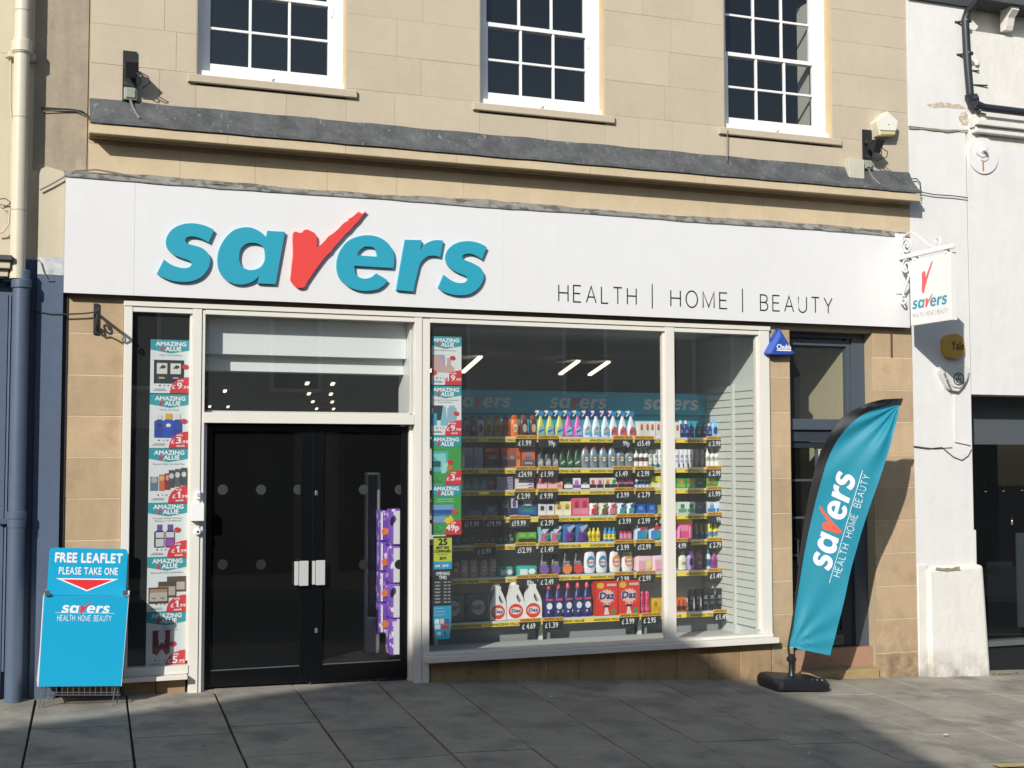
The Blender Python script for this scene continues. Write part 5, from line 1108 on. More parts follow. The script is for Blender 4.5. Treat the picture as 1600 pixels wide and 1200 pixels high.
arts2 = [
 (['Paris Hilton Perfumes'], ('19', '.99'), None, [('r', (.02, .26, .48, .62), '#C9A2A0'), ('p', [(.30, .62), (.48, .62), (.48, .34)], '#A7A0BE'), ('e', (.60, .33, .17, .08), '#C9A79A'), ('r', (.54, .40, .66, .56), '#C8ABA2'), ('e', (.12, .25, .11, .055), '#D0482F'), badge(.72, .56)], 'top middle poster, pink perfume box and bottle for 19.99'),
 (['Next Just Water Mist Deodorant', 'Mens / Womens'], ('9', '.99'), 'each', [('r', (.14, .30, .44, .60), '#27363F'), ('r', (.04, .20, .24, .44), '#36A0B8'), ('p', [(.34, .20), (.58, .20), (.52, .46), (.50, .58), (.42, .58), (.40, .46)], '#7FB9CE'), ('b', (.56, .26, .84, .60, .6, .1), '#93AFC0'), ('e', (.04, .58, .08, .05), '#C8343E'), badge(.84, .44)], 'middle window poster, teal and blue fragrance set for 9.99'),
 ([], ('3', '.99'), None, [('r', (.0, .26, .60, .68), '#4FB0B0'), ('p', [(.04, .62), (.5, .64), (.56, .30), (.38, .24), (.30, .48)], '#8CCFCB'), ('r', (.06, .36, .36, .48), '#1F5A66'), ('p', [(.38, .22), (.52, .24), (.60, .44), (.46, .44)], '#A6D8D2'), ('e', (.66, .46, .09, .05), '#D03038'), ('e', (.64, .34, .10, .05), '#D9702E')], 'middle window poster, green sheet with teal tablet pack for 3.99'),
 (['Hayfever Relief', 'Cetirizine Tablets'], ('49', 'p'), None, [('r', (.04, .50, .76, .60), '#6FA0CE'), ('r', (.06, .43, .80, .50), '#2C4F9A'), ('r', (.04, .40, .66, .43), '#3A66B4'), ('p', [(.02, .24), (.50, .24), (.50, .38), (.02, .36)], '#7A9CCB'), ('p', [(.46, .28), (.54, .36), (.58, .34), (.66, .39), (.74, .33), (.78, .26), (.66, .20), (.54, .22)], '#E0C53A'), ('e', (.04, .24, .12, .055), '#D9622E'), ('e', (.80, .46, .10, .05), '#D9444A')], 'lowest middle poster, green sheet with blue tablet packs for 49p'),
]
for (a, b, w_), (ln, pr, sub, art, lab) in zip(MA, arts2): poster(674.5, 721-(a-525)*.003, a, b, yP, ln, pr, sub, art, lab, None if w_ else '#3F9C4C', clip=.08)
def simple_poster(pxl, pxr, pyt, pyb, label, col, items, poly=None):
    a, b = W(pxl, pyt, yP), W(pxr, pyb, yP); w = b.x-a.x; h = a.z-b.z; r = thing('poster', label, 'sticker', (a.x+w/2, yP, b.z)); O = Vector((a.x, yP, b.z))
    mb = MB(); mb.solid([[(p[0]*w, p[1]*h) for p in (poly or rect(0, 0, 1, 1))]], O, d0=-.001, d1=0); mb.obj('sheet', paint(col), r)
    for i, (k, c, m_) in enumerate(items):
        if k == 't': mb = MB(); s_, x, z, tw, th, bo = c; put_text(mb, s_, O+Vector((x*w, 0, z*h)), tw*w, th*h, bo, off=.002+.0003*i); mb.obj('lettering', paint(m_), r)
        else: mb = MB(); mb.flat(tess([[(p[0]*w, p[1]*h) for p in l] for l in shape_g(k, c)]), O, off=.001+.0003*i); mb.obj('print', paint(m_), r)
    return r, O, w, h
simple_poster(677, 706, 838, 877, 'lime yellow sticker about best big companies below the green poster', '#BFC93E', [('r', (0, .93, 1, 1), '#33352A'), ('t', ('25', .28, .66, .48, .24, .06), '#23251E'), ('t', ('BEST BIG', .16, .50, .68, .1, .05), '#2B2D22'), ('t', ('COMPANIES', .06, .36, .88, .1, .05), '#2B2D22'), ('t', ('TO WORK FOR', .24, .26, .5, .05, 0), '#3A3D2C'), ('t', ('2019', .33, .08, .36, .11, .05), '#2B2D22')])
r, O, w, h = simple_poster(677, 706, 878, 946, 'black opening times sticker with white print in the main window', '#1E2226', [('r', (0, .83, 1, 1), '#1E9CC8'), ('t', ('OPENING', .14, .695, .74, .075, .03), '#E6E8E8'), ('t', ('TIMES', .30, .605, .42, .075, .03), '#E6E8E8')]+[('t', (d, .08, .52-.075*i, .30, .032, .03), '#C8CCCE') for i, d in enumerate(('MONDAY', 'TUESDAY', 'WEDNESDAY', 'THURSDAY', 'FRIDAY', 'SATURDAY', 'SUNDAY'))]+[('t', ('9.00 - 5.30', .55, .52-.075*i, .36, .032, .03), '#C8CCCE') for i in range(7)])
logo(O+Vector((w*.10, 0, h*.88)), w*.72, PWHT, PRED, r, d1=.0035)
simple_poster(676.5, 705, 946.5, 998, 'cyan sticker with payment cards at the bottom of the main window', '#1F93B8', [('t', ('savers only', .06, .90, .5, .05, 0), '#A8DCEA'), ('t', ('accepts these cards', .06, .80, .62, .05, 0), '#A8DCEA'), ('t', ('and contactless', .06, .71, .6, .05, 0), '#A8DCEA'), ('r', (.10, .46, .34, .60), '#CFE3EC'), ('r', (.38, .46, .60, .60), '#D9B8A8'), ('r', (.64, .46, .88, .60), '#3A5A8A'), ('r', (.10, .30, .40, .44), '#D3DCE0'), ('r', (.44, .30, .86, .43), '#B03A44'), ('r', (.22, .12, .44, .22), '#A8C3CE'), ('r', (.60, .12, .68, .23), '#2C4A8A')], [(0, 1), (0, .62), (.13, .06), (.2, 0), (.86, 0), (.93, .06), (1, .62), (1, 1)][::-1])

# ================================================================ shop lights, gate, toilet roll stacks
TUBE = mat('lit_tube', '#FFEFCF', .5, emit=1.8); TROFF = mat('luminaire_white', '#8B8B86', .5)
def lamp(x, y, L, lab, grp):
    r = thing('ceiling_light', lab, 'ceiling light', (x, y, 3.3), grp)
    MB().box(x-.30, x+.30, y-L/2, y+L/2, 3.25, 3.298).obj('tray', TROFF, r)
    for dx in (-.22, .22): MB().hexa([(x+dx-.028, y-L/2, 3.22), (x+dx+.028, y-L/2, 3.22), (x+dx+.028, y+L/2, 3.22-L*.22), (x+dx-.028, y+L/2, 3.22-L*.22), (x+dx-.028, y-L/2, 3.245), (x+dx+.028, y-L/2, 3.245), (x+dx+.028, y+L/2, 3.245-L*.22), (x+dx-.028, y+L/2, 3.245-L*.22)]).obj('tube', TUBE, r)
q0 = W(908, 556, 5.3-0); 
lamp(q0.x, 5.2, .62, 'lit twin tube ceiling light seen through the upper main window', None)
lamp(q0.x-1.9, 5.0, .7, 'lit ceiling light half hidden behind the middle poster column', None)
for i, (px, py, y) in enumerate(((500, 604, 14.5), (504, 623, 18), (508, 637, 22), (500, 588, 11))):
    q = W(px, py, y); lamp(q.x, y, .12, ('second nearest', 'third nearest', 'farthest', 'nearest')[i]+' pair of lit tubes in the receding row above the doors', 'receding row of ceiling lights above the doors')
for i, (px, py, y) in enumerate(((333, 603, 14), (342, 636, 21.5))):
    q = W(px, py, y); lamp(q.x, y, .12, ('upper', 'lower')[i]+' small lit light at the left edge of the window above the doors', 'ceiling lights at the left edge of the transom')
sg = thing('security_gate', 'tall grey security gate panel standing inside the right door', 'security gate', tuple(W(583, 1025, .6)))
y_ = .80; GM = mat('gate_grey', '#8A9090', .3, .3); a0, a1 = X(570, y_, 900), X(594, y_, 900); z0, z1 = Z(583, 1022, y_), Z(583, 738, y_)
MB().box(a0, a0+.03, y_, y_+.05, z0+.03, z1).obj('post', GM, sg, bev=.01); MB().box(a1-.03, a1, y_, y_+.05, z0+.03, z1).obj('post', GM, sg, bev=.01)
MB().box(a0, a1, y_, y_+.06, z0, z0+.34).obj('foot', GM, sg, bev=.02); MB().box(a0+.03, a1-.03, y_+.02, y_+.03, z0+.3, z1-.02).obj('clear_panel', mat('smoked_panel', '#33393B', .2), sg); MB().box(a0, a1, y_, y_+.05, z1-.03, z1).obj('top_rail', GM, sg, bev=.01)
# packs of toilet rolls
def pack_mesh(w, d, h, cols):
    mb = MB(); n = 6; nz = 6
    vs = []; lp = rrect(-w/2, -d/2, w/2, d/2, min(w, d)*.22, 3); m_ = len(lp); lv = [(0, .86), (.05, .97), (.25, 1.0), (.5, .985), (.75, 1.0), (.95, .97), (1, .86)]
    for t, s in lv:
        for i, (x, y) in enumerate(lp): b = 1+.012*math.sin(i*2.1+t*9); vs.append((x*s*b, y*s*b, h*t))
    fs_ = [(r*m_+k, r*m_+(k+1) % m_, (r+1)*m_+(k+1) % m_, (r+1)*m_+k) for r in range(len(lv)-1) for k in range(m_)]+[tuple(range((len(lv)-1)*m_, len(lv)*m_))]
    mb.add(vs, fs_); return mb
TR = mat('purple_wrap', '#7C52B4', .3, var=.12, vscale=14, patch=('#D6C8E6', 13, .56, .60), coat=.4)
for col, (pxa, pxb, y_, tops) in enumerate(((594, 606, .66, [(797, 846), (846, 893), (893, 942), (942, 990)]), (611, 634, .50, [(795, 853), (853, 913), (913, 968), (968, 1026)]))):
    for i, (t, b) in enumerate(tops):
        x0, x1 = X(pxa, y_, t), X(pxb, y_, t)+(.10 if col else .0); z1, z0 = Z(600, t, y_), Z(600, b, y_)
        o = pack_mesh(x1-x0, .24, z1-z0-.004, None).mesh('toilet_roll_pack', TR, True)
        o = link(o, 'toilet_roll_pack', None, ((x0+x1)/2, y_+.12, z0)); 
        tag(o, ('top', 'second', 'third', 'bottom')[i]+' purple toilet roll pack of the '+('narrow rear' if not col else 'wider front')+' stack inside the right door', 'toilet rolls', 'stacked toilet roll packs inside the door')
        mb = MB(); mb.v = []; mb.box(-(x1-x0)*.40, -(x1-x0)*.16, -.131, -.119, .015, z1-z0-.02); g = mb.mesh('white_stripe', mat('wrap_white', '#E2E0E6', .3)); link(g, 'white_stripe', o, ORG[o.name])
        mb = MB(); mb.flat(tess([ell((x1-x0)*.08, (z1-z0)*.32, .03, .035, 12)]), Vector((0, -.1325, 0))); g = mb.mesh('orange_flash', mat('wrap_orange', '#DE7A2E', .4)); link(g, 'orange_flash', o, ORG[o.name])

# ================================================================ display shelving
SG = mat('shelf_dark_grey', '#B9BAB7', .6); SWH = mat('shelf_white', '#D2D4CF', .5); YEL = mat('yellow_strip', '#F0D440', .5); BLK = mat('ticket_black', '#24262A', .6); CHK = mat('chalk_white', '#E4E6E4', .6); BPG = mat('base_panel_grey', '#8C9496', .6)
YS = .80; YB = 1.18
sd = thing('display_shelving', 'long grey display shelving unit with yellow price strips behind the main window', 'shelving', (5.3, YB, .05))
BX = [X(698, YS, 850), X(845, YS, 850), X(999, YS, 850), X(1140, YS, 850)]; BX[0] = BX[1]-(BX[2]-BX[1])
rowy = [688, 736, 769.5, 811, 852.5, 902.5, 969.5]; RZ = [Z(910, p, YS if i < 6 else .72)+.008 for i, p in enumerate(rowy)]
RZ = [z+.022 for z in RZ]     # top of each shelf board
MB().box(BX[0], BX[3], YB, YB+.03, .1, RZ[0]+.24).obj('back_panel', mat('shelf_back_grey', '#D6D7D3', .7), sd)
MB().box(BX[0], BX[3]-.0, YB-.06, YB-.055, RZ[0]+.0, RZ[0]+.235).obj('cyan_backing', mat('cyan_backing', '#1FA9C6', .5), sd)
hb0, hb1 = X(640, 1.1, 640), X(1118, 1.1, 640); hz0, hz1 = RZ[0]+.24, Z(900, 612, 1.1)
MB().box(hb0, hb1, 1.08, 1.12, hz0, hz1).obj('header_board', mat('teal_header', '#20AECB', .5), sd)
for a, b in ((690, 798), (858, 948), (1005, 1091)):
    a = W(a if a > 700 else 707, 640, 1.08); b = X(b, 1.08, 640); logo(Vector((a.x, 1.08, Z(900, 638, 1.08))), b-a.x, mat('header_letters', '#D5DEDE', .5), mat('header_red', '#D04450', .5), sd, d1=.002)
strip_m = None; tick_m = {}
SW = BX[2]-BX[1]
for bi in range(3):
    x0, x1 = BX[bi], BX[bi+1]
    for ri, z in enumerate(RZ):
        yf = YS if ri < 6 else .72
        MB().box(x0+.006, x1-.006, yf+.01, YB-.062 if ri == 0 else YB, z-.022, z).obj('shelf', SG, sd)
        s = MB().box(x0+.006, x1-.006, yf, yf+.009, z-.050, z-.012).obj('price_strip', YEL, sd)
        MB().box(x0+.006, x1-.006, yf-.0015, yf+.009, z-.0115, z+.003).obj('shelf_lip', SWH, sd)
        for k in range(2):
            mb = MB(); put_text(mb, 'AMAZING VALUE', Vector((x0+.12+.40*k, yf-.001, z-.041)), .30, .022, .04, off=.001); mb.obj('lettering', mat('strip_print', '#5A4720', .6), s)
    MB().box(x0-.018, x0+.018, YS+.0, YS+.04, .06, RZ[-1]-.06).obj('upright', SWH, sd); MB().box(x0+.02, x1-.02, YS+.06, YS+.08, .04, RZ[-1]-.05).obj('base_panel', BPG, sd)
MB().box(BX[3]-.018, BX[3]+.018, YS, YS+.04, .06, RZ[-1]-.06).obj('upright', SWH, sd)
for ri, z in enumerate(RZ[:-1]):     # hexagonal shelf end brackets
    mb = MB(); yf = YS+.0; pr = [(yf+.03, z-.02), (yf, z-.06), (yf+.02, z-.12), (yf+.12, z-.16), (YB, z-.16), (YB, z+.02), (yf+.1, z+.01)]
    mb.solid([[(p[0], p[1]) for p in pr]], Vector((BX[3]+.002, 0, 0)), U=Vector((0, 1, 0)), V=ZA, N=Vector((1, 0, 0)), d0=-.002, d1=.003); mb.obj('bracket', mat('bracket_black', '#3A3B3C', .5), sd)
def ticket(px, ri, price, wpx=36):
    z = RZ[ri]; yf = (YS if ri < 6 else .72)-.012; x = X(px, yf, rowy[ri]); w = .215
    t = MB(); t.solid([[(-.0, -.10), (w*.93, -.10), (w, -.015), (.0, -.015)]], Vector((x, yf, z)), d0=-.002, d1=0); o = t.obj('price_ticket', BLK, sd)
    MB().solid([[(.0, -.018), (w*1.0, -.018), (w*.97, .018), (-.006, .018)]], Vector((x, yf-.001, z)), d0=0, d1=.001).obj('ticket_band', mat('amber_band', '#DDA83A', .5), o)
    mb = MB(); put_text(mb, 'AMAZING VALUE', Vector((x+.01, yf-.0025, z-.010)), w*.9, .020, .05, off=.0005); mb.obj('band_lettering', mat('strip_print', '#5A4720', .6), o)
    mb = MB()
    if price.endswith('p'): put_text(mb, price, Vector((x+w*.5, yf-.001, z-.083)), w*.33, .05, .02, off=.0008)
    else:
        put_text(mb, '£', Vector((x+w*.12, yf-.001, z-.083)), w*.11, .045, .02, off=.0008); put_text(mb, price, Vector((x+w*(.32 if len(price) < 5 else .26), yf-.001, z-.083)), w*(.42 if len(price) < 5 else .52), .052, .02, off=.0008)
    mb.obj('price', CHK, o)
TK = [[(806, '1.99'), (841, '99p'), (958, '99p'), (992, '15.49'), (1104, '3.99')],
      [(806, '24.99'), (841, '1.99'), (958, '1.49'), (992, '2.99'), (1104, '2.99')],
      [(804, '2.99'), (840, '9.99'), (960, '3.99'), (993, '2.79'), (1104, '1.99')],
      [(722, '19.99'), (757, '19.99'), (796, '19.99'), (841, '2.99'), (963, '3.99'), (993, '2.99'), (1027, '4.99'), (1105, '99p')],
      [(742, '0.99'), (805, '12.99'), (841, '1.49'), (960, '3.99'), (993, '12.99'), (1050, '4.99'), (1105, '2.79')],
      [(807, '89p'), (841, '2.49'), (960, '2.99'), (994, '2.99'), (1106, '1.49')],
      [(812, '4.69'), (848, '1.39'), (968, '3.99'), (1002, '2.95'), (1115, '1.49')]]
for ri, l in enumerate(TK):
    for px, pr in l: ticket(px, ri, pr)
# slatwall return
sw = thing('slatwall', 'pale grey slatted wall panel on the right return of the window', 'slatwall', (XW, .6, .1))
SLT = mat('slat_grey', '#D2D6CE', .6); SLJ = mat('slat_groove', '#90948E', .8)
ya, yb_, yc_, yd_ = .15, .515, .56, 1.17
zt0 = WX(1148, 602, XW-.03).z; pitch = .0745
MB().box(XW-.012, XW-.001, ya, yd_, .3, zt0).obj('backing', SLJ, sw)
for (y0, y1, zt_) in ((ya, yb_, zt0), (yc_, yd_, zt0+.0)):
    z = zt_; k = 0
    while z > .32:
        hh = (.072 if k == 0 else pitch); MB().cbox(0, 1, 0, 1, 0, 1) if False else None
        m_ = MB(); m_.box(XW-.025, XW-.0125, y0, y1, z-hh+.0085, z).obj('slat', SLT, sw); z -= hh; k += 1
MB().box(XW-.04, XW-.001, yb_+.003, yc_-.003, .1, zt0+.01).obj('post', mat('slat_post', '#CDD1CA', .5), sw); MB().box(XW-.03, XW-.001, ya-.035, ya-.003, .1, zt0-.0).obj('post', mat('slat_post', '#CDD1CA', .5), sw)
# purple stock glimpsed low behind the pier, white upright
a = X(666, .5, 1005)
o = MB().box(a-.1, a+.03, .5, .8, .1, .42).obj('toilet_roll_pack', TR, bev=.01); tag(o, 'purple wrapped pack glimpsed at the bottom left corner of the main window', 'toilet rolls')

# ================================================================ products
PM = {}
def pmat(c, r=.35, metal=0.): return mat('pack_%s_%g_%g' % (c, r, metal), c, r, metal)
def prod_mesh(kind, w, h, c):
    """list of (part name, mesh); first is the body. local origin: middle of the foot"""
    key = (kind, round(w, 3), round(h, 3), tuple(c))
    if key in PM: return PM[key]
    d = min(w*.6, .09); out = []
    def add(nm, mb, col, sm=False, r=.35, metal=0.): out.append((nm, mb.mesh(nm, pmat(col, r, metal), sm)))
    if kind == 'box' or kind == 'flatpack':
        d = .08; b = MB().box(-w/2, w/2, -d/2, d/2, 0, h); add('carton', b, c[0])
        y = -d/2
        if len(c) > 1: add('print_band', MB().flat(tess([rect(-w*.48, h*.08, w*.48, h*.42)]), Vector((0, y, 0)), off=.0008), c[1])
        if len(c) > 2: add('print_emblem', MB().flat(tess([ell(0, h*.66, w*.27, h*.20, 14)]), Vector((0, y, 0)), off=.0012), c[2])
        if len(c) > 3: add('print_line', MB().flat(tess([rect(-w*.3, h*.2, w*.3, h*.3)]), Vector((0, y, 0)), off=.0016), c[3])
    elif kind == 'bottle':   # body, cap, label
        b = MB().lathe([(w*.42, 0), (w*.5, h*.03), (w*.5, h*.55), (w*.46, h*.68), (w*.3, h*.78), (w*.2, h*.82)], n=14, fy=.62); add('bottle', b, c[0], True)
        add('cap', MB().lathe([(w*.24, h*.80), (w*.25, h*.82), (w*.22, h*.98), (w*.15, h)], n=12, fy=.8), c[1], True)
        if len(c) > 2: add('label', MB().lathe([(w*.505, h*.14), (w*.505, h*.52)], n=14, fy=.63), c[2], True)
    elif kind == 'shampoo':  # tall bottle, wide cap
        b = MB().lathe([(w*.4, 0), (w*.46, h*.05), (w*.5, h*.5), (w*.47, h*.72), (w*.36, h*.80)], n=14, fy=.6); add('bottle', b, c[0], True)
        add('cap', MB().lathe([(w*.34, h*.79), (w*.36, h*.81), (w*.33, h*.97), (w*.22, h)], n=12, fy=.62), c[1], True)
        if len(c) > 2: add('label', MB().flat(tess([ell(0, h*.4, w*.27, h*.2, 14)]), Vector((0, -w*.31, 0)), off=.001), c[2])
        if len(c) > 3: add('label_print', MB().flat(tess([rect(-w*.2, h*.36, w*.2, h*.43)]), Vector((0, -w*.312, 0)), off=.0016), c[3])
    elif kind == 'tube':     # tottle: wide at top, narrow cap below
        b = MB().lathe([(w*.30, h*.16), (w*.4, h*.2), (w*.45, h*.6), (w*.48, h)], n=12, fy=.5); add('tube', b, c[0], True)
        add('cap', MB().lathe([(w*.30, 0), (w*.31, h*.155)], n=12, fy=.8), c[1], True)
        if len(c) > 2: add('label', MB().flat(tess([rect(-w*.25, h*.28, w*.25, h*.42)]), Vector((0, -w*.235, 0)), off=.001), c[2])
    elif kind == 'can':
        b = MB().lathe([(w*.46, 0), (w*.5, h*.02), (w*.5, h*.72), (w*.42, h*.76)], n=14); add('can', b, c[0], True)
        add('cap', MB().lathe([(w*.44, h*.76), (w*.44, h*.92), (w*.3, h*.99), (w*.1, h)], n=12), c[1], True)
        if len(c) > 2: add('label', MB().lathe([(w*.505, h*.12), (w*.505, h*.40)], n=14), c[2], True)
    elif kind == 'pump':
        b = MB().lathe([(w*.46, 0), (w*.48, h*.02), (w*.48, h*.66), (w*.4, h*.72), (w*.2, h*.76)], n=12); add('bottle', b, c[0], True)
        pp = MB().lathe([(w*.2, h*.76), (w*.2, h*.84), (w*.08, h*.85), (w*.08, h*.96), (w*.2, h*.965), (w*.2, h)], n=10); pp.box(-w*.5, 0, -w*.08, w*.08, h*.94, h*.985); add('pump_head', pp, c[1], True)
        if len(c) > 2: add('label', MB().lathe([(w*.485, h*.3), (w*.485, h*.5)], n=12), c[2], True)
    elif kind == 'trigger':
        b = MB().lathe([(w*.36, 0), (w*.42, h*.03), (w*.44, h*.2), (w*.38, h*.42), (w*.2, h*.66), (w*.13, h*.74), (w*.13, h*.8)], n=14, fy=.6); add('bottle', b, c[0], True)
        hd = MB().hexa([(-w*.12, -w*.11, h*.79), (w*.22, -w*.11, h*.79), (w*.22, w*.11, h*.79), (-w*.12, w*.11, h*.79), (-w*.2, -w*.11, h*.99), (w*.34, -w*.11, h*.96), (w*.34, w*.11, h*.96), (-w*.2, w*.11, h*.99)]); add('trigger_head', hd, c[1])
        nz = MB().hexa([(-w*.5, -w*.09, h*.91), (-w*.2, -w*.1, h*.9), (-w*.2, w*.1, h*.9), (-w*.5, w*.09, h*.91), (-w*.5, -w*.09, h*.985), (-w*.2, -w*.1, h*.995), (-w*.2, w*.1, h*.995), (-w*.5, w*.09, h*.985)])
        nz.hexa([(-w*.52, -w*.05, h*.78), (-w*.44, -w*.05, h*.77), (-w*.44, w*.05, h*.77), (-w*.52, w*.05, h*.78), (-w*.3, -w*.06, h*.9), (-w*.2, -w*.06, h*.9), (-w*.2, w*.06, h*.9), (-w*.3, w*.06, h*.9)]); add('nozzle', nz, c[2])
        if len(c) > 3: add('label', MB().flat(tess([[(-w*.32, h*.08), (w*.30, h*.08), (w*.26, h*.34), (-w*.05, h*.42), (-w*.3, h*.26)]]), Vector((0, -w*.265, 0)), off=.001), c[3])
        if len(c) > 4: add('label_print', MB().flat(tess([[(-w*.28, h*.14), (w*.24, h*.24), (w*.2, h*.30), (-w*.24, h*.22)]]), Vector((0, -w*.267, 0)), off=.0016), c[4])
    elif kind == 'bleach':
        b = MB().lathe([(w*.42, 0), (w*.46, h*.02), (w*.46, h*.55), (w*.38, h*.64), (w*.2, h*.80), (w*.17, h*.86)], n=14, fy=.7); add('bottle', b, c[0], True)
        add('cap', MB().lathe([(w*.2, h*.85), (w*.2, h*.93), (w*.14, h*.97), (w*.12, h)], n=10), c[1], True)
        add('label', MB().lathe([(w*.465, h*.08), (w*.465, h*.54)], n=14, fy=.71), c[2], True)
        add('label_print', MB().flat(tess([ell(0, h*.34, w*.30, h*.10, 14)]), Vector((0, -w*.335, 0)), off=.001), c[3]); add('label_print', MB().flat(tess([rect(-w*.34, h*.50, w*.34, h*.56)]), Vector((0, -w*.33, 0)), off=.001), c[4]); add('label_print', MB().flat(tess([ell(-w*.12, h*.17, w*.09, h*.035, 10)]), Vector((0, -w*.335, 0)), off=.0014), '#D8DAE0')
    elif kind == 'jug':
        ol = [(-.42, 0), (.46, 0), (.5, .06), (.5, .40), (.42, .58), (.20, .80), (.16, .85), (.16, .93), (-.24, .93), (-.24, .83), (-.36, .60), (-.5, .40), (-.5, .06)]
        ho = [(.10, .68), (.24, .56), (.36, .46), (.30, .42), (.12, .50), (.03, .62)]
        b = MB().solid([[(x*w, z*h) for x, z in smooth_loop(ol, 2)], [(x*w, z*h) for x, z in smooth_loop(ho, 2)]], Vector((0, 0, 0)), d0=-.04, d1=.04); add('jug', b, c[0])
        add('cap', MB().lathe([(w*.2, h*.93), (w*.22, h*.935), (w*.21, h*1.0)], (-w*.04, 0, 0), n=12, fy=.8), c[0], True)
        lb = MB().flat(tess([ell(0, h*.22, w*.42, h*.2, 22)]), Vector((0, -.04, 0)), off=.001); add('label', lb, c[1])
        add('label_print', MB().flat(tess([ell(0, h*.23, w*.33, h*.10, 18)]), Vector((0, -.04, 0)), off=.0016), '#E9D3D0')
        t = MB(); put_text(t, c[3], Vector((-w*.26, -.04, h*.19)), w*.54, h*.085, .06, off=.0022, shear=.15); add('lettering', t, c[2])
    elif kind == 'powder':
        d = .12; add('carton', MB().box(-w/2, w/2, -d/2, d/2, 0, h), c[0]); y = -d/2
        star = [(math.cos(i*math.pi/14)*(w*.40 if i % 2 else w*.30), h*.55+math.sin(i*math.pi/14)*(w*.34 if i % 2 else w*.26)) for i in range(28)]
        add('print_burst', MB().flat(tess([star]), Vector((0, y, 0)), off=.0008), '#E8B9A8')
        t = MB(); put_text(t, 'Daz', Vector((-w*.34, y, h*.49)), w*.68, h*.19, .07, off=.0026, shear=.12); add('lettering', t, '#27407A')
        t = MB(); put_text(t, 'Daz', Vector((-w*.345, y, h*.493)), w*.69, h*.19, .11, off=.0013, shear=.12); add('lettering_edge', t, '#CFE0EA')
        add('print_spot', MB().flat(tess([ell(-w*.3, h*.88, w*.17, h*.09, 16)]), Vector((0, y, 0)), off=.001), '#DDB23A'); add('print_bar', MB().flat(tess([rect(0, h*.86, w*.45, h*.93)]), Vector((0, y, 0)), off=.001), '#C9B8B4')
        add('print_figure', MB().flat(tess([[(-w*.14, h*.02), (w*.1, h*.02), (w*.02, h*.26), (w*.16, h*.3), (w*.02, h*.34), (-w*.2, h*.30), (-w*.08, h*.25)]]), Vector((0, y, 0)), off=.001), '#D8D2CE'); add('print_leaf', MB().flat(tess([ell(w*.3, h*.10, w*.13, h*.09, 12)]), Vector((0, y, 0)), off=.001), '#5C8A4A'); add('print_figure', MB().flat(tess([ell(-w*.02, h*.27, w*.17, h*.04, 12)]), Vector((0, y, 0)), off=.0014), '#35302E')
    elif kind == 'bold':
        b = MB().lathe([(w*.36, 0), (w*.44, h*.04), (w*.5, h*.3), (w*.48, h*.6), (w*.42, h*.86), (w*.34, h*.96), (w*.2, h)], n=16, fy=.5); add('bottle', b, c[0], True)
        add('label', MB().flat(tess([ell(0, h*.5, w*.36, h*.27, 20)]), Vector((0, -w*.245, 0)), off=.002), c[1]); add('label_print', MB().flat(tess([ell(0, h*.47, w*.30, h*.13, 16)]), Vector((0, -w*.245, 0)), off=.003), '#E4E2E2')
        t = MB(); put_text(t, 'Bold', Vector((-w*.27, -w*.245, h*.43)), w*.54, h*.11, .05, off=.0038); add('lettering', t, '#C8524A')
    elif kind == 'fruit':
        b = MB().lathe([(w*.44, 0), (w*.48, h*.05), (w*.47, h*.3), (w*.34, h*.55), (w*.22, h*.7), (w*.17, h*.92), (w*.08, h)], n=14, fy=.6); add('bottle', b, c[0], True)
        add('label', MB().flat(tess([[(math.cos(i*math.pi/8)*w*(.46 if i % 2 else .40), h*.22+math.sin(i*math.pi/8)*w*(.44 if i % 2 else .39)) for i in range(16)]]), Vector((0, -w*.30, 0)), off=.001), c[1]); add('label_print', MB().flat(tess([rect(-w*.18, h*.5, w*.18, h*.55)]), Vector((0, -w*.2, 0)), off=.003), '#C9C9CC')
    elif kind == 'fairy':
        b = MB().lathe([(w*.38, 0), (w*.44, h*.03), (w*.5, h*.3), (w*.48, h*.52), (w*.34, h*.74), (w*.2, h*.82), (w*.18, h*.84)], n=14, fy=.6); add('bottle', b, c[0], True, .3, .2)
        add('cap', MB().lathe([(w*.24, h*.82), (w*.24, h*.90), (w*.14, h*.94), (w*.1, h)], n=10), c[1], True)
        add('label', MB().flat(tess([ell(0, h*.36, w*.30, h*.15, 16)]), Vector((0, -w*.305, 0)), off=.001), '#2E5A4C'); add('label_print', MB().flat(tess([ell(0, h*.36, w*.22, h*.11, 14)]), Vector((0, -w*.305, 0)), off=.0016), c[2])
        t = MB(); put_text(t, 'FAIRY', Vector((-w*.2, -w*.305, h*.335)), w*.4, h*.06, .06, off=.0022); add('lettering', t, '#B23440')
    elif kind == 'fairypack':
        add('bag', pack_mesh(w, .10, h, None), c[0], True); y = -.056
        add('label', MB().flat(tess([ell(0, h*.52, w*.36, h*.34, 20)]), Vector((0, y, 0)), off=.001), '#355348'); add('label_print', MB().flat(tess([ell(0, h*.52, w*.30, h*.28, 20)]), Vector((0, y, 0)), off=.0016), '#9FA5A6')
        t = MB(); put_text(t, 'FAIRY', Vector((-w*.26, y, h*.44)), w*.52, h*.16, .05, off=.0024); add('lettering', t, '#8E3640')
    elif kind == 'pouch':
        ol = [(-.48, 0), (.48, 0), (.46, .3), (.5, .9), (.42, 1), (.1, .96), (-.3, 1.0), (-.5, .92), (-.46, .4)]
        b = MB(); lp = [(x*w, z*h) for x, z in ol]; n_ = len(lp); b.add([(x, -.03-.02*(1-abs(x)/w*2), z) for x, z in lp]+[(0, -.065, h*.45)]+[(x, .0, z) for x, z in lp], [(i, (i+1) % n_, n_) for i in range(n_)]+[(i+n_+1, (i+1) % n_+n_+1, (i+1) % n_, i) for i in range(n_)]); add('pouch', b, c[0])
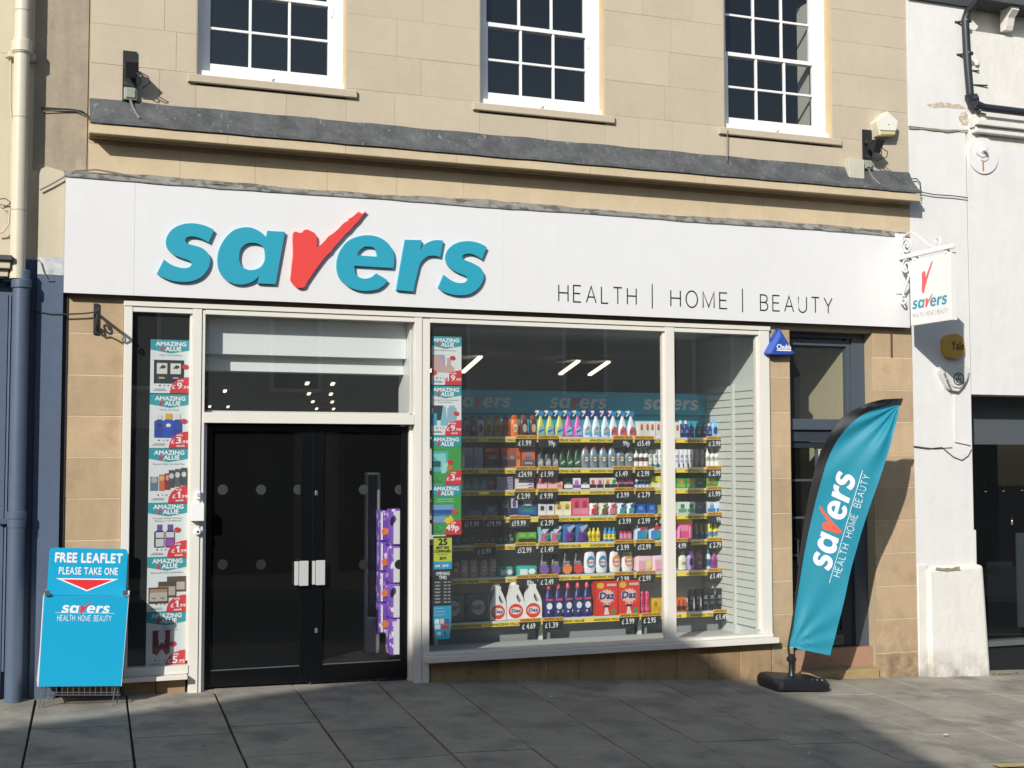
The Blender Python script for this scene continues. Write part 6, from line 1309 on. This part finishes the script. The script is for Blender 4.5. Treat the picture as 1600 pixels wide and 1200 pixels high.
        add('print_patch', MB().flat(tess([[(-w*.42, h*.1), (w*.1, h*.05), (w*.3, h*.5), (-w*.05, h*.62), (-w*.4, h*.5)]]), Vector((0, -.066, 0)), off=.001), c[1]); add('print_patch', MB().flat(tess([[(-w*.1, h*.5), (w*.4, h*.85), (w*.34, h*.95), (-w*.3, h*.8)]]), Vector((0, -.066, 0)), off=.0015), c[2])
        if len(c) > 3: add('print_patch', MB().flat(tess([ell(w*.12, h*.3, w*.2, h*.16, 12)]), Vector((0, -.066, 0)), off=.002), c[3])
    elif kind == 'softpack':
        add('pack', pack_mesh(w, .10, h, None), c[0], True); y = -.056
        add('print_patch', MB().flat(tess([rect(-w*.4, h*.12, -w*.02, h*.7)]), Vector((0, y, 0)), off=.001), c[1]); add('print_patch', MB().flat(tess([ell(w*.2, h*.45, w*.18, h*.28, 14)]), Vector((0, y, 0)), off=.0015), c[2])
    elif kind == 'stack':    # stacked slim cartons
        n_ = 4
        add('carton_stack', MB().box(-w/2, w/2, -.04, .04, 0, h), c[0])
        for i in range(n_): add('carton_edge', MB().box(-w*.5, w*.5, -.0415, -.0402, h*(i+.04)/n_, h*(i+.14)/n_), c[1]); add('print_band', MB().flat(tess([[(w*.1, h*(i+.35)/n_), (w*.45, h*(i+.45)/n_), (w*.45, h*(i+.75)/n_), (w*.25, h*(i+.7)/n_)]]), Vector((0, -.041, 0)), off=.001), c[2])
    elif kind == 'blister':  # hanging / flat pack with two moulded pens
        add('card', MB().box(-w/2, w/2, -.01, .01, 0, h), c[0]); add('card_top', MB().flat(tess([[(-w*.48, h*.78), (w*.48, h*.78), (w*.4, h*.98), (-w*.4, h*.98)]]), Vector((0, -.011, 0)), off=.001), c[1])
        add('print_patch', MB().flat(tess([rect(-w*.24, h*.4, w*.24, h*.7)]), Vector((0, -.011, 0)), off=.001), c[2])
        for s in (-.34, .34): add('razor', MB().lathe([(w*.06, 0), (w*.08, h*.5), (w*.04, h*.6)], (s*w, -.02, h*.05), n=8), c[3])
    sp_ = {'box': (-.04, .46, .16), 'bottle': (-w*.315, .30, .2), 'shampoo': (-w*.318, .30, .15), 'can': (-w*.51, .30, .2), 'pump': (-w*.49, .4, .2), 'tube': (-w*.24, .55, .2), 'fruit': (-w*.29, .42, .1)}.get(kind)
    if sp_:
        dk = sum(lin(c[0])) > .55; t = MB()
        for i_, ww_ in enumerate((.30, .22, .27)): t.flat(tess([rect(-w*ww_, h*(sp_[1]+.055*i_), w*ww_*.9, h*(sp_[1]+.055*i_+.02))]), Vector((0, sp_[0], 0)), off=.003)
        add('small_print', t, '#4A4C58' if dk else '#B9BCC4')
    PM[key] = out; return out
ORDW = ['first', 'second', 'third', 'fourth', 'fifth', 'sixth', 'seventh', 'eighth', 'ninth', 'tenth', '11th', '12th', '13th', '14th', '15th', '16th', '17th', '18th', '19th', '20th', '21st', '22nd', '23rd', '24th', '25th', '26th', '27th', '28th', '29th', '30th', '31st', '32nd', '33rd', '34th', '35th', '36th', '37th', '38th', '39th', '40th', '41st', '42nd', '43rd', '44th', '45th']
SHN = ['top shelf', 'second shelf down', 'third shelf down', 'middle shelf', 'third shelf up', 'second shelf up', 'bottom shelf']
KN = dict(box='product_box', flatpack='product_box', bottle='squeeze_bottle', shampoo='shampoo_bottle', tube='cream_tube', can='spray_can', pump='pump_bottle', trigger='trigger_spray', bleach='bleach_bottle', jug='detergent_jug', powder='washing_powder_box', bold='detergent_bottle', fruit='softener_bottle', fairy='dish_soap_bottle', fairypack='dishwasher_tablet_bag', pouch='refill_pouch', softpack='soft_pack', stack='carton_stack', blister='blister_pack')
CN = {k: v.replace('_', ' ') for k, v in KN.items()}
PR_ = [[] for _ in range(7)]
def P(ri, kind, pxs, w, h, cols, desc):
    for p in (pxs if isinstance(pxs, (list, tuple)) else [pxs]): PR_[ri].append((p, kind, w, h, cols, desc))
# row 1 (top)
P(0, 'shampoo', 728, 12, 31, ('#8E9294', '#4A4E50', '#5B6064'), 'grey and silver'); P(0, 'shampoo', 739, 12, 33, ('#4A2C2E', '#2E1E20', '#7A4A48'), 'dark maroon'); P(0, 'shampoo', 751, 12, 33, ('#B9BAB4', '#3A3C3E', '#4E5254'), 'white with black cap'); P(0, 'shampoo', [763, 777], 13, 33, ('#A88A4A', '#8A7038', '#6E5A30'), 'gold'); P(0, 'shampoo', 791, 13, 34, ('#C0542E', '#8A3A22', '#8A3A22'), 'rust orange')
P(0, 'shampoo', 804, 14, 34, ('#E0792E', '#D2581E', '#F0C9A0'), 'bright orange'); P(0, 'shampoo', [818.5, 832], 13, 34, ('#4E2A20', '#8A4A26', '#C9B49A'), 'dark brown')
P(0, 'trigger', [845, 859.5, 874], 16, 42, ('#C6CC62', '#2E86C0', '#E8ECEE', '#7FB4C8', '#2F62A8'), 'yellow green'); P(0, 'trigger', [888, 902], 16, 42, ('#D860B8', '#2E86C0', '#E8ECEE', '#9FC4E4', '#2F62A8'), 'magenta'); P(0, 'trigger', [917, 931, 945], 16, 42, ('#DDE4EA', '#2C2F88', '#E8ECEE', '#5FA6DA', '#D9C24A'), 'white with navy head'); P(0, 'trigger', [958.5, 972, 986], 16, 42, ('#DDE4EA', '#2E86C0', '#E8ECEE', '#D2574A', '#2F62A8'), 'white with blue head')
P(0, 'box', [1000, 1008.5, 1017, 1025.5, 1034], 8, 25, ('#E6E2DE', '#DEDAD6', '#D9662E'), 'white and orange'); P(0, 'box', 1056, 8, 24, ('#E6E2DE', '#DEDAD6', '#D9662E'), 'white and orange')
P(0, 'bottle', [1063.5, 1071.5], 9, 27, ('#223C8C', '#E0E2E4', '#1B2E70'), 'navy sun'); P(0, 'bottle', 1080, 9, 23, ('#223C8C', '#D2A040', '#1B2E70'), 'navy with gold cap'); P(0, 'bottle', [1090, 1099], 9, 23, ('#27386E', '#6A4A3A', '#1B2850'), 'navy with brown cap'); P(0, 'bottle', 1108, 9, 23, ('#223C8C', '#E0CDB8', '#1B2E70'), 'navy with cream cap'); P(0, 'shampoo', [1117, 1128.5], 12, 29, ('#7FB8E6', '#7FB8E6', '#1E3A70'), 'large sky blue')
# row 2
P(1, 'box', [727, 734.5, 742, 749], 7, 32, ('#9AA0AA', '#868C96'), 'grey slim'); P(1, 'box', 766, 22, 32, ('#8A4026', '#3A3A3E', '#4E4A4E'), 'rust and charcoal'); P(1, 'box', [787, 799], 12, 31, ('#A8502E', '#4A4648', '#6A6466'), 'burnt orange'); P(1, 'box', 806, 8, 31, ('#D9662E', '#E28A5A'), 'orange'); P(1, 'box', 824, 20, 30, ('#D9662E', '#5E5A62', '#8A8690', '#A8A4AE'), 'orange with grey window')
P(1, 'trigger', [844, 855.5, 867], 13, 36, ('#3C3E44', '#2A2C30', '#2A2C30', '#9A9CA0', '#C9CACC'), 'charcoal'); P(1, 'trigger', [878.5, 890, 901], 13, 36, ('#1F4A30', '#1E2A24', '#1E2A24', '#3A6A4A', '#D0D4CE'), 'dark green'); P(1, 'fairy', [914, 928, 942, 955.5, 969, 983], 14, 37, ('#8A98A6', '#CE5048', '#E0DCC0'), 'silver with red cap')
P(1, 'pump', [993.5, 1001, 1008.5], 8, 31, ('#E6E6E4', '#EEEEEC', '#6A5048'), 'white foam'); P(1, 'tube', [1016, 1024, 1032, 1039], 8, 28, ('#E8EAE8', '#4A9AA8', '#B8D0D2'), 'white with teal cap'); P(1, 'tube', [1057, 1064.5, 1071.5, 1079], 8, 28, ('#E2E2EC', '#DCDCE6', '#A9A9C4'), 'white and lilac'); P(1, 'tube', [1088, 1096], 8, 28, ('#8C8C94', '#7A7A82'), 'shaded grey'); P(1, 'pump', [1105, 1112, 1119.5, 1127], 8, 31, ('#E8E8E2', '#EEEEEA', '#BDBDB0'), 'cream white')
# row 3
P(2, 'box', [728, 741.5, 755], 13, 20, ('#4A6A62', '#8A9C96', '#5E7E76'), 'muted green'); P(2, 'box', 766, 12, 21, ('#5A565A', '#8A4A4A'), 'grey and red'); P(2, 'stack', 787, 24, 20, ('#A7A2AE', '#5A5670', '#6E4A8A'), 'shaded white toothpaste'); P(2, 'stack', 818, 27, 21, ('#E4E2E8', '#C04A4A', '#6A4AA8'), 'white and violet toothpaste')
P(2, 'box', [845, 861], 15, 19, ('#E08A98', '#E8C0C6', '#D86A7A'), 'salmon pink'); P(2, 'box', 873, 9, 12, ('#E4B4A0', '#D98A6A'), 'peach'); P(2, 'box', [886, 912], 13, 17, ('#2E2C32', '#E4E4E6', '#1E1C20'), 'black and white air freshener'); P(2, 'box', 899, 12, 17, ('#E6E2EA', '#8A4AA8', '#C48ACA'), 'white with violet dots'); P(2, 'box', 924, 10, 17, ('#E8DCD8', '#3A2A2E', '#D8605A'), 'white with red flower'); P(2, 'box', 935, 10, 17, ('#E8D8E0', '#3A2A2E', '#D86AA8'), 'white with pink flower'); P(2, 'box', 946, 10, 17, ('#EAE4D2', '#3A2A2E', '#E0A03A'), 'white with orange flower'); P(2, 'box', 957, 10, 17, ('#DDE6D4', '#2A3A2E', '#4A9A4A'), 'white with green leaf'); P(2, 'box', [969, 981], 12, 17, ('#D86A9A', '#3A2230', '#E8A0C0'), 'pink air freshener')
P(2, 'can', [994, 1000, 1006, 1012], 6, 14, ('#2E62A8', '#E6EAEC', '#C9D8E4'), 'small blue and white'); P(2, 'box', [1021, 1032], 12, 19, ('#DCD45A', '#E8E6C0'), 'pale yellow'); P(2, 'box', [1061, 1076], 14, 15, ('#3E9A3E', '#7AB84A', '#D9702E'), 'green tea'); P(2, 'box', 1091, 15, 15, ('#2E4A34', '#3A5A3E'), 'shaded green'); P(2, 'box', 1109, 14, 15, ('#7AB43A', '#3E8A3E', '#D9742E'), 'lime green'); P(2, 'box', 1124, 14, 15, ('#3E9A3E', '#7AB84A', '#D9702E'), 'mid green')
# row 4
P(3, 'box', 739, 27, 17, ('#3A5A6A', '#7A8C92'), 'blue grey wide'); P(3, 'box', 765, 22, 19, ('#3A5A7A', '#5A86A8', '#6A90AC'), 'slate blue'); P(3, 'box', 788, 17, 31, ('#28303A', '#3A3A5A', '#4A4E58'), 'dark navy tall'); P(3, 'box', 801, 11, 32, ('#C9CCD6', '#2E3A6A', '#7A4AA0'), 'white with violet swirl'); P(3, 'box', 822, 29, 36, ('#1E3A3E', '#2E62A8', '#CFE0C0', '#3E8A4A'), 'large green and blue laundry')
P(3, 'box', [845, 858.5], 12, 19, ('#DCDDE2', '#E4E6E8', '#3A3C42'), 'white and black'); P(3, 'box', [871, 884], 12, 22, ('#E6DCA0', '#E8E4C8', '#C0A03A'), 'pale yellow bath'); P(3, 'box', [897.5, 911], 13, 27, ('#E0607A', '#E890A4', '#B83A5A'), 'rose pink tall'); P(3, 'pouch', 925, 13, 19, ('#E2E4E2', '#C83A3A', '#D86A5A'), 'white and red'); P(3, 'pouch', 940, 13, 19, ('#D8D8CC', '#7A5A4A', '#5A8A4A'), 'cream and brown'); P(3, 'pouch', 954, 13, 19, ('#E2D4D8', '#D07A90', '#C84A5A'), 'pale pink'); P(3, 'pouch', [968, 983], 13, 19, ('#DCE6EA', '#4AA0A8', '#2E62A8'), 'white and teal')
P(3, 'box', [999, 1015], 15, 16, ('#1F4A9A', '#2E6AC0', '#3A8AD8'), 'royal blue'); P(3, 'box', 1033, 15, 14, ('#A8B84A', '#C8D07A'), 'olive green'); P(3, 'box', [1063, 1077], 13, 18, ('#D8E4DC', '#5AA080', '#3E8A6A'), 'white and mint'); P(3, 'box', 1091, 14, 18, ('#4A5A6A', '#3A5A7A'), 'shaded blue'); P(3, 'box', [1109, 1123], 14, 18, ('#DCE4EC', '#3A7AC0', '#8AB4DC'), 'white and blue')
# row 5
P(4, 'can', [712, 724], 11, 17, ('#2E6A7A', '#27485A', '#1E5A6A'), 'teal tub'); P(4, 'box', [745, 757, 769], 11, 11, ('#5A4A3A', '#3A5A4A', '#8A5A3A'), 'small brown and green'); P(4, 'bottle', [781, 790, 799], 9, 19, ('#1E3A28', '#1A2A20', '#2E5A3A'), 'dark green small'); P(4, 'box', [814, 829], 14, 17, ('#6AB04A', '#2A3A2A', '#8AC85A'), 'bright green')
P(4, 'pouch', [848, 867], 18, 27, ('#7AB8C0', '#C86A9A', '#D0D8E0', '#4A8A6A'), 'multicoloured'); P(4, 'pouch', [886.5, 906], 19, 29, ('#3A6AA8', '#7A3A8A', '#A8C0DC', '#2E3A7A'), 'blue'); P(4, 'bottle', [920.5, 927.5, 934.5], 6.5, 21, ('#E0D040', '#E8D848', '#D0B830'), 'slim yellow'); P(4, 'bottle', [946, 952.5, 959], 6.5, 21, ('#3A90D0', '#4AA0E0', '#E0D050'), 'slim blue'); P(4, 'bottle', [971, 977.5, 984], 6.5, 21, ('#A82A5A', '#B83A6A', '#D88AA8'), 'slim magenta')
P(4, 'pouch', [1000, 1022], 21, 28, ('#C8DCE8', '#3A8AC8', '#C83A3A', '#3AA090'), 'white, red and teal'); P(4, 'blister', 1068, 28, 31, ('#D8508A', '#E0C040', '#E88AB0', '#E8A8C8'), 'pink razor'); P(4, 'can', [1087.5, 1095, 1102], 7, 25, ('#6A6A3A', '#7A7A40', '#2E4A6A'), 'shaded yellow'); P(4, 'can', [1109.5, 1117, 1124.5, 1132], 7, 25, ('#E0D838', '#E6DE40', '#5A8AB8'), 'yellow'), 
# row 6
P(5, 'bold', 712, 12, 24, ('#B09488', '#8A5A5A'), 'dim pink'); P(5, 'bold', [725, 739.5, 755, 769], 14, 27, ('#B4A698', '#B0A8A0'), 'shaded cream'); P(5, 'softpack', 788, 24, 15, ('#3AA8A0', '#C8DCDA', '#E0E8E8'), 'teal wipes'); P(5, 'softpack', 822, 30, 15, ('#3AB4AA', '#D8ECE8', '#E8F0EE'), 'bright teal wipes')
P(5, 'fruit', [849, 866], 17, 36, ('#2A2A31', '#7A5AA0'), 'black with violet print'); P(5, 'fruit', 885, 17, 36, ('#2A2A31', '#E08A4A'), 'black with orange print'); P(5, 'fruit', 902, 17, 36, ('#2A2A31', '#D84A4A'), 'black with red print'); P(5, 'bold', [920.5, 940], 18, 35, ('#E8E8EA', '#4A90C8'), 'white with blue oval'); P(5, 'bold', [960, 980], 18, 35, ('#E8E8EA', '#E0A060'), 'white with orange oval')
P(5, 'softpack', [1004, 1030], 26, 24, ('#E8C8D4', '#E8A8BC', '#E4DC8A'), 'pale pink nappy'); P(5, 'bottle', 1066, 13, 29, ('#E4E2C8', '#8CB89A', '#DAD8BE'), 'cream with green cap'); P(5, 'shampoo', 1079, 12, 30, ('#B89AD0', '#B08CC8', '#2E2E70'), 'lilac'); P(5, 'shampoo', 1091, 12, 30, ('#8A5A78', '#7A4A68', '#6A3A5A'), 'dusky plum'); P(5, 'bottle', 1106, 8, 30, ('#DCE6EC', '#2E7AA0', '#2E6AA8'), 'slim white and blue'); P(5, 'bottle', 1116, 10, 26, ('#9A3A8A', '#E0A0C0', '#8A2A7A'), 'purple with pink cap'); P(5, 'bottle', 1129.5, 14, 29, ('#E6E2C6', '#8CB89A', '#DAD8BE'), 'cream with mint cap')  # the pink shampoo's colour is darkened to stand for the mullion shadow
# row 7
P(6, 'fairypack', [705, 745], 36, 42, ('#4A504E',), 'clear grey round-label'); P(6, 'jug', 776, 25, 56, ('#E2E2E0', '#D2483A', '#27407A', 'Daz'), 'white red-label'); P(6, 'jug', [803.5, 831], 27, 57, ('#E8E8E6', '#D8482E', '#27407A', 'Daz'), 'white red-label')
P(6, 'bleach', [857, 872, 887, 902, 917], 14.5, 52, ('#23286E', '#D8505A', '#28306E', '#DCE4EE', '#C85048'), 'navy'); P(6, 'powder', [944, 979], 33, 52, ('#D6382E',), 'bright red'); P(6, 'can', [1003, 1011.5], 7.5, 34, ('#C02A5A', '#C83A68', '#D85A80'), 'crimson'); P(6, 'box', [1022, 1034], 11, 22, ('#DDB428', '#C89A1E', '#B8861E'), 'amber'); 
P(6, 'box', [1058, 1065], 7, 22, ('#D86A2A', '#3A2420', '#A8401E'), 'dark orange'); P(6, 'bottle', 1070, 9, 18, ('#D86A2A', '#C85A20', '#E08A4A'), 'small orange'); P(6, 'tube', [1079, 1090, 1101, 1112, 1123.5, 1134.5], 11, 33, ('#232528', '#2A2C30', '#4A5A4A'), 'black')
for ri, lst in enumerate(PR_):
    lst.sort(key=lambda t: t[0]); z = RZ[ri]+.0035; yb = (YS if ri < 6 else .72)
    for i, (p, kind, w, h, cols, desc) in enumerate(lst):
        dep = .075 if kind in ('powder', 'jug') else .055
        y = yb+.03+dep+(rnd.uniform(0, .008)); q = W(p+rnd.uniform(-.6, .6), rowy[ri]-12, y); a = W(p-w/2, 850, y); b = W(p+w/2, 850, y); ww = (b.x-a.x)*1.0
        t_ = Z(p, 800, y)-Z(p, 801, y); hh = h*t_*1.0
        if ri == 0: pass
        pm = prod_mesh(kind, round(ww, 3), round(hh*rnd.choice((1, 1)), 3), cols)
        loc = Vector((q.x, y, z)); name = KN[kind]
        o = link(pm[0][1], name, None, loc, rnd.uniform(-.13, .13) if kind not in ('jug', 'powder') else 0)
        lab = '%s %s, %s from left on the %s' % (desc, CN[kind], ORDW[i], SHN[ri])
        tag(o, lab, 'bottle' if kind in ('bottle', 'shampoo', 'pump', 'trigger', 'bleach', 'bold', 'fruit', 'fairy', 'jug') else 'box' if kind in ('box', 'powder', 'stack') else 'pack' if kind in ('pouch', 'softpack', 'blister', 'fairypack') else 'can' if kind == 'can' else 'tube', 'goods set out on the window shelves')
        for nm, me in pm[1:]:
            c = link(me, nm, o, loc)
            if nm == 'small_print': c['kind'] = 'stuff'
# second rank of plain stock behind the front row is hidden; not built

# ================================================================ across the street: gabled building that throws the shadow
ob = thing('opposite_building', 'gabled stone building across the street, in its own shade', 'building', (-6, -14, 0))
OST = mat('opposite_stone', '#B5AC9B', .9, var=.08, vscale=1.5)
prof = [(-15, 0), (-15, 7.6), (-13.6, 8.25), (-11.76, 9.02), (-10.89, 9.37), (-9.66, 9.93), (-9.3, 10.12), (-8.9, 10.17), (-7.0, 10.16), (-6.36, 9.70), (-5.0, 8.69), (-3.66, 7.27), (-3.2, 6.8), (-3.2, 0)]
MB().solid([prof], Vector((0, -14, 0)), N=Vector((0, -1, 0)), d0=-.25, d1=.25).obj('gable_wall', OST, ob)
MB().box(-15, -3.2, -22, -14.26, 0, 6.6).obj('rear_range', OST, ob)
for x in (-13.2, -10.6, -8.0, -5.4):
    for z0 in (3.6, 6.0):
        if z0 > 5 and x in (-13.2,): pass
        w = MB().box(x-.55, x+.55, -13.78, -13.7, z0, z0+1.6).obj('window', SASH, ob); MB().box(x-.47, x+.47, -13.705, -13.69, z0+.08, z0+1.52).obj('pane', mat('dark_pane', '#14171B', .1), w)
MB().box(-14.6, -3.6, -13.74, -13.6, .4, 2.7).obj('shop_window', mat('dark_pane', '#14171B', .1), ob)
MB().box(-14.6, -3.6, -13.74, -13.55, 2.75, 3.3).obj('shop_fascia', mat('maroon_fascia', '#4A2228', .5), ob)
o2 = thing('opposite_building', 'low stone building across the street right of the gabled one', 'building', (6, -14, 0))
MB().box(-3.15, 22, -22, -13.75, -.8, 5.6).obj('wall', OST, o2)
MB().hexa([(-3.15, -13.6, 5.6), (22, -13.6, 5.6), (22, -22, 5.6), (-3.15, -22, 5.6), (-3.15, -17, 7.0), (22, -17, 7.0), (22, -18, 7.0), (-3.15, -18, 7.0)]).obj('roof', mat('slate_roof', '#3E4248', .7, var=.1), o2)
for x in (-1, 2, 5, 8, 11, 14): w = MB().box(x-.5, x+.5, -13.755, -13.68, 3.2, 4.7).obj('window', SASH, o2); MB().box(x-.42, x+.42, -13.69, -13.67, 3.28, 4.62).obj('pane', mat('dark_pane', '#14171B', .1), w)
for x in (-2.8, 1.4, 5.6, 9.8, 14): MB().box(x+.3, x+3.6, -13.755, -13.66, -.2, 2.5).obj('shop_window', mat('dark_pane', '#14171B', .1), o2)
o3 = thing('opposite_building', 'stone building across the street left of the gabled one', 'building', (-19, -14, 0))
MB().box(-26, -15.1, -22, -13.75, 0, 7).obj('wall', OST, o3)

# ================================================================ scraps on the pavement
for i, (px, py, r_, lab) in enumerate(((862, 1091, .012, 'small pale scrap of paper on the shaded paving below the main window'), (1478, 1146, .03, 'crumpled pale wrapper on the sunlit paving at right'), (1264, 1175, .012, 'tiny white scrap on the paving in the shadow near the bottom edge'))):
    y = ypix(W(px, py, -1).x, py); q = W(px, py, y); mb = MB(); mb.add([(q.x+r_*math.cos(a)*rnd.uniform(.7, 1.3), q.y+r_*.8*math.sin(a), zg(q.x, q.y)+.004+rnd.uniform(0, .012)) for a in (0, 1, 2.1, 3.2, 4.2, 5.3)]+[(q.x, q.y, zg(q.x, q.y)+.02)], [(k, (k+1) % 6, 6) for k in range(6)])
    tag(mb.obj('paper_scrap', mat('scrap_paper', '#C9C6BC', .8)), lab, 'litter')
mb = MB()
for i in range(60):
    x = rnd.uniform(X(1546, 0, 1050), X(1600, 0, 1050)+.6); y = -abs(rnd.gauss(0, .035))-.01; s_ = rnd.uniform(.008, .022); a = rnd.uniform(0, 6.28); z = zg(x, y)+.004
    mb.add([(x+s_*math.cos(a), y+s_*math.sin(a), z), (x+s_*.5*math.cos(a+1.6), y+s_*.5*math.sin(a+1.6), z+rnd.uniform(.004, .02)), (x-s_*math.cos(a), y-s_*math.sin(a), z+.003), (x-s_*.5*math.cos(a+1.6), y-s_*.5*math.sin(a+1.6), z+.006)], [(0, 1, 2, 3)])
o = mb.obj('dry_leaves', mat('dry_leaf_litter', '#8E7A58', .9, var=.3, vscale=30)); o['kind'] = 'stuff'; o['label'] = 'dry leaf litter gathered against the foot of the dark shopfront'
